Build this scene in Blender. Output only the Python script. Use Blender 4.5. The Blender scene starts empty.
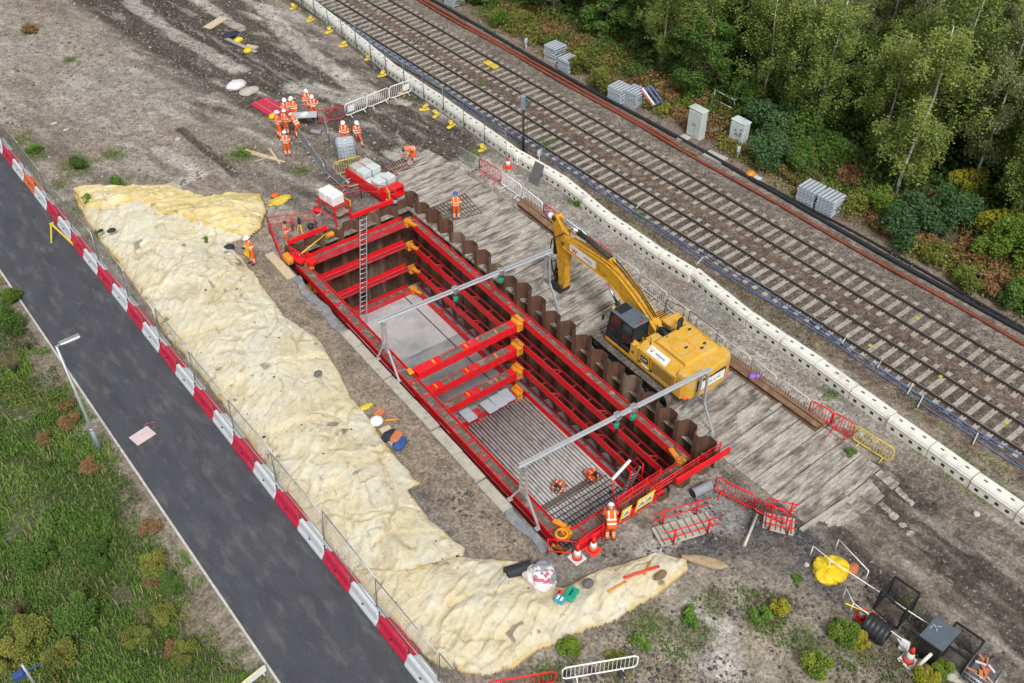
import bpy, math, random
import numpy as np
from mathutils import Vector, Matrix

random.seed(7)
RNG = np.random.default_rng(11)
scene = bpy.context.scene
COL = scene.collection
PI = math.pi
FLOOR = -5.5      # bottom of the shaft

# ------------------------------------------------------------------ camera and survey helpers
F_PX, PITCH, HEAD, CAM_H = 985.0, math.radians(42.3), math.radians(-38.8), 33.0

def G(px, py, z=0.0):
    """ground position (x, y) of a surveyed point of the photograph at height z"""
    r = (px - 512) / F_PX; u = -(py - 341.5) / F_PX
    x = r; y = math.cos(PITCH) + u * math.sin(PITCH); zz = -math.sin(PITCH) + u * math.cos(PITCH)
    k = (CAM_H - z) / -zz
    x *= k; y *= k
    return (x * math.cos(HEAD) - y * math.sin(HEAD), x * math.sin(HEAD) + y * math.cos(HEAD))

PIT_YAW = math.radians(2.2)
PIT_O = (16.45, 17.66)
SY, CY = math.sin(PIT_YAW), math.cos(PIT_YAW)

def W(u, v, z=0.0):
    return (PIT_O[0] + u * SY + v * CY, PIT_O[1] + u * CY - v * SY, z)

def UV(x, y):
    dx, dy = x - PIT_O[0], y - PIT_O[1]
    return dx * SY + dy * CY, dx * CY - dy * SY

# ------------------------------------------------------------------ numpy noise
def _hash(i, j, seed):
    n = (i.astype(np.int64) * 374761393 + j.astype(np.int64) * 668265263 + seed * 1442695041) & 0xffffffff
    n = ((n ^ (n >> 13)) * 1274126177) & 0xffffffff
    return ((n ^ (n >> 16)) & 0xffff) / 65535.0

def vn(x, y, seed=0):
    x = np.asarray(x, float); y = np.asarray(y, float)
    i = np.floor(x); j = np.floor(y); fx = x - i; fy = y - j
    fx = fx * fx * (3 - 2 * fx); fy = fy * fy * (3 - 2 * fy)
    a = _hash(i, j, seed); b = _hash(i + 1, j, seed); c = _hash(i, j + 1, seed); d = _hash(i + 1, j + 1, seed)
    return (a * (1 - fx) + b * fx) * (1 - fy) + (c * (1 - fx) + d * fx) * fy

def fbm(x, y, seed=0, octv=4, gain=.5):
    s = 0; a = 1; t = 0
    for k in range(octv):
        s = s + a * (vn(x * 2 ** k + 17.3 * k, y * 2 ** k - 9.1 * k, seed + k) - .5); t += a; a *= gain
    return s / t

def sstep(a, b, x):
    t = np.clip((x - a) / (b - a), 0, 1)
    return t * t * (3 - 2 * t)

def dist_poly(x, y, pts, closed=False):
    d = np.full(np.shape(x), 1e9)
    n = len(pts)
    for k in range(n if closed else n - 1):
        ax, ay = pts[k]; bx, by = pts[(k + 1) % n]
        vx, vy = bx - ax, by - ay
        t = np.clip(((x - ax) * vx + (y - ay) * vy) / (vx * vx + vy * vy + 1e-9), 0, 1)
        d = np.minimum(d, np.hypot(x - ax - t * vx, y - ay - t * vy))
    return d

def inside(x, y, pts):
    c = np.zeros(np.shape(x), bool); n = len(pts)
    for k in range(n):
        ax, ay = pts[k]; bx, by = pts[(k + 1) % n]
        if ay == by: continue
        hit = ((ay > y) != (by > y)) & (x < (bx - ax) * (y - ay) / (by - ay) + ax)
        c ^= hit
    return c

# ------------------------------------------------------------------ materials
def mat(name, col, rough=.75, metal=0.0, var=.18, scale=4.0, dirt=None, dirt_amt=.3, dscale=2.5, bump=0.0, bscale=30.0,
        attr=None, stretch=(1, 1, 1), spec=.4, fine=.0, emit=None, coat=0):
    m = bpy.data.materials.new(name); m.use_nodes = True
    nt = m.node_tree; N = nt.nodes; L = nt.links
    bs = N['Principled BSDF']
    bs.inputs['Roughness'].default_value = rough
    bs.inputs['Metallic'].default_value = metal
    bs.inputs['Specular IOR Level'].default_value = spec
    if coat: bs.inputs['Coat Weight'].default_value = coat
    tc = N.new('ShaderNodeTexCoord'); mp = N.new('ShaderNodeMapping'); mp.inputs['Scale'].default_value = stretch
    L.new(tc.outputs['Object'], mp.inputs['Vector'])
    oi = N.new('ShaderNodeObjectInfo')
    addv = N.new('ShaderNodeVectorMath'); addv.operation = 'ADD'
    sc = N.new('ShaderNodeVectorMath'); sc.operation = 'SCALE'; sc.inputs['Scale'].default_value = 37.0
    cmb = N.new('ShaderNodeCombineXYZ')
    for k in 'XYZ': L.new(oi.outputs['Random'], cmb.inputs[k])
    L.new(cmb.outputs[0], sc.inputs[0]); L.new(mp.outputs[0], addv.inputs[0]); L.new(sc.outputs[0], addv.inputs[1])
    vec = addv.outputs[0]
    n1 = N.new('ShaderNodeTexNoise'); n1.inputs['Scale'].default_value = scale; n1.inputs['Detail'].default_value = 6
    L.new(vec, n1.inputs['Vector'])
    if attr:
        a = N.new('ShaderNodeAttribute'); a.attribute_name = attr; base = a.outputs['Color']
    else:
        r = N.new('ShaderNodeRGB'); r.outputs[0].default_value = (*col, 1); base = r.outputs[0]
    mr = N.new('ShaderNodeMapRange'); mr.inputs['From Min'].default_value = .25; mr.inputs['From Max'].default_value = .75
    mr.inputs['To Min'].default_value = 1 - var; mr.inputs['To Max'].default_value = 1 + var
    L.new(n1.outputs['Fac'], mr.inputs['Value'])
    mul = N.new('ShaderNodeMix'); mul.data_type = 'RGBA'; mul.blend_type = 'MULTIPLY'; mul.inputs['Factor'].default_value = 1
    L.new(base, mul.inputs['A']); L.new(mr.outputs[0], mul.inputs['B'])
    out = mul.outputs['Result']
    if fine > 0:
        n3 = N.new('ShaderNodeTexNoise'); n3.inputs['Scale'].default_value = bscale; n3.inputs['Detail'].default_value = 3
        L.new(vec, n3.inputs['Vector'])
        m3 = N.new('ShaderNodeMapRange'); m3.inputs['From Min'].default_value = .3; m3.inputs['From Max'].default_value = .7
        m3.inputs['To Min'].default_value = 1 - fine; m3.inputs['To Max'].default_value = 1 + fine
        L.new(n3.outputs['Fac'], m3.inputs['Value'])
        mu = N.new('ShaderNodeMix'); mu.data_type = 'RGBA'; mu.blend_type = 'MULTIPLY'; mu.inputs['Factor'].default_value = 1
        L.new(out, mu.inputs['A']); L.new(m3.outputs[0], mu.inputs['B']); out = mu.outputs['Result']
    if dirt:
        n2 = N.new('ShaderNodeTexNoise'); n2.inputs['Scale'].default_value = dscale; n2.inputs['Detail'].default_value = 8
        n2.inputs['Roughness'].default_value = .65
        L.new(vec, n2.inputs['Vector'])
        rp = N.new('ShaderNodeMapRange'); rp.inputs['From Min'].default_value = .62 - dirt_amt * .35
        rp.inputs['From Max'].default_value = .78 - dirt_amt * .25
        L.new(n2.outputs['Fac'], rp.inputs['Value'])
        mx = N.new('ShaderNodeMix'); mx.data_type = 'RGBA'
        L.new(rp.outputs[0], mx.inputs['Factor']); L.new(out, mx.inputs['A']); mx.inputs['B'].default_value = (*dirt, 1)
        out = mx.outputs['Result']
    L.new(out, bs.inputs['Base Color'])
    if bump > 0:
        nb = N.new('ShaderNodeTexNoise'); nb.inputs['Scale'].default_value = bscale; nb.inputs['Detail'].default_value = 5
        L.new(vec, nb.inputs['Vector'])
        b = N.new('ShaderNodeBump'); b.inputs['Strength'].default_value = min(1, bump); b.inputs['Distance'].default_value = .05
        L.new(nb.outputs['Fac'], b.inputs['Height']); L.new(b.outputs[0], bs.inputs['Normal'])
    if emit:
        bs.inputs['Emission Color'].default_value = (*emit[0], 1); bs.inputs['Emission Strength'].default_value = emit[1]
    return m

MUDC = (.15, .125, .10)
M = {}
def mk(key, *a, **k): M[key] = mat(key, *a, **k)
mk('red', (.73, .011, .018), .5, var=.16, dirt=(.24, .10, .08), dirt_amt=.16, dscale=3.5, spec=.35)
mk('red_dusty', (.58, .03, .045), .65, var=.2, dirt=(.28, .15, .13), dirt_amt=.32, dscale=3)
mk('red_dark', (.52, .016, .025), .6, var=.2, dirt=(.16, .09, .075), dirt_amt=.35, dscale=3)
mk('orange', (.75, .28, .02), .55, dirt=(.2, .12, .06), dirt_amt=.35)
mk('waler_dirt', (.15, .115, .095), .95, var=.35, scale=5, dirt=(.34, .30, .26), dirt_amt=.28, bump=.4)
mk('rust', (.115, .058, .037), .85, var=.4, scale=3, dirt=(.15, .095, .06), dirt_amt=.3, dscale=1.6, bump=.3, stretch=(1, 1, .35))
mk('rust_pale', (.19, .135, .095), .9, var=.3, scale=3, dirt=(.08, .055, .042), dirt_amt=.5, dscale=1.6, bump=.3, stretch=(1, 1, .3))
mk('concrete', (.50, .505, .51), .85, var=.12, scale=.8, dirt=(.32, .33, .34), dirt_amt=.45, dscale=.6, bump=.15)
mk('concrete_wet', (.31, .32, .33), .7, var=.14, scale=1, dirt=(.17, .175, .185), dirt_amt=.4, dscale=.8)
mk('concrete_pale', (.42, .39, .33), .9, var=.12, scale=2, dirt=(.28, .25, .2), dirt_amt=.35, bump=.2)
mk('rebar_grey', (.62, .615, .61), .7, var=.15, scale=2, dirt=(.3, .29, .28), dirt_amt=.3)
mk('rebar_rust', (.15, .12, .105), .8, var=.25)
mk('dark_gap', (.045, .045, .05), .8)
mk('galv', (.50, .52, .54), .42, .75, var=.12, scale=6)
mk('alu', (.62, .64, .67), .35, .6, var=.08, scale=5)
mk('white', (.78, .78, .76), .5, var=.06, dirt=(.5, .47, .42), dirt_amt=.18)
mk('white_block', (.72, .71, .65), .7, var=.07, scale=2, dirt=(.47, .45, .39), dirt_amt=.25, dscale=1.5)
mk('barrier_white', (.56, .59, .62), .4, var=.06, dirt=(.42, .42, .42), dirt_amt=.16)
mk('barrier_red', (.50, .018, .055), .42, var=.12, dirt=(.30, .12, .13), dirt_amt=.2)
mk('barrier_faded', (.62, .14, .06), .5, var=.12, dirt=(.5, .25, .2), dirt_amt=.3)
mk('black', (.018, .018, .02), .5, var=.2)
mk('black_matt', (.03, .03, .032), .8, var=.25, dirt=(.1, .09, .08), dirt_amt=.2)
mk('rubber', (.035, .035, .037), .7, dirt=(.16, .14, .12), dirt_amt=.3)
mk('duct_black', (.025, .027, .03), .45, var=.2)
mk('yellow_paint', (.66, .36, .03), .55, var=.1, dirt=(.56, .42, .20), dirt_amt=.42, dscale=3, fine=.05, bscale=60)
mk('yellow_stick', (.62, .315, .018), .55, var=.12, dirt=(.2, .13, .05), dirt_amt=.3, dscale=3)
mk('yellow_bag', (.72, .52, .012), .6, var=.14, dirt=(.5, .36, .05), dirt_amt=.3)
mk('yellow', (.66, .49, .05), .6, var=.14, dirt=(.3, .24, .12), dirt_amt=.35)
mk('track_steel', (.115, .10, .088), .75, .2, var=.25, dirt=(.24, .205, .17), dirt_amt=.5, dscale=5)
mk('glass_dark', (.02, .035, .035), .06, spec=.8, var=.1)
mk('cab_roof', (.10, .12, .15), .4, var=.15)
mk('hose', (.02, .02, .022), .45)
mk('chrome', (.7, .7, .72), .15, 1.0, var=.02)
mk('timber', (.40, .35, .29), .9, var=.2, scale=3, dirt=(.2, .17, .14), dirt_amt=.4, dscale=2, bump=.3, stretch=(6, 1, 1))
mk('timber_new', (.56, .45, .31), .85, var=.15, scale=4, dirt=(.35, .28, .2), dirt_amt=.25, stretch=(1, 5, 1))
mk('mat_wood', (.43, .395, .35), .92, var=.22, scale=1.3, dirt=(.125, .103, .085), dirt_amt=.56, dscale=1.5, bump=.6, bscale=11, stretch=(.55, 1.9, 1), fine=.3)
mk('rail', (.075, .055, .045), .6, .3, var=.2)
mk('rail_head', (.42, .40, .38), .3, .8, var=.1)
mk('sleeper', (.37, .345, .31), .9, var=.14, scale=5, dirt=(.25, .215, .18), dirt_amt=.4, dscale=3, bump=.15)
mk('sleeper_warm', (.37, .32, .27), .9, var=.16, scale=5, dirt=(.2, .165, .13), dirt_amt=.45, dscale=3)
mk('pipe_red', (.23, .055, .03), .7, var=.25, scale=3, dirt=(.12, .06, .045), dirt_amt=.4)
mk('pipe_black', (.022, .025, .033), .45, var=.3)
mk('cable_blue', (.09, .17, .36), .5, var=.2, dirt=(.2, .2, .22), dirt_amt=.3)
mk('crate_grey', (.42, .475, .53), .6, var=.1, scale=3, dirt=(.4, .42, .44), dirt_amt=.25)
mk('crate_dark', (.12, .115, .12), .8, var=.2)
mk('cabinet', (.50, .57, .53), .5, var=.07, dirt=(.36, .40, .37), dirt_amt=.25, dscale=2)
mk('cabinet_pale', (.56, .62, .63), .5, var=.07, dirt=(.38, .42, .42), dirt_amt=.3, dscale=2)
mk('lamp_grey', (.25, .31, .34), .45, .3, var=.1)
mk('hiviz', (.90, .135, .015), .7, var=.09, scale=9, spec=.2)
mk('hiviz_dirty', (.72, .13, .035), .8, var=.2, scale=7, dirt=(.4, .13, .06), dirt_amt=.3)
mk('hiviz_yellow', (.75, .72, .04), .7)
mk('reflect', (.74, .73, .68), .5)
mk('navy', (.025, .03, .05), .8)
mk('skin', (.50, .30, .21), .6, var=.05)
mk('hair', (.05, .035, .025), .8)
mk('boot', (.03, .026, .023), .7)
mk('helmet_white', (.80, .80, .80), .3, var=.03)
mk('helmet_blue', (.03, .09, .38), .3, var=.03)
mk('cone_red', (.80, .05, .025), .5)
mk('green_case', (.01, .30, .19), .45)
mk('blue_case', (.03, .32, .48), .45)
mk('purple', (.25, .13, .48), .6)
mk('blue_cloth', (.03, .08, .25), .8)
mk('bag_white', (.66, .62, .64), .7, var=.1, scale=4)
mk('membrane', (.20, .215, .24), .7, var=.25, dirt=(.3, .27, .23), dirt_amt=.4)
mk('bag_grey', (.26, .27, .30), .7, var=.15, scale=4)
mk('bag_pink', (.46, .12, .15), .7)
mk('sign_yellow', (.82, .62, .02), .5, var=.04)
mk('sign_pink', (.62, .50, .52), .7, var=.08, dirt=(.5, .38, .4), dirt_amt=.3)
mk('sign_black', (.02, .02, .02), .6)
mk('logo_grey', (.32, .35, .40), .6)
mk('logo_red', (.62, .03, .03), .6)
mk('logo_green', (.16, .42, .22), .6)
mk('lens', (.05, .12, .16), .1)
mk('brown_steel', (.19, .11, .065), .8, var=.25, dirt=(.30, .20, .13), dirt_amt=.35)
mk('stone_pale', (.45, .42, .38), .95, var=.2)
mk('stone_dark', (.13, .125, .125), .95, var=.3)
mk('brick_orange', (.5, .17, .07), .9, var=.2)
mk('barrier_pale', (.60, .57, .53), .6, .2, var=.1)
mk('white_line', (.52, .51, .47), .85, var=.12, dirt=(.3, .29, .26), dirt_amt=.3)

def leafmat(name, a, b, c=None, trans=.3):
    """leaf colour varies from leaf to leaf through the mesh attribute 'shade'"""
    m = bpy.data.materials.new(name); m.use_nodes = True
    nt = m.node_tree; N = nt.nodes; L = nt.links; bs = N['Principled BSDF']
    at = N.new('ShaderNodeAttribute'); at.attribute_name = 'shade'
    oi = N.new('ShaderNodeObjectInfo')
    ad = N.new('ShaderNodeMath'); ad.operation = 'MULTIPLY_ADD'; ad.inputs[1].default_value = .35; 
    L.new(oi.outputs['Random'], ad.inputs[0]); L.new(at.outputs['Fac'], ad.inputs[2])
    sb = N.new('ShaderNodeMath'); sb.operation = 'SUBTRACT'; sb.inputs[1].default_value = .17
    L.new(ad.outputs[0], sb.inputs[0])
    cr = N.new('ShaderNodeValToRGB')
    el = cr.color_ramp.elements
    el[0].position = 0.05; el[0].color = (*a, 1); el[1].position = .8 if c else .95; el[1].color = (*b, 1)
    if c:
        e = el.new(.97); e.color = (*c, 1)
    L.new(sb.outputs[0], cr.inputs[0]); L.new(cr.outputs[0], bs.inputs['Base Color'])
    bs.inputs['Roughness'].default_value = .65; bs.inputs['Specular IOR Level'].default_value = .25
    tr = N.new('ShaderNodeBsdfTranslucent'); L.new(cr.outputs[0], tr.inputs['Color'])
    mx = N.new('ShaderNodeMixShader'); mx.inputs[0].default_value = trans
    L.new(bs.outputs[0], mx.inputs[1]); L.new(tr.outputs[0], mx.inputs[2])
    L.new(mx.outputs[0], N['Material Output'].inputs['Surface'])
    M[name] = m
leafmat('leaf_birch', (.15, .205, .05), (.36, .44, .12), (.48, .45, .13), .45)
leafmat('leaf_grey', (.17, .205, .085), (.38, .41, .19), None, .5)
leafmat('leaf_dark', (.05, .10, .025), (.17, .285, .065), None, .45)
leafmat('leaf_mid', (.055, .11, .025), (.18, .30, .065), None, .4)
leafmat('leaf_bright', (.07, .14, .02), (.24, .34, .05), (.45, .42, .05))
leafmat('leaf_blue', (.05, .105, .045), (.14, .25, .09), None, .35)
leafmat('leaf_yellow', (.16, .20, .03), (.55, .47, .04))
leafmat('leaf_bracken', (.17, .10, .045), (.40, .24, .11), (.28, .28, .08))
leafmat('leaf_olive', (.11, .14, .03), (.31, .33, .07), (.38, .24, .07))
leafmat('grass_green', (.075, .155, .025), (.23, .40, .075), (.34, .34, .11), .4)
leafmat('grass_dry', (.16, .14, .07), (.36, .31, .17))
leafmat('weed_dark', (.05, .045, .03), (.12, .11, .06))
M['bark'] = mat('bark', (.16, .13, .10), .9, var=.35, scale=6)
M['bark_birch'] = mat('bark_birch', (.58, .55, .50), .85, var=.2, scale=5, dirt=(.1, .09, .08), dirt_amt=.3, dscale=4, stretch=(1, 1, .5))

# ------------------------------------------------------------------ objects
def tag(o, label=None, cat=None, group=None, kind=None):
    if label: o['label'] = label
    if cat: o['category'] = cat
    if group: o['group'] = group
    if kind: o['kind'] = kind
    return o

def thing(name, label, cat, loc=(0, 0, 0), rz=0.0, group=None):
    o = bpy.data.objects.new(name, None); COL.objects.link(o)
    o.empty_display_size = .3
    o.location = loc; o.rotation_euler = (0, 0, rz)
    return tag(o, label, cat, group)

def root_of(o):
    while o.parent: o = o.parent
    return o

def copy_tree(o, parent=None, loc=None, rz=None, label=None, group=None, mats=None):
    c = o.copy(); COL.objects.link(c)
    if parent: c.parent = parent
    if loc is not None: c.location = loc
    if rz is not None: c.rotation_euler = (c.rotation_euler.x, c.rotation_euler.y, rz)
    if label: c['label'] = label
    if group: c['group'] = group
    for ch in list(o.children): copy_tree(ch, c)
    return c

def link_mesh(name, me, parent=None):
    o = bpy.data.objects.new(name, me); COL.objects.link(o)
    if parent: o.parent = parent
    return o

class MB:
    """collects shapes; build() links them as ONE mesh object"""
    def __init__(s): s.v = []; s.f = []; s.mi = []; s.n = 0; s.sm = []
    def add(s, verts, faces, mi=0, smooth=False):
        b = s.n
        s.v.extend(verts); s.n += len(verts)
        for f in faces:
            s.f.append([i + b for i in f]); s.mi.append(mi); s.sm.append(smooth)
    def box(s, c, size, rz=0.0, mi=0, mtx=None, bev=0.0):
        x, y, z = [k / 2 for k in size]
        if bev > 0:
            b = min(bev, x * .9, y * .9, z * .9)
            vs = []
            for zz, in_ in ((-z, b), (-z + b, 0), (z - b, 0), (z, b)):
                a = x - in_; d = y - in_
                vs += [(-a + (b if in_ == 0 else 0), -d, zz), (a - (b if in_ == 0 else 0), -d, zz), (a, -d + (b if in_ == 0 else 0), zz), (a, d - (b if in_ == 0 else 0), zz),
                       (a - (b if in_ == 0 else 0), d, zz), (-a + (b if in_ == 0 else 0), d, zz), (-a, d - (b if in_ == 0 else 0), zz), (-a, -d + (b if in_ == 0 else 0), zz)]
            fs = [list(range(7, -1, -1)), list(range(24, 32))]
            for r in range(3):
                for k in range(8): fs.append([r * 8 + k, r * 8 + (k + 1) % 8, r * 8 + 8 + (k + 1) % 8, r * 8 + 8 + k])
        else:
            vs = [(-x, -y, -z), (x, -y, -z), (x, y, -z), (-x, y, -z), (-x, -y, z), (x, -y, z), (x, y, z), (-x, y, z)]
            fs = [(3, 2, 1, 0), (4, 5, 6, 7), (0, 1, 5, 4), (1, 2, 6, 5), (2, 3, 7, 6), (3, 0, 4, 7)]
        if mtx is not None:
            vs = [tuple(mtx @ Vector(p)) for p in vs]
        else:
            cs, sn = math.cos(rz), math.sin(rz)
            vs = [(c[0] + p[0] * cs - p[1] * sn, c[1] + p[0] * sn + p[1] * cs, c[2] + p[2]) for p in vs]
        s.add(vs, fs, mi); return s
    def bar(s, p, q, w, h, mi=0, up=(0, 0, 1)):
        """rectangular bar from p to q, w across, h in the up direction"""
        p = Vector(p); q = Vector(q); d = q - p; L_ = d.length
        d.normalize(); up = Vector(up)
        r = d.cross(up)
        if r.length < 1e-4: r = d.cross(Vector((1, 0, 0)))
        r.normalize(); u = r.cross(d)
        vs = []
        for e in (p, q):
            for a, b in ((-1, -1), (1, -1), (1, 1), (-1, 1)):
                vs.append(tuple(e + r * (a * w / 2) + u * (b * h / 2)))
        s.add(vs, [(3, 2, 1, 0), (4, 5, 6, 7), (0, 1, 5, 4), (1, 2, 6, 5), (2, 3, 7, 6), (3, 0, 4, 7)], mi); return s
    def tube(s, pts, r, n=6, mi=0, caps=True, smooth=True):
        pts = [Vector(p) for p in pts]
        rr = r if isinstance(r, (list, tuple)) else [r] * len(pts)
        vs = []; fs = []; prev = None
        for i, p in enumerate(pts):
            d = (pts[min(i + 1, len(pts) - 1)] - pts[max(i - 1, 0)])
            if d.length < 1e-9: d = Vector((0, 0, 1))
            d.normalize()
            if prev is None:
                a = d.cross(Vector((0, 0, 1)))
                if a.length < 1e-3: a = d.cross(Vector((1, 0, 0)))
            else:
                a = prev - d * prev.dot(d)
                if a.length < 1e-6: a = d.cross(Vector((1, 0, 0)))
            a.normalize(); b = d.cross(a); prev = a
            for k in range(n):
                t = 2 * PI * k / n
                vs.append(tuple(p + (a * math.cos(t) + b * math.sin(t)) * rr[i]))
        for i in range(len(pts) - 1):
            for k in range(n):
                fs.append((i * n + k, i * n + (k + 1) % n, (i + 1) * n + (k + 1) % n, (i + 1) * n + k))
        s.add(vs, fs, mi, smooth)
        if caps and n > 2:
            b = s.n - len(vs)
            s.f.append([b + k for k in range(n - 1, -1, -1)]); s.mi.append(mi); s.sm.append(False)
            e = b + (len(pts) - 1) * n
            s.f.append([e + k for k in range(n)]); s.mi.append(mi); s.sm.append(False)
        return s
    def prism(s, pts, a, b, axis='y', mi=0, loc=(0, 0, 0), rz=0):
        """2D outline extruded from a to b along the axis; outline coordinates are the other two axes in order"""
        n = len(pts); vs = []
        for e in (a, b):
            for p in pts:
                q = {'y': (p[0], e, p[1]), 'x': (e, p[0], p[1]), 'z': (p[0], p[1], e)}[axis]
                cs, sn = math.cos(rz), math.sin(rz)
                vs.append((loc[0] + q[0] * cs - q[1] * sn, loc[1] + q[0] * sn + q[1] * cs, loc[2] + q[2]))
        fs = [list(range(n - 1, -1, -1)), list(range(n, 2 * n))]
        for k in range(n): fs.append((k, (k + 1) % n, n + (k + 1) % n, n + k))
        s.add(vs, fs, mi); return s
    def lathe(s, prof, n=16, c=(0, 0, 0), mi=0, smooth=True, mtx=None):
        vs = []; fs = []
        for r, z in prof:
            for k in range(n):
                t = 2 * PI * k / n
                q = (c[0] + r * math.cos(t), c[1] + r * math.sin(t), c[2] + z)
                vs.append(tuple(mtx @ Vector(q)) if mtx is not None else q)
        for i in range(len(prof) - 1):
            for k in range(n): fs.append((i * n + k, i * n + (k + 1) % n, (i + 1) * n + (k + 1) % n, (i + 1) * n + k))
        fs.append(list(range(n - 1, -1, -1))); fs.append([(len(prof) - 1) * n + k for k in range(n)])
        s.add(vs, fs, mi, smooth); return s
    def ball(s, c, r, n=10, m=7, mi=0, sq=(1, 1, 1)):
        prof = [(max(1e-3, math.sin(PI * i / m)), -math.cos(PI * i / m)) for i in range(m + 1)]
        vs = []; fs = []
        for a, z in prof:
            for k in range(n):
                t = 2 * PI * k / n
                vs.append((c[0] + r * sq[0] * a * math.cos(t), c[1] + r * sq[1] * a * math.sin(t), c[2] + r * sq[2] * z))
        for i in range(m):
            for k in range(n): fs.append((i * n + k, i * n + (k + 1) % n, (i + 1) * n + (k + 1) % n, (i + 1) * n + k))
        s.add(vs, fs, mi, True); return s
    def mesh(s, name, mats, off=None, rz=0.0):
        me = bpy.data.meshes.new(name)
        v = np.array(s.v, dtype=float).reshape(-1, 3)
        if off is not None:
            v = v - np.array(off)
            if rz:
                c_, s_ = math.cos(-rz), math.sin(-rz)
                v = np.stack([v[:, 0] * c_ - v[:, 1] * s_, v[:, 0] * s_ + v[:, 1] * c_, v[:, 2]], 1)
        me.from_pydata(v.tolist(), [], s.f)
        for m in (mats if isinstance(mats, (list, tuple)) else [mats]): me.materials.append(M[m] if isinstance(m, str) else m)
        me.polygons.foreach_set('material_index', np.array(s.mi, np.int32))
        me.polygons.foreach_set('use_smooth', np.array(s.sm, bool))
        me.update(); return me
    def build(s, name, mats, parent=None, world=True):
        """world=True: shapes were given in world coordinates and the parent stands somewhere else"""
        if parent is not None and world:
            r = root_of(parent); me = s.mesh(name, mats, tuple(r.location), r.rotation_euler.z)
        else: me = s.mesh(name, mats)
        return link_mesh(name, me, parent)

def raw_mesh(name, v, f, mats, smooth=False, attrs=None):
    """numpy mesh: v (n,3), f (m,4) or (m,3)"""
    me = bpy.data.meshes.new(name)
    v = np.asarray(v, np.float32); f = np.asarray(f, np.int32); k = f.shape[1]
    me.vertices.add(len(v)); me.vertices.foreach_set('co', v.ravel())
    me.loops.add(f.size); me.loops.foreach_set('vertex_index', f.ravel())
    me.polygons.add(len(f)); me.polygons.foreach_set('loop_start', np.arange(0, f.size, k, dtype=np.int32))
    if smooth: me.polygons.foreach_set('use_smooth', np.ones(len(f), bool))
    for m in (mats if isinstance(mats, (list, tuple)) else [mats]): me.materials.append(M[m] if isinstance(m, str) else m)
    for nm, (typ, dom, data) in (attrs or {}).items():
        a = me.attributes.new(nm, typ, dom)
        a.data.foreach_set('color' if 'COLOR' in typ else 'value', np.asarray(data, np.float32).ravel())
    me.update(calc_edges=True); me.validate()
    return me

ORD = ['first', 'second', 'third', 'fourth', 'fifth', 'sixth', 'seventh', 'eighth', 'ninth', 'tenth', 'eleventh', 'twelfth', 'thirteenth', 'fourteenth',
       'fifteenth', 'sixteenth', 'seventeenth', 'eighteenth', 'nineteenth', 'twentieth'] + ['twenty-' + k for k in ('first', 'second', 'third', 'fourth', 'fifth', 'sixth', 'seventh', 'eighth', 'ninth')] + ['thirtieth'] + ['thirty-' + k for k in ('first', 'second', 'third', 'fourth', 'fifth', 'sixth', 'seventh', 'eighth', 'ninth')] + ['fortieth']

# ------------------------------------------------------------------ camera, sky, sun
cam = bpy.data.cameras.new('camera'); camo = bpy.data.objects.new('camera', cam); COL.objects.link(camo)
camo.location = (0, 0, CAM_H); camo.rotation_euler = (PI / 2 - PITCH, 0, HEAD)
cam.sensor_fit = 'HORIZONTAL'; cam.sensor_width = 36; cam.lens = F_PX / 1024 * 36; cam.clip_end = 6000; cam.clip_start = .5
scene.camera = camo
wd = bpy.data.worlds.new('World'); scene.world = wd; wd.use_nodes = True
nt = wd.node_tree; sky = nt.nodes.new('ShaderNodeTexSky'); sky.sky_type = 'NISHITA'; sky.sun_disc = False
SUN_EL, SUN_AZ = math.radians(52), math.radians(205)     # azimuth clockwise from +y: the light comes from behind the camera
sky.sun_elevation = SUN_EL; sky.sun_rotation = SUN_AZ; sky.dust_density = 3.0; sky.ozone_density = 1.0; sky.air_density = 1.0
hs = nt.nodes.new('ShaderNodeHueSaturation'); hs.inputs['Saturation'].default_value = .10
nt.links.new(sky.outputs[0], hs.inputs['Color'])
nt.links.new(hs.outputs[0], nt.nodes['Background'].inputs['Color']); nt.nodes['Background'].inputs['Strength'].default_value = .10
sl = bpy.data.lights.new('sun', 'SUN'); sl.energy = 1.5; sl.angle = math.radians(11); sl.color = (1, .97, .92)
so = bpy.data.objects.new('sun', sl); COL.objects.link(so)
sd = Vector((math.sin(SUN_AZ) * math.cos(SUN_EL), math.cos(SUN_AZ) * math.cos(SUN_EL), math.sin(SUN_EL)))
so.rotation_euler = sd.to_track_quat('Z', 'Y').to_euler(); so.location = (0, 0, 60)
scene.view_settings.view_transform = 'Standard'; scene.view_settings.look = 'None'
scene.view_settings.exposure = 0.6; scene.view_settings.gamma = 1; scene.view_settings.use_curve_mapping = False
scene.cycles.max_bounces = 6; scene.cycles.diffuse_bounces = 3; scene.cycles.transparent_max_bounces = 8
scene.cycles.use_denoising = True
# ------------------------------------------------------------------ lie of the land
def gp(*q): return [G(*p) for p in q]

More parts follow.
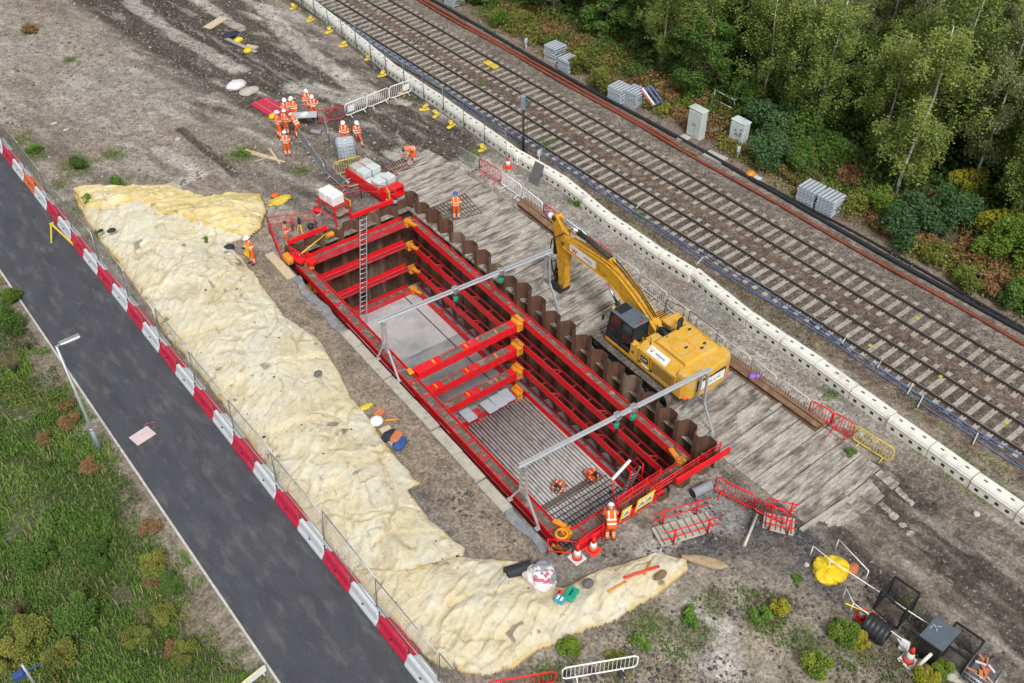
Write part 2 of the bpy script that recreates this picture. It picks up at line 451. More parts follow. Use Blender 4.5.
FAB_MAIN = gp((72, 192), (100, 190), (135, 189), (176, 189), (205, 200), (235, 198), (258, 196), (266, 212), (262, 228), (250, 236), (228, 244), (246, 262), (262, 282), (286, 318), (318, 338), (340, 372),
              (352, 398), (365, 412), (378, 432), (398, 455), (412, 478), (424, 483), (408, 492), (430, 520), (452, 540), (466, 547), (463, 560), (440, 572), (414, 582), (385, 580), (352, 582), (336, 560), (289, 500), (228, 415), (170, 342), (115, 262), (84, 218))
FAB_LOW = gp((345, 572), (385, 574), (414, 575), (440, 566), (462, 558), (520, 561), (512, 574), (560, 588), (607, 567), (643, 558), (655, 552), (688, 562), (689, 574), (668, 588), (643, 604), (614, 620), (587, 632), (561, 645), (540, 652), (520, 668), (490, 678), (462, 676), (440, 668), (415, 650), (380, 612))
FAB_HEAD = gp((72, 192), (100, 188), (135, 187), (176, 188), (205, 199), (235, 196), (260, 195), (268, 212), (264, 230), (250, 240), (226, 236), (200, 232), (165, 222), (140, 212), (105, 215), (84, 213))

MUD_STREAKS = [  # points, half width (m), depth (m)
    (gp((105, -12), (159, 18), (205, 38), (256, 62), (300, 80), (345, 86)), 1.7, .16),
    (gp((85, -14), (123, 24), (164, 44), (200, 69), (246, 79), (290, 92)), 1.0, .18),
    (gp((150, -14), (200, 20), (250, 45), (285, 60), (330, 72), (350, 78)), .8, .12),
    (gp((262, 25), (290, 40), (306, 58), (313, 74)), .5, .12),
    (gp((255, 12), (282, 22), (310, 45), (326, 70)), .4, .12),
    (gp((390, 125), (420, 112), (440, 130), (460, 160)), 1.2, .10),
    (gp((330, 118), (380, 140), (400, 160)), 1.0, .05),
    (gp((850, 470), (900, 520), (960, 580), (1024, 650)), .5, .10),
    (gp((880, 470), (940, 530), (1000, 585), (1040, 620)), .5, .10),
    (gp((840, 540), (900, 600), (960, 660)), .45, .08),
    (gp((340, 30), (370, 60), (420, 100)), .5, .09),
    (gp((300, 95), (350, 105), (400, 128), (440, 165)), .5, .10),
    (gp((180, 130), (215, 155), (235, 175)), .3, .05),
    (gp((118, -10), (185, 22), (235, 48), (290, 76), (340, 92)), .9, .10),
]
LIGHT_STREAKS = [(gp((262, 5), (285, 30), (310, 55), (345, 78), (372, 95)), .7), (gp((190, -5), (225, 18), (240, 30)), .5),
                 (gp((130, 0), (165, 28), (210, 55), (240, 70)), .6), (gp((300, 85), (330, 92), (360, 98)), 1.0), (gp((395, 155), (430, 165), (450, 175)), .8),
                 (gp((440, 170), (480, 160), (520, 190)), .8), (gp((690, 520), (650, 555), (660, 580)), .6), (gp((700, 615), (715, 650), (720, 683)), .8), (gp((160, 150), (200, 175), (165, 190)), .5)]
PATCHES = [  # px, py, radius m, colour, strength
    (470, 505, 2.6, (.145, .14, .135), .9), (445, 470, 1.6, (.15, .14, .13), .7), (500, 545, 2.0, (.14, .13, .12), .7), (590, 560, 3.0, (.16, .145, .13), .7),
    (740, 555, 3.3, (.07, .068, .072), .97), (780, 545, 2.4, (.075, .072, .075), .95), (705, 578, 1.6, (.12, .115, .112), .8), (795, 580, 2.3, (.075, .073, .076), .97), (820, 608, 1.5, (.085, .08, .08), .9), (770, 605, 1.4, (.11, .105, .10), .8),
    (700, 510, 1.5, (.26, .245, .23), .6), (720, 520, 1.0, (.33, .32, .31), .6),
    (330, 150, 3, (.19, .165, .135), .6), (400, 400, 2.2, (.20, .165, .125), .8), (340, 340, 2.0, (.20, .165, .13), .8), (290, 280, 2, (.20, .17, .14), .7), (440, 440, 2, (.19, .16, .125), .7),
    (285, 170, 2.4, (.20, .175, .15), .6), (230, 140, 3, (.28, .24, .20), .5), (60, 60, 6, (.27, .24, .21), .5), (120, 95, 5, (.28, .265, .245), .5), (30, 40, 4, (.30, .275, .24), .5),
    (620, 640, 3, (.24, .205, .16), .6), (760, 640, 4, (.25, .215, .165), .7), (830, 660, 3, (.24, .21, .16), .6), (700, 600, 1.6, (.30, .26, .21), .6),
    (660, 250, 1.8, (.28, .28, .28), .8), (600, 225, 1.6, (.28, .275, .26), .7), (720, 300, 1.6, (.26, .26, .255), .8), (790, 350, 1.4, (.25, .245, .235), .7), (540, 190, 1.5, (.27, .26, .24), .7), (860, 415, 1.2, (.23, .22, .21), .6),
    (900, 430, 1.2, (.25, .23, .19), .6), (870, 450, 1.4, (.28, .25, .21), .5)]
GREENS = [(78, 165, 1.3), (20, 140, .9), (35, 155, .8), (115, 155, .8), (240, 155, 1.1), (120, 185, .8), (30, 30, 1.0), (70, 60, .5), (545, 675, .6), (650, 625, .8), (690, 640, .9), (765, 628, .8),
          (715, 608, .6), (800, 645, .8), (620, 665, .7), (852, 655, .9), (905, 605, .6), (930, 668, 1.1), (480, 85, .4), (430, 80, .5), (380, 60, .5), (410, 100, .5), (475, 155, .8),
          (545, 145, .8), (575, 200, .6), (640, 215, .5), (960, 470, 1.0), (985, 490, 1.0), (930, 450, .9), (830, 395, .4), (85, 205, 1.0), (60, 185, .7), (95, 235, .5), (300, 170, .6)]

def mound(x, y):
    """height of the covered spoil bank above the site"""
    d = np.where(inside(x, y, FAB_MAIN) | inside(x, y, FAB_LOW), np.minimum(1, 1), 0).astype(float)
    dm = dist_poly(x, y, FAB_OUT, True)
    ins = inside(x, y, FAB_OUT)
    h = np.where(ins, sstep(0, 2.6, dm) * .38 + sstep(0, .35, dm) * .08, 0)
    h = h * (1 + .55 * fbm(x * .35, y * .35, 5, 3))
    return h
FAB_OUT = gp((72, 194), (100, 190), (135, 189), (176, 190), (205, 200), (235, 198), (262, 198), (264, 228), (228, 246), (262, 282), (286, 318), (318, 338), (340, 372),
             (352, 398), (378, 432), (398, 455), (420, 484), (430, 520), (464, 548), (480, 562), (512, 572), (560, 588), (607, 567), (650, 554), (688, 565), (668, 588), (614, 620), (561, 645), (520, 668), (462, 678), (415, 650), (336, 562), (289, 502), (228, 417), (170, 344), (115, 264))

def ground_h(x, y):
    x = np.asarray(x, float); y = np.asarray(y, float)
    h = .10 * fbm(x * .4, y * .4, 1, 4) + .03 * fbm(x * 2.1, y * 2.1, 2, 2)
    flat = sstep(9.6, 8.7, x) * sstep(3.9, 4.7, x)
    verge = sstep(4.9, 4.0, x)
    h = h * (1 - .8 * flat) + verge * .35 * fbm(x * .3, y * .3, 3, 4) - .03 * flat
    for pts, w, dp in MUD_STREAKS:
        if dp == 0: continue
        d = dist_poly(x, y, pts)
        h = h - dp * np.exp(-(d / (w * .6)) ** 2) + dp * .5 * np.exp(-((d - w) / (w * .45)) ** 2)
    u, v = UV(x, y)
    # churned mud: ridges along the haul route
    haul = sstep(18, 21, x) * sstep(33.0, 31.5, x) * sstep(41, 45, y)
    h = h + haul * .16 * (np.abs(fbm(x * 1.5 + .4 * y, y * .35, 8, 4)) * 2 - .3)
    lowr = sstep(19, 22, x) * sstep(32, 30, x) * sstep(11.5, 9, y)
    h = h + lowr * .12 * (np.abs(fbm(x * 1.6, y * .5, 9, 4)) * 2 - .25)
    lane = np.clip(np.cos((x + .5 * fbm(x * .2, y * .2, 18, 2)) * 2.45) * 3 - .6, 0, 1) * lowr; h = h + .035 * np.sin(y * 12.5 + 1.5 * np.sin(x * 2)) * lane * (vn(x * .5, y * .4, 19) > .3)
    gx, gy = G(750, 565); h = h + .45 * np.exp(-(((x - gx) / 2.6) ** 2 + ((y - gy) / 2.2) ** 2)) * (1 + .5 * fbm(x, y, 12, 3))
    gx, gy = G(800, 660); h = h + .35 * np.exp(-(((x - gx) / 3.0) ** 2 + ((y - gy) / 3) ** 2))
    h = h + (.05 + .06 * haul + .05 * lowr) * fbm(x * 2.6, y * 2.2, 15, 3) * (1 - flat)
    h = h + mound(x, y)
    rail = sstep(34.2, 34.9, x) * sstep(42.4, 41.6, x)
    h = h * (1 - rail) + rail * (-.02 + .02 * fbm(x * 3, y * 3, 4, 2))
    platf = sstep(24.2, 24.8, x) * sstep(32.2, 31.2, x) * sstep(9.5, 15.5, y) * sstep(46, 43, y)
    h = h * (1 - platf) + (-.075 + .24 * fbm(x * .9 + 4, y * 1.3, 16, 4) + .05 * fbm(x * 3, y * 3, 17, 2)) * platf
    bank = sstep(42.8, 60, x)
    h = h + bank * (1.6 + .8 * fbm(x * .12, y * .12, 6, 3)) + sstep(43, 46, x) * .4 * fbm(x * .7, y * .7, 7, 3)
    near = np.exp(-(np.maximum(0, np.maximum(np.maximum(-u - .4, u - 23.6), np.maximum(-v - .2, v - 8.4))) / .8) ** 2)
    h = h * (1 - near) + (-.02) * near
    return h

def ground_col(x, y):
    n1 = fbm(x * .25, y * .25, 21, 5); n2 = fbm(x * 1.3, y * 1.3, 22, 4); n3 = vn(x * 4.2, y * 4.2, 23)
    ns = fbm(x * .9, y * .16, 24, 4)
    c = np.empty(x.shape + (3,)); c[:] = (.268, .224, .183)
    def put(w, col):
        w = np.clip(w, 0, 1)[..., None]
        c[:] = c * (1 - w) + np.array(col) * w
    put(sstep(.02, .25, n1 + .3 * n2), (.305, .28, .25)); put(sstep(.05, .3, -n1 + .4 * n2), (.215, .18, .15))
    n4 = fbm(x * 2.4 + .5 * y, y * .45, 25, 4); put(.6 * sstep(.05, .22, ns), (.34, .315, .285)); put(.65 * sstep(.04, .22, -ns), (.175, .145, .12)); put(.5 * sstep(.08, .25, n4), (.36, .335, .305)); put(.6 * sstep(.06, .25, -n4), (.15, .122, .10))
    haul = sstep(18.5, 22, x) * sstep(33.6, 32.5, x) * sstep(40, 46, y)
    hn = fbm(x * 1.2 + .3 * y, y * .3, 31, 5)
    put(haul * .75, (.20, .18, .158)); put(haul * sstep(.02, .22, hn), (.37, .335, .295)); put(haul * sstep(-.02, .10, -hn), (.088, .076, .066))
    lowr = sstep(19.5, 22, x) * sstep(33, 31, x) * sstep(12.5, 10, y)
    hn = fbm(x * 1.8, y * .5, 32, 5); tr = np.sin(y * 19 + 3 * fbm(x * .5, y * .5, 33, 2)) 
    put(lowr * .9, (.175, .145, .12)); put(lowr * sstep(.05, .25, hn), (.27, .24, .21)); put(lowr * sstep(.02, .16, -hn) * .85, (.105, .088, .075))
    lane = np.clip(np.cos((x + .5 * fbm(x * .2, y * .2, 18, 2)) * 2.45) * 3 - .6, 0, 1); put(lowr * lane * .45, (.165, .138, .118)); put(lowr * lane * .8 * sstep(.0, .7, np.sin(y * 12.5 + 1.5 * np.sin(x * 2) + 1.2)) * sstep(.25, .4, vn(x * .5, y * .4, 19)), (.095, .08, .068)); put(lowr * .25 * sstep(.2, .8, tr) * sstep(-.1, .1, fbm(x * .8, y * .2, 34, 2)), (.13, .11, .095))
    for px, py, r, col, s in PATCHES:
        gx, gy = G(px, py); d = np.hypot(x - gx, y - gy) / r
        put(s * sstep(1.25, .55, d + .9 * n2 + .5 * n1), col)
    for pts, w, dp in MUD_STREAKS:
        d = dist_poly(x, y, pts) / w
        ms = fbm(x * 3.2 + .3 * y, y * .35, 41, 3); put(.95 * sstep(1.35, .75, d + .7 * n2 + 1.1 * ms), (.070, .060, .053)); put(.55 * sstep(1.0, .4, d) * sstep(.06, .22, ms), (.30, .275, .25))
    for pts, w in LIGHT_STREAKS:
        d = dist_poly(x, y, pts) / w
        put(.8 * sstep(1.3, .7, d + 1.0 * n2 + .9 * fbm(x * 2.6 + .3 * y, y * .4, 42, 3)), (.40, .375, .345))
    for px, py, r in GREENS:
        gx, gy = G(px, py); d = np.hypot(x - gx, y - gy) / r
        put(.7 * sstep(1.2, .5, d + 1.2 * n2), (.14, .15, .07))
    # pitside walkway strip, packed brown earth
    u, v = UV(x, y)
    put(.9 * sstep(-.6, -1.0, v) * sstep(-3.6, -2.4, v) * sstep(-2, 1, u) * sstep(30, 25, u) * sstep(-.25, .1, n2 + .2), (.235, .187, .14))
    # verge beyond the road
    verge = sstep(4.75, 4.2, x)
    put(verge, (.155, .135, .085)); put(verge * sstep(-.12, .1, n1 + .5 * n2), (.085, .10, .045)); put(verge * sstep(2.9, 4.6, x + 1.2 * n2) * .9, (.255, .215, .175))
    put(sstep(8.4, 8.8, x) * sstep(10.0, 9.2, x + .6 * n2) * .6, (.16, .15, .11))
    # line-side
    s1 = sstep(33.6, 34.3, x + .5 * n2); s2 = sstep(43.2, 42.6, x + .3 * n2); rail = s1 * s2
    bal = np.where(((x > 34.9) & (x < 37.9))[..., None], np.array((.115, .088, .072)), np.array((.14, .098, .075)))
    bal = np.where(((x > 38.75) & (x < 40.9))[..., None], np.array((.135, .115, .10)), bal)
    bal = np.where((x >= 40.9)[..., None], np.array((.18, .155, .132)), bal)
    bal = np.where((x <= 34.9)[..., None], np.array((.155, .112, .085)), bal)
    w = (rail * .97)[..., None]; c[:] = c * (1 - w) + bal * w
    put(rail * .3 * sstep(0, .3, n1), (.10, .08, .07)); put(rail * sstep(.55, .95, n3) * .25, (.34, .31, .28)); put(rail * sstep(.4, .05, n3) * .35, (.07, .058, .05))
    put(s1 * sstep(35.0, 34.4, x) * sstep(.0, .25, n1 + .7 * n2) * .8, (.17, .17, .09))
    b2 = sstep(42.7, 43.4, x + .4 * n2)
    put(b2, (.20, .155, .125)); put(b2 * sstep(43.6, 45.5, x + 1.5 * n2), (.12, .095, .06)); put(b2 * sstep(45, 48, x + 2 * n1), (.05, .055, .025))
    c *= (1 + .42 * (n3 - .5) + .6 * n2)[..., None]
    return np.clip(c, .01, .8)

# ground: one sheet to the horizon, cut out where the shaft is
us = np.concatenate([[-1500, -500, -180, -80, -45, -32], np.arange(-24, 84, .14), [90, 100, 120, 170, 300, 700, 1800]])
vs_ = np.concatenate([[-1500, -500, -180, -80, -50, -36], np.arange(-24, 38, .14), np.arange(38, 56, .5), [60, 68, 80, 110, 180, 400, 900, 1800]])
# make grid lines fall on the edges of the shaft
def snap(a, t):
    k = int(np.argmin(abs(a - t))); a[k] = t
PIT_U0, PIT_U1, PIT_V0, PIT_V1 = -.55, 23.55, -.25, 8.2
for t in (PIT_U0, PIT_U1): snap(us, t)
for t in (PIT_V0, PIT_V1): snap(vs_, t)
UU, VV = np.meshgrid(us, vs_, indexing='ij')
GX = PIT_O[0] + UU * SY + VV * CY; GY = PIT_O[1] + UU * CY - VV * SY
GZ = ground_h(GX, GY)
GC = ground_col(GX, GY)
nu, nv = UU.shape
idx = np.arange(nu * nv).reshape(nu, nv)
fq = np.stack([idx[:-1, :-1], idx[1:, :-1], idx[1:, 1:], idx[:-1, 1:]], -1)
uc = (us[:-1] + us[1:]) / 2; vc = (vs_[:-1] + vs_[1:]) / 2
keep = ~(((uc > PIT_U0) & (uc < PIT_U1))[:, None] & ((vc > PIT_V0) & (vc < PIT_V1))[None, :])
fq = fq[keep][:, ::-1]
M['ground'] = mat('ground', (1, 1, 1), .95, var=.16, scale=3.2, attr='soil', bump=1, bscale=8, fine=.42, spec=.12, dirt=(.40, .375, .345), dirt_amt=.16, dscale=6)
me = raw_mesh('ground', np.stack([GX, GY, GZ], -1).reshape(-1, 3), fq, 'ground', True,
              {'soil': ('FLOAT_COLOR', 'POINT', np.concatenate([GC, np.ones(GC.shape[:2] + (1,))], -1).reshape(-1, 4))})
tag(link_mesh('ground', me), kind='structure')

ground_exact = ground_h
def ground_h(x, y):
    """height read back from the ground sheet"""
    x = np.asarray(x, float); y = np.asarray(y, float)
    u, v = UV(x, y)
    i = np.clip(np.searchsorted(us, u) - 1, 0, len(us) - 2); j = np.clip(np.searchsorted(vs_, v) - 1, 0, len(vs_) - 2)
    a = np.clip((u - us[i]) / (us[i + 1] - us[i]), 0, 1); b = np.clip((v - vs_[j]) / (vs_[j + 1] - vs_[j]), 0, 1)
    return (GZ[i, j] * (1 - a) + GZ[i + 1, j] * a) * (1 - b) + (GZ[i, j + 1] * (1 - a) + GZ[i + 1, j + 1] * a) * b
def gz(x, y): return float(ground_h(np.array([x]), np.array([y]))[0])

# ------------------------------------------------------------------ road
M['asphalt'] = mat('asphalt', (.068, .071, .083), .88, var=.2, scale=1.2, dirt=(.12, .122, .13), dirt_amt=.30, dscale=1.7, bump=.35, bscale=38, fine=.28, stretch=(1.2, .38, 1), spec=.25)
ys = np.arange(-40, 200, 1.0); xs = np.linspace(4.78, 8.75, 9)
X, Y = np.meshgrid(xs, ys, indexing='ij'); I = np.arange(X.size).reshape(X.shape)
Z = .035 + .02 * (1 - ((X - 6.77) / 2) ** 2) + .006 * fbm(X, Y * .3, 3, 2)
me = raw_mesh('road', np.stack([X, Y, Z], -1).reshape(-1, 3), np.stack([I[:-1, :-1], I[1:, :-1], I[1:, 1:], I[:-1, 1:]], -1).reshape(-1, 4), 'asphalt', True)
tag(link_mesh('road', me), kind='structure')
b = MB(); b.box((4.72, 60, .0), (.09, 200, .10)); tag(b.build('kerb', 'white_line'), kind='structure')

# ------------------------------------------------------------------ fabric sheets over the bank
M['fabric'] = mat('fabric', (1, 1, 1), .88, var=.08, scale=2.5, attr='cloth', bump=.7, bscale=7, spec=.2, dirt=(.40, .34, .24), dirt_amt=.16, dscale=3.2, fine=.06)
def sheet(name, poly, label, lift, seed, tone, fold_dir, fold_amp):
    px = [p[0] for p in poly]; py = [p[1] for p in poly]
    st = .06
    xs = np.arange(min(px) - .3, max(px) + .3, st); ys = np.arange(min(py) - .3, max(py) + .3, st)
    X, Y = np.meshgrid(xs, ys, indexing='ij')
    wx = X + .30 * fbm(X * .9, Y * .9, seed, 4); wy = Y + .30 * fbm(X * .9, Y * .9, seed + 5, 4)
    ins = inside(wx, wy, poly); d = dist_poly(wx, wy, poly, True)
    c, s = math.cos(fold_dir), math.sin(fold_dir)
    a = X * c + Y * s; b = -X * s + Y * c
    w1 = fbm(X * .45, Y * .45, seed + 1, 3); w2 = fbm(X * .8, Y * .8, seed + 12, 3)
    bil = lambda n: np.abs(2 * n - 1)                      # sharp creases between soft pillows
    pil = bil(vn(X * .75 + 1.3 * w2, Y * .75 - 1.3 * w2, seed + 2)); pil2 = bil(vn(X * 1.9 + 2 * w2, Y * 1.9 - 2 * w2, seed + 22))
    sq = (Y + .25 * X + 1.6 * w1 + .5 * w2) / 4.1; fr = sq - np.floor(sq)
    ridge = 1 - bil(vn(a * .40 + 2.4 * w1, b * 1.9 + 3.0 * w1, seed + 3))
    ridge2 = 1 - bil(vn(a * .9 + 3 * w2, b * 4.2 - 3.0 * w1, seed + 4))
    fine = bil(vn(a * 1.6 + 2 * w1, b * 7.5 + 4 * w2, seed + 14))
    mo = mound(X, Y)
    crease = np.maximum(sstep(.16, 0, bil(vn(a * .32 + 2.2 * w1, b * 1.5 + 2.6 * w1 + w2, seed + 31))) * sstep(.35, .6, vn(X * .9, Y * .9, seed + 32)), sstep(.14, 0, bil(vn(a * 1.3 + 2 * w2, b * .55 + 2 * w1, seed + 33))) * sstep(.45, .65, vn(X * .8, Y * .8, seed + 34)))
    Z = mo + lift + .10 * w1 + fold_amp * (.075 * pil ** .8 * sstep(.1, .9, d) + .02 * pil2 + .09 * ridge ** 3 + .045 * ridge2 ** 2 - .085 * crease - .02 * fine + .07 * sstep(0, .015, fr) * (1 - fr)) * sstep(0, .4, d)
    Z = Z + .05 * np.exp(-((d - .12) / .1) ** 2) + np.maximum(ground_h(X, Y) - mo, -.05)
    Z = Z - .14 * sstep(.12, 0, d) + .03
    n = fbm(X * .5, Y * .5, seed + 6, 4); n2 = fbm(X * 2.2, Y * 2.2, seed + 7, 3)
    col = np.empty(X.shape + (3,)); col[:] = tone[0]
    def put(w, k):
        w = np.clip(w, 0, 1)[..., None]; col[:] = col * (1 - w) + np.array(k) * w
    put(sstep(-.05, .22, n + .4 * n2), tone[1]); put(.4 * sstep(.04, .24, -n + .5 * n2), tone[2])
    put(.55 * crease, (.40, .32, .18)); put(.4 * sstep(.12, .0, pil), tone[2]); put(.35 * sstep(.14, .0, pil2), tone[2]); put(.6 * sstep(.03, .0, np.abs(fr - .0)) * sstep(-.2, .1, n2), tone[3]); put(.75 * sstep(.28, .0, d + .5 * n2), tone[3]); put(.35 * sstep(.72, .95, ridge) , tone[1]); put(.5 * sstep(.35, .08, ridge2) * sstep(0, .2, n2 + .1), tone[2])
    spots = sstep(.80, .9, vn(X * 3.1, Y * 3.1, seed + 8)) * sstep(.55, .75, vn(X * .6, Y * .6, seed + 9))
    put(.8 * spots, (.15, .12, .09))
    I = np.arange(X.size).reshape(X.shape)
    f = np.stack([I[:-1, :-1], I[1:, :-1], I[1:, 1:], I[:-1, 1:]], -1)
    k = ins[:-1, :-1] & ins[1:, 1:] & ins[1:, :-1] & ins[:-1, 1:]
    f = f[k]
    used = np.unique(f); remap = np.full(X.size, -1); remap[used] = np.arange(len(used))
    v = np.stack([X, Y, Z], -1).reshape(-1, 3)[used]; cc = np.concatenate([col, np.ones(X.shape + (1,))], -1).reshape(-1, 4)[used]
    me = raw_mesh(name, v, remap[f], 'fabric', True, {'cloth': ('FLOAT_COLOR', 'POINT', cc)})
    o = link_mesh(name, me); sm = o.modifiers.new('thick', 'SOLIDIFY'); sm.thickness = .02; sm.offset = -1
    return tag(o, label, 'fabric cover')
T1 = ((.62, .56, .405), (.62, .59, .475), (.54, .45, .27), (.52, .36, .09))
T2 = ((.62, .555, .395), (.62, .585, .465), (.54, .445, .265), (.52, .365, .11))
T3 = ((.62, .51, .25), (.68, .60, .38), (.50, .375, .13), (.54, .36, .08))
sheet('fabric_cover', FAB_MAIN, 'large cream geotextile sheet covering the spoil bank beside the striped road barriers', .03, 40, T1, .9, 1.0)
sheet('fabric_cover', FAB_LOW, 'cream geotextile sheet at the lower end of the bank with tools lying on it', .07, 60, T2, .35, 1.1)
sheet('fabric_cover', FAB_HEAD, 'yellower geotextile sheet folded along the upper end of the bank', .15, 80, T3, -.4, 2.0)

# ------------------------------------------------------------------ railway
def railway(name, xa, xb, label, smat, seed):
    t = thing(name, label, 'railway track', ((xa + xb) / 2, 40, 0), 0, 'railway tracks')
    for x in (xa, xb):
        b = MB(); b.box((x, 50, .065), (.075, 260, .13)); b.box((x, 50, .012), (.15, 260, .025)); r = b.build('rail', 'rail', t)
        h = MB(); h.box((x, 50, .1345), (.055, 260, .009)); h.build('rail_head', 'rail_head', r)
    sl = MB()
    prof = [(-1.25, -.1), (1.25, -.1), (1.25, .01), (.95, .02), (.75, .025), (.45, -.005), (-.45, -.005), (-.75, .025), (-.95, .02), (-1.25, .01)]
    sl.prism(prof, -.125, .125, 'y')
    for sx in (-.75, .75):
        for e in (-.11, .11): sl.box((sx + e, 0, .04), (.07, .1, .05), mi=1)
    me = sl.mesh('sleeper', [smat, 'rail'])
    yy = np.arange(6.5, 78, .68)
    mid = (xa + xb) / 2
    near = yy[:100]; rest = yy[100:]
    for y in near:
        o = link_mesh('sleeper', me, t); o.location = (0, y - 40 + random.uniform(-.02, .02), 0); o.rotation_euler.z = random.uniform(-.012, .012)
    if len(rest):
        b = MB()
        for y in rest: b.prism(prof, -.125, .125, 'y', loc=(mid, y, 0))
        o = b.build('far_sleepers', smat, t); o['kind'] = 'stuff'
    return t
railway('railway_track', 35.78, 37.28, 'railway track beside the blue cables, nearer to the shaft', 'sleeper', 1)
railway('railway_track', 39.08, 40.55, 'railway track beside the rusty red trough, nearer to the woodland', 'sleeper_warm', 2)

# yellow paint marks on sleepers
for k, (px, py) in enumerate(((940, 378), (1006, 426), (869, 345), (818, 318), (917, 317), (642, 120))):
    x, y = G(px, py); x = min(max(x, 36.9), 37.12) if k < 4 else x
    pass

# ballast and shingle as loose stones
def stones(name, n, fx, size, mats, seed, kind='stuff', flat=.65):
    r = np.random.default_rng(seed)
    P_ = fx(r, n); n = len(P_)
    base = np.array([(1, 0, 0), (-.9, .1, 0), (0, 1, .1), (.1, -1, 0), (0, 0, 1), (0, .1, -1)], float)
    F_ = np.array([(0, 2, 4), (2, 1, 4), (1, 3, 4), (3, 0, 4), (2, 0, 5), (1, 2, 5), (3, 1, 5), (0, 3, 5)])
    s = size[0] + (size[1] - size[0]) * r.random(n) ** 3
    V = base[None] * (s[:, None, None]) * (1 + .45 * (r.random((n, 6, 1)) - .5)); V[:, :, 2] *= flat
    a = r.random(n) * 6.283; ca, sa = np.cos(a)[:, None], np.sin(a)[:, None]
    x = V[:, :, 0] * ca - V[:, :, 1] * sa; y = V[:, :, 0] * sa + V[:, :, 1] * ca
    V = np.stack([x + P_[:, 0:1], y + P_[:, 1:2], V[:, :, 2] + P_[:, 2:3]], -1)
    F = (F_[None] + (np.arange(n) * 6)[:, None, None]).reshape(-1, 3)
    sh = np.repeat(r.random(n), 6)
    me = raw_mesh(name, V.reshape(-1, 3), F, mats, False, {'shade': ('FLOAT', 'POINT', sh)})
    return tag(link_mesh(name, me), kind=kind)
def rampmat(name, a, b, c=None):
    m = bpy.data.materials.new(name); m.use_nodes = True; N = m.node_tree.nodes; L = m.node_tree.links
    at = N.new('ShaderNodeAttribute'); at.attribute_name = 'shade'; cr = N.new('ShaderNodeValToRGB')
    cr.color_ramp.elements[0].color = (*a, 1); cr.color_ramp.elements[1].color = (*b, 1)
    if c: e = cr.color_ramp.elements.new(.8); e.color = (*c, 1)
    L.new(at.outputs['Fac'], cr.inputs[0]); L.new(cr.outputs[0], N['Principled BSDF'].inputs['Base Color']); N['Principled BSDF'].inputs['Roughness'].default_value = .95
    M[name] = m
rampmat('loose_stone', (.11, .095, .08), (.38, .335, .285), (.26, .22, .185))
rampmat('ballast_stone', (.055, .04, .032), (.36, .29, .24), (.16, .12, .095))
rampmat('grey_stone', (.12, .115, .11), (.46, .45, .43), (.30, .29, .28))
rampmat('dark_stone', (.05, .048, .048), (.30, .285, .275), (.12, .115, .115))
def in_px(poly, seed=0):
    """points spread over the ground inside an outline of the photograph"""
    pts = gp(*poly)
    def f(r, n):
        xs = [p[0] for p in pts]; ys = [p[1] for p in pts]
        x = r.uniform(min(xs), max(xs), n); y = r.uniform(min(ys), max(ys), n)
        u, v = UV(x, y)
        k = inside(x, y, pts) & ~((u > -.8) & (u < 24) & (v > -1.2) & (v < 8.6))
        k &= vn(x * .7, y * .7, 91) + .35 * r.random(len(x)) > .45
        x, y = x[k], y[k]
        return np.stack([x, y, ground_h(x, y) + .005], -1)
    return f
stones('loose_stones', 16000, in_px([(-20, 60), (40, -30), (330, -30), (450, 60), (500, 190), (270, 190), (190, 186), (80, 186), (0, 120)]), (.03, .16), 'loose_stone', 5)
stones('loose_stones', 9000, in_px([(470, 470), (640, 550), (700, 480), (860, 560), (1060, 690), (820, 720), (560, 690), (690, 575), (600, 560), (520, 560), (440, 500)]), (.02, .12), 'dark_stone', 6)
stones('gravel', 9000, in_px([(480, 150), (560, 185), (700, 285), (860, 395), (960, 480), (900, 470), (800, 400), (640, 275), (520, 190)]), (.03, .08), 'grey_stone', 7)
stones('gravel', 2500, in_px([(300, 300), (420, 420), (470, 540), (560, 560), (500, 500), (440, 430), (300, 270)]), (.02, .10), 'loose_stone', 8)
def on_sheet(r, n):
    x = r.uniform(8.8, 20, n); y = r.uniform(13, 56, n); k = inside(x, y, FAB_OUT) & (dist_poly(x, y, FAB_OUT, True) > .3) & (vn(x * .9, y * .9, 95) > .5)
    x, y = x[k], y[k]; return np.stack([x, y, ground_h(x, y) + .14], -1)
stones('pebbles_on_sheet', 900, on_sheet, (.02, .11), 'dark_stone', 10)
def bal(r, n):
    x = r.uniform(34.3, 42.2, n); y = r.uniform(5, 75, n) 
    k = r.random(n) < np.clip(1.5 - y / 60, .35, 1)
    x, y = x[k], y[k]
    return np.stack([x, y, np.full(len(x), -.02)], -1)
stones('ballast_stones', 42000, bal, (.03, .065), 'ballast_stone', 9)
# ------------------------------------------------------------------ people
def rotx(p, c, a):
    y, z = p[1] - c[1], p[2] - c[2]
    return Vector((p[0], c[1] + y * math.cos(a) - z * math.sin(a), c[2] + y * math.sin(a) + z * math.cos(a)))
def rotz(p, c, a):
    x, y = p[0] - c[0], p[1] - c[1]
    return Vector((c[0] + x * math.cos(a) - y * math.sin(a), c[1] + x * math.sin(a) + y * math.cos(a), p[2]))

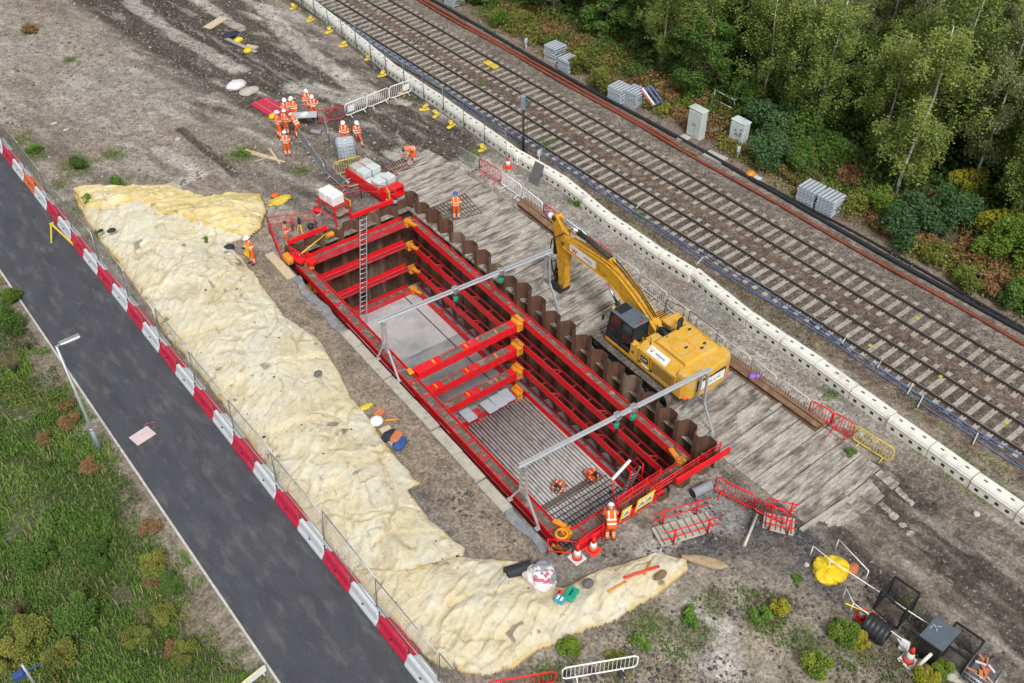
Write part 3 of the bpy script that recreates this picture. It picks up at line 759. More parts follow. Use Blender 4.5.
def person(label, loc, rz, pose='stand', helmet='helmet_white', suit='hiviz', height=1.78, headturn=0.0, nod=0.0, legs=None, apron=False, seed=0, holds=None):
    rnd = random.Random(seed)
    J = {'pel': (0, 0, .95), 'wai': (0, .0, 1.12), 'che': (0, .01, 1.34), 'nec': (0, .02, 1.50), 'hea': (0, .05, 1.65)}
    for s, n in ((-1, 'l'), (1, 'r')):
        J.update({n + 'hip': (s * .10, 0, .92), n + 'kne': (s * .12, .03, .50), n + 'ank': (s * .13, -.02, .09), n + 'toe': (s * .15, .16, .045),
                  n + 'sho': (s * .19, 0, 1.44), n + 'elb': (s * .27, -.04, 1.16), n + 'wri': (s * .27, .10, .93), n + 'han': (s * .26, .14, .86)})
    J = {k: Vector(v) for k, v in J.items()}
    def setp(**k):
        for a, b in k.items(): J[a] = Vector(b)
    up = ['wai', 'che', 'nec', 'hea', 'lsho', 'rsho', 'lelb', 'relb', 'lwri', 'rwri', 'lhan', 'rhan']
    if pose == 'hold':
        setp(lelb=(-.27, -.02, 1.15), relb=(.27, -.02, 1.15), lwri=(-.12, .24, 1.14), rwri=(.12, .24, 1.16), lhan=(-.06, .30, 1.17), rhan=(.06, .30, 1.19))
    elif pose == 'point':
        setp(relb=(.30, .18, 1.34), rwri=(.33, .42, 1.36), rhan=(.34, .50, 1.37), lelb=(-.27, .0, 1.15), lwri=(-.14, .22, 1.10), lhan=(-.10, .29, 1.10))
    elif pose == 'hips':
        setp(lelb=(-.36, -.08, 1.18), relb=(.36, -.08, 1.18), lwri=(-.20, .06, 1.02), rwri=(.20, .06, 1.02), lhan=(-.15, .11, 1.0), rhan=(.15, .11, 1.0))
    elif pose == 'walk':
        setp(lkne=(-.11, .22, .55), lank=(-.12, .26, .12), ltoe=(-.13, .43, .09), rkne=(.11, -.04, .50), rank=(.12, -.28, .13), rtoe=(.13, -.13, .04),
             lelb=(-.26, -.12, 1.17), lwri=(-.26, -.06, .94), lhan=(-.26, -.02, .87), relb=(.26, .06, 1.17), rwri=(.24, .24, 1.02), rhan=(.23, .30, .98))
    elif pose == 'cross':
        setp(lelb=(-.28, .0, 1.16), relb=(.28, .0, 1.16), lwri=(.02, .22, 1.20), rwri=(-.02, .24, 1.16), lhan=(.09, .19, 1.22), rhan=(-.09, .20, 1.18))
    if pose in ('bend', 'lean', 'stoop'):
        a = {'bend': -1.25, 'lean': -.55, 'stoop': -.9}[pose]
        c = J['pel']
        for k in up: J[k] = rotx(J[k], c, a)
        J['hea'] = J['nec'] + Vector((0, .12, .06 if pose == 'lean' else -.02)) 
        for s, n in ((-1, 'l'), (1, 'r')):
            sh = J[n + 'sho']
            if pose == 'lean': J[n + 'elb'] = sh + Vector((s * .07, .12, -.25)); J[n + 'wri'] = J[n + 'elb'] + Vector((-s * .06, .22, -.06)); J[n + 'han'] = J[n + 'wri'] + Vector((-s * .02, .08, -.02))
            else: J[n + 'elb'] = sh + Vector((s * .05, .06, -.27)); J[n + 'wri'] = J[n + 'elb'] + Vector((-s * .04, .10, -.22)); J[n + 'han'] = J[n + 'wri'] + Vector((0, .03, -.07))
            J[n + 'kne'] = J[n + 'kne'] + Vector((0, .06, 0)); J[n + 'hip'] = J[n + 'hip'] + Vector((0, -.08, 0))
        J['pel'] = J['pel'] + Vector((0, -.08, 0))
    if pose == 'kneel':
        dz = -.52
        for k in ['pel'] + up + ['lhip', 'rhip']: J[k] = J[k] + Vector((0, -.10, dz))
        setp(lkne=(-.15, .26, .09), lank=(-.15, -.18, .10), ltoe=(-.15, -.33, .05), rkne=(.18, .30, .40), rank=(.18, .18, .09), rtoe=(.19, .35, .045))
        c = J['pel']
        for k in up: J[k] = rotx(J[k], c, -.85)
        J['hea'] = J['nec'] + Vector((0, .13, .03))
        for s, n in ((-1, 'l'), (1, 'r')):
            sh = J[n + 'sho']; J[n + 'elb'] = sh + Vector((s * .07, .10, -.24)); J[n + 'wri'] = J[n + 'elb'] + Vector((-s * .1, .17, -.12)); J[n + 'han'] = J[n + 'wri'] + Vector((-s * .02, .06, -.05))
    if headturn: pass
    parts = []      # (a, b, ra, rb, tag)
    A = parts.append
    A((J['pel'] + Vector((-.07, 0, 0)), J['wai'] + Vector((-.07, 0, 0)), .135, .13, 'torso')); A((J['pel'] + Vector((.07, 0, 0)), J['wai'] + Vector((.07, 0, 0)), .135, .13, 'torso'))
    A((J['wai'] + Vector((-.07, 0, 0)), J['che'] + Vector((-.09, 0, 0)), .13, .14, 'torso')); A((J['wai'] + Vector((.07, 0, 0)), J['che'] + Vector((.09, 0, 0)), .13, .14, 'torso'))
    A((J['che'], J['nec'], .135, .075, 'torso')); A((J['lsho'], J['rsho'], .075, .075, 'torso'))
    A((J['nec'], J['hea'], .055, .06, 'head'))
    hd = (J['hea'] - J['nec']).normalized()
    A((J['hea'] + hd * .0, J['hea'] + hd * .05, .088, .095, 'head'))
    fw = Vector((0, 1, 0))
    if pose in ('bend', 'kneel', 'stoop'): fw = Vector((0, .75, -.66))
    if pose in ('lean', 'hold'): fw = Vector((0, .9, -.43))
    fw = (fw - hd * fw.dot(hd)).normalized()
    A((J['hea'] + fw * .03 - hd * .04, J['hea'] + fw * .045 - hd * .03, .06, .055, 'head'))         # jaw
    A((J['hea'] + fw * .088 + hd * .02, J['hea'] + fw * .11 - hd * .005, .014, .02, 'head'))        # nose
    sd = hd.cross(fw)
    for s in (-1, 1): A((J['hea'] + sd * s * .088, J['hea'] + sd * s * .096 + hd * .02, .02, .022, 'head'))   # ears
    for s, n in ((-1, 'l'), (1, 'r')):
        A((J[n + 'hip'], J[n + 'kne'], .105, .08, 'thigh')); A((J[n + 'kne'], J[n + 'ank'], .08, .068, 'shin'))
        A((J[n + 'ank'], J[n + 'toe'], .062, .05, 'boot')); A((J[n + 'ank'] + Vector((0, -.05, -.02)), J[n + 'ank'], .055, .06, 'boot'))
        A((J[n + 'sho'], J[n + 'elb'], .072, .056, 'uarm')); A((J[n + 'elb'], J[n + 'wri'], .056, .045, 'farm'))
        A((J[n + 'wri'], J[n + 'han'], .034, .038, 'hand'))
    k = height / 1.78 * (1 if height != 1.78 else rnd.uniform(.94, 1.05))
    b = MB()
    for a, c, ra, rb, tg in parts:
        d = c - a; L_ = max(d.length, 1e-3); d = d / L_
        pts = [a - d * ra * .98, a - d * ra * .7, a, c, c + d * rb * .7, c + d * rb * .98]
        b.tube([tuple(p) for p in pts], [ra * .2, ra * .72, ra, rb, rb * .72, rb * .2], 12)
    me = b.mesh('body', 'hiviz'); o = link_mesh('body_src', me)
    md = o.modifiers.new('r', 'REMESH'); md.mode = 'VOXEL'; md.voxel_size = .021
    sm = o.modifiers.new('s', 'SMOOTH'); sm.factor = .5; sm.iterations = 3
    dg = bpy.context.evaluated_depsgraph_get(); me2 = bpy.data.meshes.new_from_object(o.evaluated_get(dg))
    COL.objects.unlink(o); bpy.data.objects.remove(o); bpy.data.meshes.remove(me)
    n = len(me2.polygons); cen = np.empty(n * 3); me2.polygons.foreach_get('center', cen); cen = cen.reshape(-1, 3)
    best = np.full(n, 1e9); mi = np.zeros(n, np.int32); tt = np.zeros(n); tg_ = np.zeros(n, np.int32); names = []
    for i, (a, c, ra, rb, tg) in enumerate(parts):
        a_ = np.array(a); v = np.array(c) - a_; t = np.clip(((cen - a_) @ v) / max(v @ v, 1e-9), 0, 1)
        d = np.linalg.norm(cen - a_ - t[:, None] * v, axis=1) / (ra + (rb - ra) * t)
        w = d < best; best[w] = d[w]; tt[w] = t[w]; tg_[w] = i
    names = np.array([p[4] for p in parts])[tg_]
    mats = [suit, 'skin', 'boot', 'reflect', 'navy']
    mi[names == 'head'] = 1; mi[names == 'hand'] = 1; mi[names == 'boot'] = 2
    mi[(names == 'shin') & (((tt > .28) & (tt < .42)) | ((tt > .55) & (tt < .69)))] = 3
    mi[(names == 'uarm') & (tt > .62) & (tt < .85)] = 3; mi[(names == 'farm') & (tt > .35) & (tt < .55)] = 3
    torso = names == 'torso'
    ax = np.array(J['nec'] - J['pel']); h = ((cen - np.array(J['pel'])) @ ax) / (ax @ ax)
    xx = np.abs(cen[:, 0])
    mi[torso & (h > .10) & (h < .20)] = 3; mi[torso & (h > .38) & (h < .48)] = 3
    mi[torso & (h >= .48) & (xx > .085) & (xx < .135)] = 3
    for m_ in (mats): pass
    me2.materials.clear()
    for m_ in mats: me2.materials.append(M[m_])
    me2.polygons.foreach_set('material_index', mi); me2.polygons.foreach_set('use_smooth', np.ones(n, bool))
    # fingers, eyes and mouth join the same mesh
    f = MB()
    for s, nme in ((-1, 'l'), (1, 'r')):
        w, hnd = J[nme + 'wri'], J[nme + 'han']; d = (hnd - w).normalized(); across = d.cross(Vector((s, 0, .2))).normalized(); palm = across.cross(d).normalized()
        for q, (off, ln) in enumerate(((-.028, .066), (-.009, .078), (.010, .074), (.027, .058))):
            p0 = hnd + across * off + d * .01; p1 = p0 + d * ln * .5 + palm * s * .006; p2 = p1 + d * ln * .35 - palm * s * .02
            f.tube([tuple(p0), tuple(p1), tuple(p2)], [.0095, .009, .0075], 6, mi=1)
        p0 = w + d * .03 + across * -.028; f.tube([tuple(p0), tuple(p0 + d * .03 - across * .025), tuple(p0 + d * .06 - across * .03)], [.011, .010, .008], 6, mi=1)
    for s in (-1, 1): f.ball(tuple(J['hea'] + fw * .088 + sd * s * .034 + hd * .03), .012, 6, 5, mi=2)
    f.bar(tuple(J['hea'] + fw * .096 - sd * .022 - hd * .045), tuple(J['hea'] + fw * .096 + sd * .022 - hd * .045), .01, .008, mi=2)
    import bmesh
    bm = bmesh.new(); bm.from_mesh(me2); fm = f.mesh('f', ['hiviz', 'skin', 'hair']); 
    for p in fm.polygons: p.material_index = 1 if p.material_index == 1 else 4
    bm.from_mesh(fm); bm.to_mesh(me2); bm.free(); bpy.data.meshes.remove(fm)
    me2.transform(Matrix.Scale(k, 4)); me2.name = 'person'
    root = link_mesh('person', me2); root.location = loc; root.rotation_euler = (0, 0, rz); tag(root, label, 'person', 'site workers in orange')
    # helmet or hair
    top = J['hea'] + hd * .055
    m_ = Matrix.Scale(k, 4) @ Matrix.Translation(top) @ Vector((0, 0, 1)).rotation_difference(hd).to_matrix().to_4x4()
    b = MB()
    if helmet:
        b.lathe([(.155, -.012), (.150, .005), (.132, .012), (.128, .05), (.112, .09), (.075, .118), (.03, .13), (.005, .132)], 16, mtx=m_ @ Matrix.Scale(1.08, 4, (0, 1, 0)))
        b.box((0, 0, 0), (.17, .09, .012), mtx=m_ @ Matrix.Translation((0, .16, -.002)))
        o = b.build('helmet', helmet, root, world=False)
    else:
        b.lathe([(.104, -.06), (.108, 0), (.10, .04), (.07, .075), (.01, .085)], 14, mtx=m_); b.build('hair', 'hair', root, world=False)
    if apron:
        b = MB()
        b.bar(Vector((.02, .19, 1.2)) * k, Vector((.05, .24, .62)) * k, .42, .04, up=(0, 1, 0)); b.build('yellow_apron', 'yellow_bag', root, world=False)
    if holds == 'tablet':
        b = MB(); b.box((0, .36 * k, 1.2 * k), (.2, .15, .02), mtx=None); b.build('tablet', 'black', None, world=False).matrix_world = Matrix.Translation(loc) @ Matrix.Rotation(rz, 4, 'Z')
        t = [x for x in COL.objects if x.name.startswith('tablet')][-1]; tag(t, 'small dark tablet held by the man at the edge of the cream sheet', 'tablet')
    return root
def at(px, py, z=None):
    x, y = G(px, py, 0 if z is None else z)
    return (x, y, gz(x, y) if z is None else z)
AW = HEAD; TO = HEAD + PI
person('worker in orange seen from behind at the near side of the meeting, white helmet', at(288, 155), AW + .1, 'stand', seed=1)
person('worker in orange at the meeting, nearest the folded yellow jacket', at(280, 137), AW - .9, 'hold', seed=2)
person('worker in orange at the meeting, one behind the man seen from the back', at(287, 134), AW - .5, 'hips', suit='hiviz_dirty', seed=3)
person('worker in orange bowing slightly at the side of the folding table', at(299, 137), AW + .9, 'lean', seed=4)
person('worker in orange at the meeting, next to the red ramp boards', at(288, 123), TO + .3, 'cross', suit='hiviz_dirty', seed=5)
person('worker in orange at the meeting, between the red ramp man and the table', at(295, 122), TO - .2, 'stand', seed=6)
person('worker in orange beyond the folding table, farthest of all', at(309, 113), TO + .5, 'stand', seed=7)
person('worker in orange beyond the folding table, right behind its grey barrier', at(315, 119), TO + .2, 'hips', suit='hiviz_dirty', seed=8)
person('worker in orange standing behind the caged water tank, facing the shaft', at(346, 146), TO, 'stand', seed=9)
person('worker in orange walking past the caged water tank', at(359, 147), TO + .6, 'walk', suit='hiviz_dirty', seed=10)
person('worker in orange bending down alone on the mud above the shaft', at(414, 161), AW + 2.2, 'bend', 'hair' and None, seed=11)
person('worker in orange with a blue helmet standing alone on the timber mats', at(456.5, 219, .05), AW + .1, 'hold', 'helmet_blue', seed=12)
person('worker in orange with a yellow apron at the edge of the cream sheet', at(253, 263), TO - .7, 'hold', apron=True, height=1.85, seed=13, holds='tablet')
person('surveyor in faded orange without helmet behind the red corner rail', W(24.6, .55, .0), AW - 1.2, 'hold', None, 'hiviz_dirty', seed=14)
person('man in orange leaning on the red rail next to the warning signs', (*G(610, 539), 0), AW + .05, 'lean', height=1.85, seed=15)
person('kneeling worker on the reinforcement, nearer to the bank side', (*G(561, 489, FLOOR + .15), FLOOR + .15), AW + 2.6, 'kneel', None, 'hiviz_dirty', seed=16)
person('kneeling worker on the reinforcement, nearer to the pile wall', (*G(588, 478, FLOOR + .15), FLOOR + .15), TO + .7, 'kneel', None, seed=17)
# ------------------------------------------------------------------ the shaft
FLOOR = -5.5
LEVELS = [0.02, -1.65, -3.38, -5.0]
LNAME = ['topmost', 'second', 'third', 'lowest']

def slab(name, u0, u1, v0, v1, z0, z1, m, kind='structure', label=None, cat=None):
    b = MB(); c = W((u0 + u1) / 2, (v0 + v1) / 2, (z0 + z1) / 2)
    b.box(c, (v1 - v0, u1 - u0, z1 - z0), rz=-PIT_YAW)
    o = b.build(name, m); tag(o, label, cat, kind=kind); return o
slab('shaft_floor', -.6, 23.6, -.3, 8.3, FLOOR - .3, FLOOR, 'concrete_wet')
slab('concrete_slab', 18.1, 22.95, .4, 7.6, FLOOR + .003, FLOOR + .05, 'concrete')
slab('concrete_slab', 12.2, 17.9, .4, 7.4, FLOOR + .003, FLOOR + .02, 'concrete_wet')
slab('slab_joint', 11.9, 22.95, 6.55, 6.62, FLOOR + .052, FLOOR + .056, 'dark_gap')

def pile_wall(name, label, origin, along, outward, n, per, tops, mkey, z0=-5.9):
    """interlocking trapezoidal piles; each period is one pile part"""
    t = thing(name, label, 'sheet pile wall', (origin[0], origin[1], 0), 0, 'sheet pile walls of the shaft')
    ax, ay = along; ox, oy = outward
    d = .42; th = .02
    base = [(0, 0), (.14 * per, 0), (.20 * per, .16), (.24 * per, .30), (.34 * per, d), (.70 * per, d), (.80 * per, .30), (.84 * per, .16), (.90 * per, 0), (per, 0)]
    for k in range(n):
        zt = tops(k) if callable(tops) else tops
        b = MB(); vs = []; fs = []
        m_ = len(base)
        tl = [zt + random.uniform(-.02, .02) for _ in base]
        for off in (0, th):
            for zi, z in enumerate((z0, None)):
                for i, (a, o_) in enumerate(base):
                    s_ = k * per + a; w_ = o_ + off
                    vs.append((origin[0] + ax * s_ + ox * w_, origin[1] + ay * s_ + oy * w_, z if z is not None else tl[i]))
        g = lambda off, zi, i: off * 2 * m_ + zi * m_ + i
        for i in range(m_ - 1):
            fs.append((g(0, 0, i), g(0, 0, i + 1), g(0, 1, i + 1), g(0, 1, i)))
            fs.append((g(1, 0, i + 1), g(1, 0, i), g(1, 1, i), g(1, 1, i + 1)))
            fs.append((g(0, 1, i), g(0, 1, i + 1), g(1, 1, i + 1), g(1, 1, i)))
        b.add(vs, fs)
        b.build('sheet_pile', mkey if random.random() < .8 else ('rust_pale' if mkey == 'rust' else 'rust'), t)
    return t
U = (SY, CY); V = (CY, -SY)      # unit vectors along and across the shaft
nV = (-CY, SY); nU = (-SY, -CY)
pile_wall('sheet_pile_wall', 'long rusty sheet pile wall standing proud between the shaft and the excavator', W(-1.0, 8.0), U, V, 21, 1.2, lambda k: (1.15 if k < 2 else .95 + .14 * math.sin(k * 1.9)) + random.uniform(-.08, .08), 'rust')
pile_wall('sheet_pile_wall', 'long sheet pile wall on the fabric bank side, its top flush with the ground', W(-.6, -.25), U, nV, 21, 1.2, lambda k: -.06, 'rust_pale')
pile_wall('sheet_pile_wall', 'short sheet pile wall behind the ladder and the pump platform', W(23.55, -.25), V, U, 7, 1.2, lambda k: .62 + random.uniform(-.08, .08), 'rust')
pile_wall('sheet_pile_wall', 'short sheet pile wall under the yellow warning signs', W(-.55, -.25), V, nU, 7, 1.2, lambda k: -.05 if k < 4 else (.35 if k < 5 else .8), 'rust')

def ibeam(p, q, key_in, key_out, t, name, zt, hgt=.40, wid=.62, inner_h=None, side=1, stiff=1.3, solid=True):
    """waler: an I beam lying on its side from p to q (centre line); the inner flange is its own bright part"""
    p = Vector((p[0], p[1], 0)); q = Vector((q[0], q[1], 0)); d = (q - p); L_ = d.length; d.normalize()
    n = Vector((-d.y, d.x, 0)) * side
    zc = zt - hgt / 2
    a = MB(); off = n * (wid / 2)
    zz = Vector((0, 0, zc))
    a.bar(p + off + zz, q + off + zz, .035, hgt)
    w_ = a.build(name, key_in, t)
    o_ = MB(); o_.bar(p - off + zz + Vector((0, 0, 0 if solid else .1)), q - off + zz + Vector((0, 0, 0 if solid else .1)), .035, hgt * (.8 if solid else .3))
    o_.build('outer_flange', key_out, w_)
    g = MB(); ww = wid - .04 if solid else .14; g.bar(p + zz + n * (0 if solid else wid / 2 - .1) + Vector((0, 0, .02)), q + zz + n * (0 if solid else wid / 2 - .1) + Vector((0, 0, .02)), ww, .025, mi=0 if solid else 1)
    k = stiff * .5; c = 0
    while k < L_:
        e = p + d * k + zz
        g.bar(e - n * (wid / 2 - .02) + Vector((0, 0, .09)), e + n * (wid / 2 - .02) + Vector((0, 0, .09)), .03, .13 if solid else .05, mi=1)
        if c % 3 == 1: g.bar(e - n * .2 + d * .12 + Vector((0, 0, .06)), e + n * .2 + d * .5 + Vector((0, 0, .06)), .06, .05, mi=1)
        k += stiff; c += 1
    g.build('web', ['waler_dirt', 'red_dusty'], w_)
    return w_

for li, z in enumerate(LEVELS):
    top = li == 0
    t = thing('waler_frame', ('topmost red steel waler frame round the rim of the shaft' if top else LNAME[li] + ' red steel waler frame down inside the shaft'), 'waler frame', W(11, 4, 0), 0, 'red bracing frames of the shaft')
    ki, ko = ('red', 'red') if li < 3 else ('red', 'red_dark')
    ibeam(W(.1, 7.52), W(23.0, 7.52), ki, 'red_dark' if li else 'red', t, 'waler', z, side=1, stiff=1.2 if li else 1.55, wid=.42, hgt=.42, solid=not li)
    ibeam(W(.1, .43), W(23.0, .43), ki, 'red', t, 'waler', z, side=-1, wid=.52, stiff=1.2, hgt=.48)
    ibeam(W(23.02, .85), W(23.02, 7.1), ki, 'red_dusty', t, 'waler', z, side=1, stiff=1.9, hgt=.52, wid=.46, solid=li in (0, 3))
    ibeam(W(-.1, .85), W(-.1, 7.1), ki, 'red', t, 'waler', z, side=-1, stiff=1.0)
    for u_, v_, sgn in ((22.75, 7.22, 1), (22.75, .75, -1), (.2, 7.22, 1), (.2, .75, -1)):
        b = MB(); c = W(u_, v_, z - .2)
        b.box(c, (.42, .40, .44), rz=-PIT_YAW + .0, bev=.05)
        s_ = 1 if u_ > 10 else -1
        b.bar(W(u_ - s_ * .15, v_ - sgn * .1, z + .03), W(u_ - s_ * .75, v_ + sgn * .08, z - .02), .22, .09)
        b.tube([W(u_ + .05, v_ - .25, z + .06), W(u_ + .05, v_ + .25, z + .06)], .05, 8)
        b.build('corner_bracket', 'orange', t)

for li, z in enumerate(LEVELS):
    u0 = 11.9
    t = thing('cross_strut', {0: 'topmost red box strut spanning the middle of the shaft with an orange end bracket', 1: 'second red box strut down across the middle of the shaft', 2: 'third red box strut down across the middle of the shaft', 3: 'lowest cross strut with grey mesh walkway boards, just above the reinforcement'}[li], 'strut', W(u0, 4, 0), 0, 'struts across the middle of the shaft')
    b = MB()
    b.bar(W(u0, .85, z - .22), W(u0, 6.75, z - .22), .52, .44)
    for k in range(7):
        v_ = 1.2 + k * .9
        b.box(W(u0, v_, z - .22), (.05, .56, .48), rz=-PIT_YAW)
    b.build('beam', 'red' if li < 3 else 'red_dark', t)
    g = MB()
    for k, (v0, v1) in enumerate(((2.3, 3.6), (4.0, 4.3), (4.5, 6.4))):
        g.box(W(u0, (v0 + v1) / 2, z + .012), (v1 - v0, .40, .02), rz=-PIT_YAW, mi=k % 2)
    g.build('dirt_crust', ['waler_dirt', 'red_dusty'], t)
    g = MB()
    for v_ in (1.9, 3.8, 5.6): g.box(W(u0, v_, z + .03), (.10, .3, .06), rz=-PIT_YAW)
    g.build('lifting_lug', 'orange', t)
    e = MB(); e.box(W(u0, 6.97, z - .2), (.40, .66, .6), rz=-PIT_YAW, bev=.06); e.bar(W(u0 - .3, 7.1, z + .12), W(u0 + .3, 7.1, z + .12), .2, .1); e.tube([W(u0 - .42, 6.95, z + .05), W(u0 + .42, 6.95, z + .05)], .07, 8)
    e.build('end_bracket', 'orange', t)
    if li == 0:
        e = MB(); e.box(W(u0 + .1, .62, z + .03), (.3, .4, .14), rz=-PIT_YAW, bev=.04); e.build('end_bracket', 'orange', t)
    if li == 3:
        for k in range(9):
            if k in (3, 5): continue
            g = MB(); g.box(W(u0 - .1 + random.uniform(-.12, .12), 1.3 + k * .62, z + .10 + .012 * (k % 2)), (.6, .95, .05), rz=-PIT_YAW + random.uniform(-.05, .05))
            g.build('walkway_board', 'crate_grey', t)
        x = MB(); x.box(W(u0 - .1, 2.2, z + .28), (.22, .3, .3), rz=.2, bev=.03); x.build('small_box', 'green_case', t)

# reinforcement laid on the floor
t = thing('rebar_mat', 'mat of grey reinforcing bars laid lengthwise on the shaft floor', 'reinforcement', W(6, 4, 0), 0)
gb = MB(); gb.box(W(5.7, 3.95, FLOOR + .008), (7.3, 12.0, .012), rz=-PIT_YAW); gb.build('gap_shade_sheet', 'dark_gap', t)  # dark sheet added below the bars, painting the shade in their gaps
mb = MB(); mb.tube([(0, -.2, 0), (0, 11.75, 0)], .052, 6)
me_bar = None
for k in range(36):
    v_ = .5 + k * .193
    b = MB(); j = random.uniform(-.1, .1)
    b.tube([W(-.25, v_, FLOOR + .09), W(11.65 + j, v_ + random.uniform(-.015, .015), FLOOR + .09)], .082, 6)
    b.build('reinforcing_bar', 'rebar_grey', t)
t = thing('rebar_mesh', 'rusty crosswise reinforcing bars tied over the grey ones at the signs end of the shaft', 'reinforcement', W(2, 4, 0), 0)
for k in range(17):
    u_ = -.15 + k * .30
    b = MB(); b.tube([W(u_, .5, FLOOR + .19), W(u_ + random.uniform(-.03, .03), 7.2, FLOOR + .19)], .03, 5)
    b.build('cross_bar', 'rebar_rust', t)
for k in range(4):
    b = MB(); b.tube([W(4.75 + k * .09, .6 + k * .2, FLOOR + .24), W(4.75 + k * .09, 7.0, FLOOR + .24)], .03, 5); b.build('cross_bar', 'rebar_rust', t)

# boards beside the shaft, light concrete kerb strips along the rim
for k, (u0, u1, dv, key, lab) in enumerate(((21.9, 24.6, -.62, 'timber_new', 'new pale plank lying by the upper corner of the shaft rim'), (12.3, 16.4, -.46, 'concrete_pale', 'pale concrete kerb strip along the shaft rim beside a gantry foot'), (8.2, 12.2, -.46, 'concrete_pale', 'pale concrete kerb strip along the middle of the shaft rim'),
                                           (4.5, 8.1, -.5, 'concrete_pale', 'pale concrete kerb strip opposite the drill tools'), (2.5, 4.4, -.55, 'concrete_pale', 'short pale concrete kerb strip near the lower gantry foot'))):
    b = MB(); n = max(1, int((u1 - u0) / 1.35)); seg = (u1 - u0) / n
    for i in range(n):
        b.box(W(u0 + seg * (i + .5), dv + random.uniform(-.02, .02), .02), (.5, seg - .03, .10), rz=-PIT_YAW + random.uniform(-.012, .012))
    tag(b.build('kerb_strip' if 'kerb' in lab else 'plank', key), lab, 'kerb strip' if 'kerb' in lab else 'plank')
b = MB()
pts = [(W(u_, -.5 + .12 * math.sin(u_ * 2.1), .012 + .03 * (k % 2))) for k, u_ in enumerate(np.linspace(16.3, 21.8, 18))]
for a, c in zip(pts, pts[1:]): b.bar(a, c, .34 + .12 * random.random(), .03)
tag(b.build('membrane_strip', 'membrane'), 'crumpled grey membrane strip between the kerb and the new plank', 'membrane')
b = MB()
pts = [(W(u_, -.55 + .08 * math.sin(u_ * 2.6), .012 + .03 * (k % 2))) for k, u_ in enumerate(np.linspace(-.1, 2.6, 10))]
for a, c in zip(pts, pts[1:]): b.bar(a, c, .36 + .1 * random.random(), .03)
tag(b.build('membrane_strip', 'membrane'), 'grey membrane strip at the lower corner of the shaft beside the cones', 'membrane')

# edge protection -----------------------------------------------------------------
def rail_fence(name, label, pts, h, key, rails=(1.0, .55), post_step=1.4, mesh=0, r=.028, group=None, cat='guard rail', zbase=0.0, panels=None):
    t = thing(name, label, cat, (pts[0][0], pts[0][1], zbase), 0, group)
    for f in rails:
        b = MB()
        for a, c in zip(pts, pts[1:]):
            b.tube([(a[0], a[1], zbase + h * f), (c[0], c[1], zbase + h * f)], r, 6)
        b.build('rail', key, t)
    for a, c in zip(pts, pts[1:]):
        L_ = math.hypot(c[0] - a[0], c[1] - a[1]); n = max(1, round(L_ / post_step))
        for i in range(n + 1):
            x = a[0] + (c[0] - a[0]) * i / n; y = a[1] + (c[1] - a[1]) * i / n
            b = MB(); b.tube([(x, y, zbase), (x, y, zbase + h + .05)], r * 1.15, 6); b.build('post', key, t)
        if mesh:
            b = MB(); m_ = int(L_ / mesh)
            for i in range(1, m_):
                x = a[0] + (c[0] - a[0]) * i / m_; y = a[1] + (c[1] - a[1]) * i / m_
                b.tube([(x, y, zbase + .08), (x, y, zbase + h)], r * .35, 4)
            b.build('mesh_infill', key, t)
    return t
rail_fence('guard_rail', 'red mesh guard rail round the surveyor and tripod corner', [W(23.6, -.35), W(26.3, .3), W(25.2, 2.6)], 1.1, 'red_dusty', mesh=.13)
rail_fence('guard_rail', 'red mesh guard rail from the white pump box to the upper pile corner', [W(26.8, 4.4), W(26.2, 6.2), W(24.6, 7.6)], 1.1, 'red_dusty', mesh=.13)
b = MB(); b.bar(W(23.9, .3, .78), W(23.9, 2.7, .78), .16, .24)
tag(b.build('edge_beam', 'red'), 'short red beam clamped on the pile tops in front of the surveyor', 'edge beam')
b = MB(); b.bar(W(23.9, 4.3, .82), W(23.9, 7.0, .82), .16, .24)
tag(b.build('edge_beam', 'red'), 'red beam clamped on the pile tops beside the skip of concrete blocks', 'edge beam')
b = MB(); b.bar(W(-1.05, 5.6, .88), W(-1.2, 8.6, 1.0), .10, .34)
tag(b.build('edge_beam', 'red'), 'bright red plank beam outside the pile corner by the grey hose', 'edge beam')
b = MB(); b.bar(W(-.75, .4, .12), W(-.75, 5.2, .12), .14, .34)
tag(b.build('edge_beam', 'red'), 'long red toe beam under the warning signs and behind the cones', 'edge beam')
rail_fence('guard_rail', 'red guard rail above the pile corner, one post sticking up', [W(-.8, 4.4, 0), W(-.75, 8.5, 0)], .75, 'red', rails=(1.0, .72, .45), zbase=.35, post_step=1.4)
rail_fence('guard_rail', 'red tubular gate rails above the shaft rim behind the signs', [W(-.35, 3.0), W(-.3, 5.4)], 1.1, 'red', rails=(1.0, .7, .4), post_step=.8, mesh=.2)
rail_fence('guard_rail', 'red corner guard rail standing behind the two cones', [W(-.2, -.55), W(-1.0, .3), W(-.95, 1.7)], .95, 'red', rails=(1.0, .2), post_step=2.0)
# ladder cage at the near end
t = thing('access_ladder', 'ladder with red hoop handrails climbing out of the shaft near the signs', 'ladder', W(.9, 4.4, 0), 0)
for dv in (-.23, .23):
    b = MB(); b.bar(W(1.9, 4.6 + dv, FLOOR + .1), W(.35, 4.6 + dv, 1.05), .05, .07); b.build('stile', 'galv', t)
for k in range(20):
    f = k / 20; b = MB(); u_ = 1.9 - 1.55 * f; z_ = FLOOR + .2 + 6.3 * f
    b.tube([W(u_, 4.37, z_), W(u_, 4.83, z_)], .018, 5); b.build('rung', 'galv', t)
for dv in (-.35, .35):
    b = MB(); b.tube([W(.3, 4.6 + dv, .02), W(.3, 4.6 + dv, 1.2), W(.7, 4.6 + dv, 1.25), W(.9, 4.6 + dv, .7)], .03, 6); b.build('hoop', 'red', t)
t = thing('davit_post', 'white topped red davit post leaning over the reinforcement', 'davit', W(.9, 3.4, 0), 0)
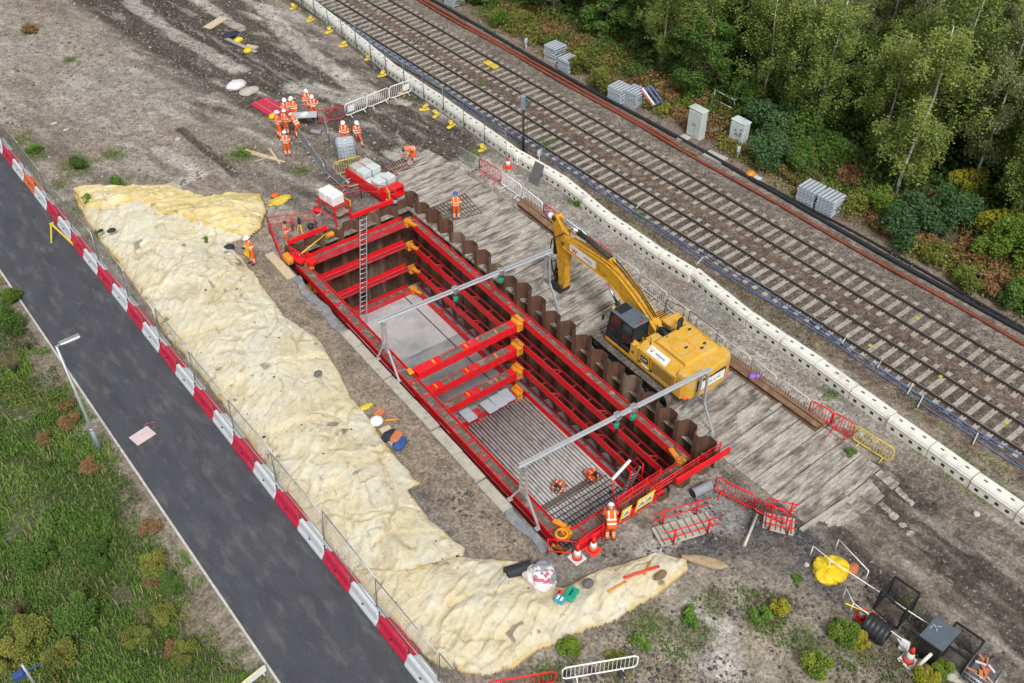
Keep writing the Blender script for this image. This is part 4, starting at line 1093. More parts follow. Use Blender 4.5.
b = MB(); b.tube([W(.3, 3.4, 0), W(.5, 3.4, 1.1)], .05, 8); b.build('post', 'red_dusty', t)
b = MB(); b.tube([W(.5, 3.38, 1.1), W(.62, 4.45, 1.5)], .075, 8); b.build('arm', 'white', t)
b = MB(); b.tube([W(.62, 3.5, 1.1), W(.62, 3.5, .1)], .012, 4); b.ball(W(.62, 3.5, .1), .09); b.build('hook', 'black', t)

def board(name, c, w, h, rz, tilt, key, parent=None, label=None, cat=None):
    m_ = Matrix.Translation(c) @ Matrix.Rotation(rz, 4, 'Z') @ Matrix.Rotation(tilt, 4, 'X')
    b = MB(); b.box((0, 0, 0), (w, .03, h), mtx=m_); o = b.build(name, key, parent)
    if label: tag(o, label, cat)
    return o, m_
def warning_sign(v0, w, h, label, n):
    t = thing('warning_sign', label, 'sign', W(-.9, v0, 0), 0, 'warning signs on the shaft rail')
    tr = .12
    o, m_ = board('panel', W(-.9, v0, .62), w, h, -PIT_YAW, tr, 'sign_yellow', t)
    for k in range(n):
        cx = (k - (n - 1) / 2) * .42
        wb = MB(); wb.box((cx, -.02, .12), (.38, .012, .42 if n == 2 else .5), mtx=None)
        wb2 = MB(); wb2.box((0, 0, 0), (.36, .012, h * .62), mtx=m_ @ Matrix.Translation((cx, -.022, .04))); wb2.build('white_field', 'white', t)
        tb = MB()
        tri = [(-.16, -.12), (.16, -.12), (0, .17)]
        vs = [tuple(m_ @ Vector((cx + p[0], y_, p[1] + .06))) for y_ in (-.031, -.036) for p in tri]
        tb.add(vs, [(0, 1, 2), (3, 5, 4), (0, 3, 4, 1), (1, 4, 5, 2), (2, 5, 3, 0)]); tb.build('black_triangle', 'sign_black', t)
        tb = MB(); tri = [(-.11, -.09), (.11, -.09), (0, .11)]
        vs = [tuple(m_ @ Vector((cx + p[0], y_, p[1] + .06))) for y_ in (-.037, -.041) for p in tri]
        tb.add(vs, [(0, 1, 2), (3, 5, 4), (0, 3, 4, 1), (1, 4, 5, 2), (2, 5, 3, 0)]); tb.build('yellow_triangle', 'sign_yellow', t)
        tb = MB(); tb.box((0, 0, 0), (.022, .006, .09), mtx=m_ @ Matrix.Translation((cx, -.043, .06))); tb.box((0, 0, 0), (.022, .006, .02), mtx=m_ @ Matrix.Translation((cx, -.043, -.005))); tb.build('exclamation_mark', 'sign_black', t)
    tb = MB()
    for k in range(2): tb.box((0, 0, 0), (w * .8, .008, .035), mtx=m_ @ Matrix.Translation((0, -.02, -h / 2 + .06 + .06 * k)))
    tb.build('text_line', 'sign_black', t)
warning_sign(2.95, .52, .82, 'smaller yellow warning sign with a single triangle, next to the man in orange', 1)
warning_sign(4.0, .95, .9, 'wider yellow warning sign with two triangles, next to the pile corner', 2)
b = MB()
for k in range(20):
    a = 2 * PI * k / 20
b.tube([(W(.1, .4, .25)[0] + .24 * math.cos(2 * PI * k / 16), W(.1, .4, .25)[1] + .24 * math.sin(2 * PI * k / 16), .2 + .02 * (k % 3)) for k in range(34)], .06, 6)
tag(b.build('sling_coil', 'orange'), 'coiled orange sling hanging at the lower corner of the shaft', 'sling')

# long ladder down the far wall
t = thing('shaft_ladder', 'long aluminium ladder down the short pile wall from the pump platform', 'ladder', W(23.2, 4.4, 0), 0)
for dv in (-.21, .21):
    b = MB(); b.bar(W(21.6, 3.0 + dv, FLOOR + .06), W(22.65, 4.4 + dv, 1.4), .04, .08); b.build('stile', 'alu', t)
for k in range(24):
    f = (k + .5) / 24; u_ = 21.6 + 1.05 * f; v_ = 3.0 + 1.4 * f; z_ = FLOOR + .06 + f * 6.9
    b = MB(); b.tube([W(u_, v_ - .21, z_), W(u_, v_ + .21, z_)], .02, 5); b.build('rung', 'alu', t)

# ------------------------------------------------------------------ gantries over the shaft
def gantry(uL, vL, uR, vR, label, trolleys):
    h = 3.25
    t = thing('lifting_gantry', label, 'gantry', W((uL + uR) / 2, (vL + vR) / 2, 0), 0, 'aluminium gantries over the shaft')
    b = MB(); b.bar(W(uL, vL - .25, h), W(uR, vR + .25, h), .02, .17)
    for s_ in (-1, 1): b.bar(W(uL, vL - .25, h + s_ * .085), W(uR, vR + .25, h + s_ * .085), .13, .022)
    b.build('beam', 'alu', t)
    for u_, v_ in ((uL, vL), (uR, vR)):
        for s_ in (-1, 1):
            b = MB(); b.bar(W(u_ + s_ * .13, v_, h - .1), W(u_ + s_ * .22, v_, 1.3), .09, .09); b.bar(W(u_ + s_ * .2, v_, 1.5), W(u_ + s_ * .95, v_ + random.uniform(-.1, .1), .05), .08, .08); b.build('leg', 'alu', t)
            f = MB(); f.box(W(u_ + s_ * .95, v_, .05), (.22, .22, .08), rz=-PIT_YAW, bev=.02); f.build('foot', 'galv', t)
        b = MB(); b.bar(W(u_ - .25, v_, 1.45), W(u_ + .25, v_, 1.45), .06, .3); b.build('cross_brace', 'galv', t)
        b = MB(); b.box(W(u_, v_, h - .14), (.16, .42, .08), rz=-PIT_YAW); b.build('head_plate', 'galv', t)
    for f in trolleys:
        u_ = uL + (uR - uL) * f; v_ = vL + (vR - vL) * f
        b = MB(); b.box(W(u_, v_, h), (.28, .30, .36), rz=-PIT_YAW, bev=.04); tr = b.build('trolley', 'galv', t)
        b = MB(); b.tube([W(u_, v_, h - .18), W(u_, v_, h - .45)], .03, 6); b.box(W(u_, v_, h - .55), (.22, .2, .26), rz=.4, bev=.04); b.build('hoist', 'green_case', tr)
        b = MB(); b.tube([W(u_, v_ + .05, h - .68), W(u_ + .05, v_ + .05, h - 1.1)], .05, 6); b.tube([W(u_, v_ + .14, h - .6), W(u_, v_ + .16, h - 1.3)], .015, 4); b.build('chain', 'black', tr)
gantry(12.75, -.15, 12.2, 9.1, 'aluminium gantry over the shaft whose far legs stand by the excavator stick', (.42, .70))
gantry(1.95, -.15, 1.4, 9.35, 'aluminium gantry over the shaft whose far legs stand behind the excavator', (.49, .58))
# ------------------------------------------------------------------ striped barriers along the road
def striped_barrier_mesh(col, L_=1.93):
    prof = [(-.24, 0), (.46, 0), (.46, .10), (.16, .28), (.08, .60), (.055, .64), (-.055, .64), (-.08, .60), (-.14, .30), (-.24, .13)]
    b = MB(); n = len(prof)
    ends = [(-L_ / 2, .72), (-L_ / 2 + .04, .93), (-L_ / 2 + .10, 1), (L_ / 2 - .10, 1), (L_ / 2 - .04, .93), (L_ / 2, .72)]
    vs = []; fs = []
    for y, k in ends:
        for x, z in prof: vs.append((x * (k if z > .2 else (k + 1) / 2), y, z * (k if z > .3 else 1)))
    for i in range(len(ends) - 1):
        for k in range(n): fs.append((i * n + k, i * n + (k + 1) % n, (i + 1) * n + (k + 1) % n, (i + 1) * n + k))
    fs.append(list(range(n - 1, -1, -1))); fs.append([(len(ends) - 1) * n + k for k in range(n)])
    b.add(vs, fs)
    return b.mesh('striped_barrier', [col])
def make_striped(col):
    r = bpy.data.objects.new('road_barrier', None); COL.objects.link(r); tag(r, 'x', 'road barrier', 'red and white barriers along the road')
    me = striped_barrier_mesh(col); link_mesh('shell', me, r)
    b = MB(); b.box((-.165, 0, .34), (.05, .10, .045), bev=.01); b.build('filler_cap', 'black', r, world=False)
    b = MB(); b.tube([(0, -.97, .1), (0, -.97, .8)], .03, 6); b.build('joint_pin', 'rubber', r, world=False)
    return r
proto = {c: make_striped(c) for c in ('barrier_red', 'barrier_white', 'barrier_faded')}
used = set(); cnt = {'r': 0, 'w': 0}
y0 = 18.0 - 3 * 1.95
seq = []
for k in range(36):
    y = y0 + 1.95 * k
    red = (k % 2 == 1)
    key = 'barrier_red' if red else 'barrier_white'
    if red and abs(y - 57.0) < 1.2: key = 'barrier_faded'
    if y > 72: break
    seq.append((y, key))
for y, key in seq:
    if key == 'barrier_faded': lab = 'only faded orange plastic barrier in the red and white row along the road'
    elif key == 'barrier_red': lab = ORD[cnt['r']] + ' red road barrier up from the lower end, reds only'; cnt['r'] += 1
    else: lab = ORD[cnt['w']] + ' white road barrier up from the lower end, whites only'; cnt['w'] += 1
    loc = (8.88 + random.uniform(-.03, .03), y, .02); rz = random.uniform(-.012, .012)
    if key not in used:
        used.add(key); o = proto[key]; o.location = loc; o.rotation_euler = (0, 0, rz); o['label'] = lab
    else: copy_tree(proto[key], None, loc, rz, lab)

# mesh panels standing on the barriers
def heras(L_, h, key='galv', step=.11, hstep=.25, r=.02, wire=.0045):
    r0 = bpy.data.objects.new('mesh_fence', None); COL.objects.link(r0)
    b = MB()
    b.tube([(0, -L_ / 2, 0), (0, -L_ / 2, h), (0, L_ / 2, h), (0, L_ / 2, 0)], r, 6); b.tube([(0, -L_ / 2, .08), (0, L_ / 2, .08)], r, 6)
    b.build('frame', key, r0, world=False)
    b = MB()
    n = int(L_ / step)
    for i in range(1, n): b.tube([(0, -L_ / 2 + L_ * i / n, .06), (0, -L_ / 2 + L_ * i / n, h)], wire, 3, caps=False)
    m_ = int(h / hstep)
    for i in range(1, m_): b.tube([(0, -L_ / 2, h * i / m_), (0, L_ / 2, h * i / m_)], wire, 3, caps=False)
    b.build('wire_mesh', key, r0, world=False)
    return r0
hp = heras(3.86, 1.75, 'galv', .16, .35, .022, .0045); tag(hp, 'x', 'fence panel', 'mesh panels on the striped barriers')
k = 0
for y in np.arange(13.5, 72, 3.9):
    o = hp if k == 0 else copy_tree(hp)
    o.location = (9.06 + random.uniform(-.04, .04), y, .62); o.rotation_euler = (0, random.uniform(.02, .10), random.uniform(-.012, .012))
    o['label'] = ORD[k] + ' mesh fence panel on the striped barriers up from the lower end'; k += 1

# ------------------------------------------------------------------ white hollow blocks along the railway
def white_block():
    r = bpy.data.objects.new('barrier_block', None); COL.objects.link(r); tag(r, 'x', 'barrier block', 'white barrier blocks along the railway')
    L_ = 2.12; prof = [(-.30, 0), (.30, 0), (.30, .62), (.24, .70), (-.24, .70), (-.30, .62), (-.30, .56), (-.33, .54), (-.33, .48), (-.30, .46)]
    b = MB(); b.prism(prof, -L_ / 2, L_ / 2, 'y'); b.build('shell', 'white_block', r, world=False)
    b = MB()
    for k in range(4): b.box((-.302, -L_ / 2 + .35 + k * .48, .24), (.012, .17, .15))
    b.build('fork_slot', 'black_matt', r, world=False)['kind'] = 'stuff'  # dark plates on the face, painted shade in place of hollow slots
    b = MB()
    for k in range(3): b.box((.0, -L_ / 2 + .45 + k * .62, .701), (.10, .17, .01))
    b.build('top_slot', 'crate_dark', r, world=False)['kind'] = 'stuff'  # same here: dark plates paint the shaded hollows on top
    return r
wb = white_block()
wpath = [(34.85, 73), (34.75, 70.4), (34.2, 63.3), (33.45, 55), (33.4, 49.3), (33.15, 41.6)]
wpath2 = [(33.15, 41.1), (33.4, 37.0), (32.9, 32.8), (32.8, 28.7), (32.95, 25.2), (32.55, 22.0), (32.55, 18.2), (32.4, 15.2), (32.2, 12.2), (32.1, 9.7), (31.95, 6.5), (31.8, 3)]
def along(path, step):
    out = []; carry = step / 2
    for a, c in zip(path, path[1:]):
        L_ = math.hypot(c[0] - a[0], c[1] - a[1]); d = carry
        while d < L_:
            f = d / L_; out.append((a[0] + (c[0] - a[0]) * f, a[1] + (c[1] - a[1]) * f, math.atan2(c[1] - a[1], c[0] - a[0]) + PI / 2)); d += step
        carry = d - L_
    return out
first = True
for path, where in ((wpath, 'from the signal post towards the haul road'), (wpath2, 'from the signal post towards the excavator')):
    pts = along(path, 2.16)
    if path is wpath: pts = pts[::-1]
    for i, (x, y, rz) in enumerate(pts):
        o = wb if first else copy_tree(wb); first = False
        o.location = (x + .32, y, .0); o.rotation_euler = (0, random.uniform(-.02, .02), rz + random.uniform(-.03, .03))
        o['label'] = ORD[i] + ' white barrier block ' + where
fp = heras(2.3, 1.9, 'lamp_grey', .16, .4, .02, .004); tag(fp, 'x', 'fence panel', 'grey mesh panels behind the yellow feet')
pts = [(x, y, rz) for x, y, rz in along(wpath[::-1], 2.34) if y < 73]
for i, (x, y, rz) in enumerate(pts):
    o = fp if i == 0 else copy_tree(fp)
    o.location = (x - .12, y, .02); o.rotation_euler = (0, random.uniform(-.03, .03), rz)
    o['label'] = ORD[i] + ' grey mesh fence panel away from the signal post, in front of the white blocks'
# yellow plastic feet / ballast blocks
yf = bpy.data.objects.new('fence_foot', None); COL.objects.link(yf); tag(yf, 'x', 'fence foot', 'yellow fence feet along the white blocks')
b = MB(); b.box((0, 0, .09), (.72, .28, .17), bev=.06); b.build('block', 'yellow', yf, world=False)
b = MB(); b.box((.12, .1, .27), (.5, .3, .16), bev=.06, rz=.9); b.build('counterweight', 'yellow', yf, world=False)
for i, (px, py) in enumerate(((482, 149), (451, 125), (436, 114), (424, 107), (403, 92), (382, 75), (368, 57), (343, 45), (329, 31), (310, 19), (293, 7), (280, -4))):
    o = yf if i == 0 else copy_tree(yf)
    x, y = G(px, py, .15); o.location = (x, y, gz(x, y) - .02); o.rotation_euler = (0, 0, random.uniform(-.5, .5)); o.scale = (1, 1, random.uniform(.9, 1.1))
    o['label'] = ORD[i] + ' yellow fence foot away from the red cone by the signal post'

# ------------------------------------------------------------------ crowd barriers
def crowd_barrier(label, p, q, key, h=1.0, group='crowd barriers beside the timber mats', feet=True, bars=None, z=None, sheet=None, feetkey=None):
    """p, q: ends of the panel on the ground"""
    mx, my = (p[0] + q[0]) / 2, (p[1] + q[1]) / 2
    L_ = math.hypot(q[0] - p[0], q[1] - p[1]); rz = math.atan2(q[1] - p[1], q[0] - p[0])
    z = gz(mx, my) if z is None else z
    t = thing('crowd_barrier', label, 'barrier', (mx, my, z), rz, group)
    b = MB(); l = L_ / 2 - .03; c = .12
    fr = [(-l, 0, .16 + c), (-l, 0, h - c), (-l + c, 0, h), (l - c, 0, h), (l, 0, h - c), (l, 0, .16 + c), (l - c, 0, .16), (-l + c, 0, .16), (-l, 0, .16 + c)]
    b.tube(fr, .034, 6); b.build('frame', key, t, world=False)
    n = bars or int(L_ / .15); b = MB()
    for i in range(1, n): b.tube([(-l + 2 * l * i / n, 0, .16), (-l + 2 * l * i / n, 0, h)], .015, 4, caps=False)
    b.build('bars', key, t, world=False)['kind'] = 'stuff'
    if feet:
        for s_ in (-.62, .62):
            b = MB(); b.tube([(s_ * l, -.3, .03), (s_ * l, 0, .16), (s_ * l, .3, .03)], .025, 6); b.build('foot', feetkey or key, t, world=False)
    if sheet:
        b = MB(); b.box((sheet[0] * l, -.035, .6), (.5, .012, .42)); b.build('notice', 'white', t, world=False)
    return t
tops = [(458, 146), (479, 158), (501, 171), (522, 186), (543, 203), (565, 218), (587, 235), (612, 252), (640, 272), (668, 294), (697, 317), (726, 340), (752, 358), (778, 377), (811, 400), (834, 412), (856, 425), (896, 450)]
keys = ['galv', 'red_dusty', 'white', 'white', 'red_dusty', 'white', 'red_dusty', 'barrier_pale', 'barrier_pale', 'barrier_pale', 'barrier_pale', 'barrier_pale', 'barrier_pale', 'barrier_pale', 'red', 'red', 'yellow']
labs = {0: 'grey mesh crowd barrier nearest the signal post end of the row', 1: 'faded red crowd barrier near the leaning grey board', 2: 'white crowd barrier next to the end of the brown steel beams', 3: 'white crowd barrier beside the brown steel beams and purple wrapping', 4: 'red crowd barrier behind the tip of the excavator boom',
        5: 'white crowd barrier between two red ones behind the boom', 6: 'red crowd barrier behind the middle of the excavator boom', 7: 'pale crowd barrier behind the bend of the boom', 8: 'pale crowd barrier behind the excavator cab', 9: 'grey crowd barrier behind the excavator engine deck', 10: 'grey crowd barrier behind the excavator counterweight',
        11: 'grey crowd barrier just past the rear of the excavator', 12: 'second grey crowd barrier past the rear of the excavator', 13: 'pale crowd barrier adjoining the pair of red ones', 14: 'red crowd barrier adjoining the pale one near the beam ends', 15: 'red crowd barrier adjoining the yellow one', 16: 'yellow crowd barrier at the end of the row'}
for i in range(len(keys)):
    p = G(*tops[i], 1.0); q = G(*tops[i + 1], 1.0)
    crowd_barrier(labs[i], p, q, keys[i], z=.0)
# barriers near the gathering of workers
up = 'steel barriers round the meeting place'
for i, (a, c, key, sh) in enumerate((((295, 117), (318, 119), 'galv', None), ((318, 123), (345, 118), 'red_dusty', None), ((346, 119), (368, 110), 'white', (-.5,)), ((368, 110), (390, 101), 'white', None), ((390, 101), (412, 93), 'white', (.5,)),
                                     ((299, 140), (312, 158), 'galv', None), ((312, 158), (326, 178), 'galv', None), ((326, 174), (350, 196), 'galv', None), ((325, 128), (330, 146), 'galv', None), ((330, 147), (343, 156), 'galv', None))):
    lab = ['grey steel barrier in front of the folding table of the meeting', 'red barrier between the grey and the white ones near the meeting', 'white barrier with a notice, next to the red one', 'white barrier in the middle of the row crossing the haul road',
           'white barrier with a notice touching the fence by the railway', 'grey barrier starting behind the meeting and running to the shaft', 'grey barrier halfway along the line to the shaft', 'grey barrier behind the white pump box', 'grey barrier at the side of the caged water tank', 'grey barrier at the corner in front of the caged water tank'][i]
    crowd_barrier(lab, G(*a), G(*c), key, group=up, sheet=sh)
crowd_barrier('yellow barrier between the caged water tank and the block skip', G(335, 178), G(362, 170), 'yellow', group=up)
crowd_barrier('white steel barrier in the weeds at the foot of the cream sheet', G(561, 682), G(637, 669), 'white', group='barriers below the cream sheet', h=.92, feetkey='white')
crowd_barrier('red steel barrier in the weeds next to the white one', G(487, 696), G(556, 684), 'red', group='barriers below the cream sheet', h=.92)
for i, (px, py, lab) in enumerate(((568, 680, 'first'), (592, 676, 'second'), (620, 672, 'third'))):
    x, y = G(px, py); b = MB(); b.box((x, y, gz(x, y) + .1), (.22, .6, .16), rz=HEAD + .2, bev=.05)
    tag(b.build('rubber_block', 'rubber'), lab + ' black rubber foot under the white barrier in the weeds', 'barrier foot', 'rubber feet under the white barrier')
crowd_barrier('leaning red barrier beside the grey hose at the pile corner', G(713, 492), G(752, 512), 'red', group='red barriers by the pile corner', h=1.0)
crowd_barrier('red barrier running on towards the footbridge with steps', G(752, 514), G(785, 530), 'red', group='red barriers by the pile corner', h=.9, feet=False)
# foot ramps with red handrails
def ramp(label, a, c, wid, n):
    rz = math.atan2(c[1] - a[1], c[0] - a[0]); L_ = math.hypot(c[0] - a[0], c[1] - a[1])
    mx, my = (a[0] + c[0]) / 2, (a[1] + c[1]) / 2
    t = thing('foot_ramp', label, 'ramp', (mx, my, gz(mx, my) + .02), rz, 'foot ramps with red handrails')
    b = MB(); b.box((0, 0, .06), (L_, wid, .08), bev=.02); b.build('deck', 'concrete_pale', t, world=False)
    b = MB()
    for k in range(n): b.box((-L_ / 2 + L_ * (k + .5) / n, 0, .108), (.05, wid * .92, .02))
    b.build('grip_strips', 'crate_dark', t, world=False)['kind'] = 'stuff'
    for s_ in (-1, 1):
        b = MB()
        for z in (.5, .95): b.tube([(-L_ / 2, s_ * wid / 2, z), (L_ / 2, s_ * wid / 2, z)], .028, 6)
        for x in (-.3, .3): b.tube([(x * L_, s_ * wid / 2, 0), (x * L_, s_ * wid / 2, 1.0)], .045, 6)
        b.build('handrail', 'red', t, world=False)
ramp('foot ramp with red handrails lying below the pile corner', G(656, 540), G(712, 523), 1.0, 8)
ramp('foot ramp with red handrails at the edge of the timber mats', G(762, 524), G(793, 531), .9, 6)

# ------------------------------------------------------------------ timber mats beside the shaft
mprotos = []
def mat_mesh(L_, Wd):
    b = MB(); n = 5; w_ = Wd / n
    for k in range(n): b.box((0, -Wd / 2 + w_ * (k + .5), random.uniform(-.006, .006)), (L_ + random.uniform(-.02, .02), w_ - .012, .15), bev=.01)
    return b.mesh('timber_mat', ['mat_wood'])
for _ in range(5): mprotos.append(mat_mesh(4.94, .98))
colname = ['beside the pile wall', 'on the railway side']
row = 0
for y in np.arange(8.14, 45.5, 1.03):
    for c in range(2):
        x = [27.35, 31.0][c]
        if c == 0 and y < 8.6: continue
        L_ = 4.94
        x0 = 25.15; 
        if c == 0: xc = x0 + L_ / 2; sx = 1
        else: xc = x0 + L_ + .05 + .62 / 1; sx = .25
        if c == 1 and (y > 38 or y < 13): continue
        o = link_mesh('timber_mat', random.choice(mprotos))
        o.location = (xc + random.uniform(-.06, .06), y, -.045 + random.uniform(-.014, .022) - .15 * max(0, (11.8 - y) / 3)); o.scale = (sx, 1, 1)
        o.rotation_euler = (random.uniform(-.008, .008), random.uniform(-.006, .006), random.uniform(-.005, .005) + .01)
        n_ = int(round((y - 8.14) / 1.03))
        tag(o, ORD[n_] + ' timber mat ' + colname[c] + ' up from the lower end', 'timber mat', 'timber mats beside the shaft')
b = MB()
for k in range(3): b.box((30.22 + .02 * k, 15.5 + 8 * k, .055), (.16, 7.9, .10), rz=random.uniform(-.004, .004))
# steel beams lying along the mats
def steel_beam(name, a, c, label, key='brown_steel', w_=.34, h=.3):
    d = Vector((c[0] - a[0], c[1] - a[1], 0)); L_ = d.length; d.normalize(); n = Vector((-d.y, d.x, 0))
    z = .06
    b = MB(); A = Vector((a[0], a[1], z)); Cc = Vector((c[0], c[1], z))
    for zz in (.02, h - .02): b.bar(A + Vector((0, 0, zz)), Cc + Vector((0, 0, zz)), w_, .03)
    b.bar(A + Vector((0, 0, h / 2)), Cc + Vector((0, 0, h / 2)), .03, h - .05)
    tag(b.build(name, key), label, 'steel beam', 'brown steel beams along the mats')
steel_beam('steel_beam', G(519, 206), G(565, 243), 'brown steel beam poking out behind the excavator stick, on the mat side', w_=.4)
steel_beam('steel_beam', G(524, 203), G(570, 238), 'brown steel beam poking out behind the excavator stick, on the railway side', w_=.4)
steel_beam('steel_beam', G(722, 362), G(818, 431), 'long brown steel beam behind the excavator, on the mat side', w_=.35)
steel_beam('steel_beam', G(728, 360), G(822, 428), 'long brown steel beam behind the excavator, on the railway side', w_=.35)
for (px, py, lab) in ((548, 214, 'purple wrapping on the steel beams next to the boom tip'), (752, 377, 'purple wrapping on the long steel beams behind the excavator')):
    x, y = G(px, py, .35); b = MB(); b.ball((x, y, .42), .22, 8, 6, sq=(1, .8, .6)); b.ball((x + .2, y - .15, .4), .13, 8, 6); tag(b.build('wrapping', 'purple'), lab, 'wrapping', 'purple wrappings on the steel beams')
x, y = G(551, 216, .5); b = MB(); b.ball((x, y, .55), .2, 10, 7); tag(b.build('white_ball', 'white'), 'white bundle on the steel beams next to the boom tip', 'bundle')
for i, (a, c, lab) in enumerate((((398, 176), (440, 163), 'pale timber baulk lying above the shaft near the bending worker'), ((770, 412), (785, 402), 'short pale offcut beside the long steel beams'), ((800, 532), (848, 500), 'long pale baulk at the end of the mats'))):
    A, Cc = G(*a), G(*c); b = MB(); b.bar((A[0], A[1], .1), (Cc[0], Cc[1], .1), .16, .14); tag(b.build('timber_baulk', 'concrete_pale'), lab, 'timber baulk')
# thin rebar mats on the ground near the blue helmet
def rebar_grid(label, px4, nu, nv, key, z=.09):
    c = [G(*p) for p in px4]
    t = thing('mesh_sheet', label, 'steel mesh', (c[0][0], c[0][1], 0), 0)
    b = MB()
    for k in range(nu + 1):
        f = k / nu; b.tube([(c[0][0] + (c[1][0] - c[0][0]) * f, c[0][1] + (c[1][1] - c[0][1]) * f, z), (c[3][0] + (c[2][0] - c[3][0]) * f, c[3][1] + (c[2][1] - c[3][1]) * f, z)], .025, 4)
    for k in range(nv + 1):
        f = k / nv; b.tube([(c[0][0] + (c[3][0] - c[0][0]) * f, c[0][1] + (c[3][1] - c[0][1]) * f, z + .02), (c[1][0] + (c[2][0] - c[1][0]) * f, c[1][1] + (c[2][1] - c[1][1]) * f, z + .02)], .025, 4)
    b.build('wires', key, t)['kind'] = 'stuff'
rebar_grid('rusty steel mesh on the mats round the feet of the blue helmeted worker', [(427, 211), (465, 195), (482, 214), (445, 224)], 12, 5, 'rebar_rust')
rebar_grid('rusty steel mesh beside the skip of concrete blocks', [(382, 168), (404, 160), (412, 172), (392, 178)], 9, 2, 'pipe_red')

# ------------------------------------------------------------------ line-side things
def polytube(name, pts, r, key, label, cat, group=None, n=7):
    b = MB(); b.tube(pts, r, n); return tag(b.build(name, key), label, cat, group)
yy = np.linspace(-5, 110, 60)
polytube('trough_pipe', [(42.28 + .05 * math.sin(y * .5), y, .10) for y in yy], .10, 'pipe_red', 'rusty red pipe nearest the tracks along the far track', 'pipe', 'pipes along the far track')
polytube('trough_pipe', [(42.60 + .05 * math.sin(y * .4 + 1), y, .10) for y in yy if y > 34], .10, 'pipe_red', 'shorter rusty red pipe doubling the first beyond the signal cabinets', 'pipe', 'pipes along the far track')
polytube('black_pipe', [(43.05 + .10 * math.sin(y * .23), y, .16) for y in yy], .11, 'pipe_black', 'thick black pipe snaking between the red pipe and the bushes', 'pipe', 'pipes along the far track')
polytube('black_pipe', [(43.35 + .12 * math.sin(y * .31 + 1) + .25 * max(0, (26 - y) / 26), y, .12) for y in yy if y < 31], .065, 'pipe_black', 'thin black pipe beside the thick one, below the pallets', 'pipe', 'pipes along the far track')
for k, (x0, lab) in enumerate(((35.42, 'bright blue cable close along the near rail'), (34.95, 'blue cable in the brown ballast, nearer to the white blocks'), (35.2, 'thin blue cable between the other two'))):
    polytube('cable', [(x0 + .14 * math.sin(y * .35 + k) + .05 * math.sin(y * 1.7 + 2 * k) + (.0 if y < 45 else .04 * (y - 45) * (0 if k == 0 else .3)), y, .05) for y in np.linspace(3, 80, 110)], [.038, .026, .02][k], 'cable_blue', lab, 'cable', 'blue cables along the near track', 5)
polytube('cable', [(34.75 + .35 * math.sin(y * .16) , y, .04) for y in np.linspace(42, 80, 70)], .045, 'hose', 'loose black cable behind the white blocks beyond the signal post', 'cable', None, 5)
for i, (px, py) in enumerate(((880, 364), (910, 390), (920, 403), (975, 440), (845, 340), (640, 206), (700, 262))):
    x, y = G(px, py); b = MB(); b.bar((x - .42, y - .12, .1), (x + .38, y + .12, .1), .05, .06)
    tag(b.build('cable_hanger', 'white_line'), ORD[i] + ' pale cable support bar across the blue cables, in no special order', 'cable support', 'pale bars under the blue cables')
# signal post
x, y = G(523, 153)
t = thing('signal_post', 'dark signal post with a two lamp head by the near track', 'signal', (x, y, 0))
b = MB(); b.tube([(0, 0, 0), (0, 0, 3.4)], .06, 8); b.box((0, 0, .05), (.4, .4, .1)); b.build('post', 'black_matt', t, world=False)
b = MB(); b.box((0, 0, 3.55), (.34, .3, .95), rz=.6, bev=.05); hd = b.build('signal_head', 'lamp_grey', t, world=False)
for z in (3.35, 3.75):
    b = MB(); m_ = Matrix.Translation((0, 0, z)) @ Matrix.Rotation(.6, 4, 'Z') @ Matrix.Translation((0, -.17, 0)) @ Matrix.Rotation(PI / 2, 4, 'X'); b.lathe([(.11, -.02), (.11, .1)], 10, mtx=m_); b.build('lens', 'lens', hd, world=False)
b = MB()
for k in range(10): b.tube([(.25, -.1, .3 * k), (.25, .15, .3 * k)], .012, 4)
for s_ in (-.1, .15): b.tube([(.25, s_, 0), (.25, s_, 3)], .015, 4)
b.build('rungs', 'black_matt', t, world=False)['kind'] = 'stuff'
# small boxes on posts
for px, py, lab in ((539, 164, 'small pale blue box on a post behind the white blocks near the signal'), (526, 50, 'small white box on a post beside the far black pipe'), (737, 160, 'small white box on a post in front of the graffitied cabinet')):
    x, y = G(px, py); t = thing('junction_box', lab, 'junction box', (x, y, gz(x, y)), 0, 'small boxes on posts along the line')
    b = MB(); b.tube([(0, 0, -.05), (0, 0, .6)], .035, 6); b.build('post', 'white', t, world=False)
    b = MB(); b.box((0, 0, .72), (.26, .2, .32), rz=.5, bev=.02); b.build('box', 'crate_grey', t, world=False)
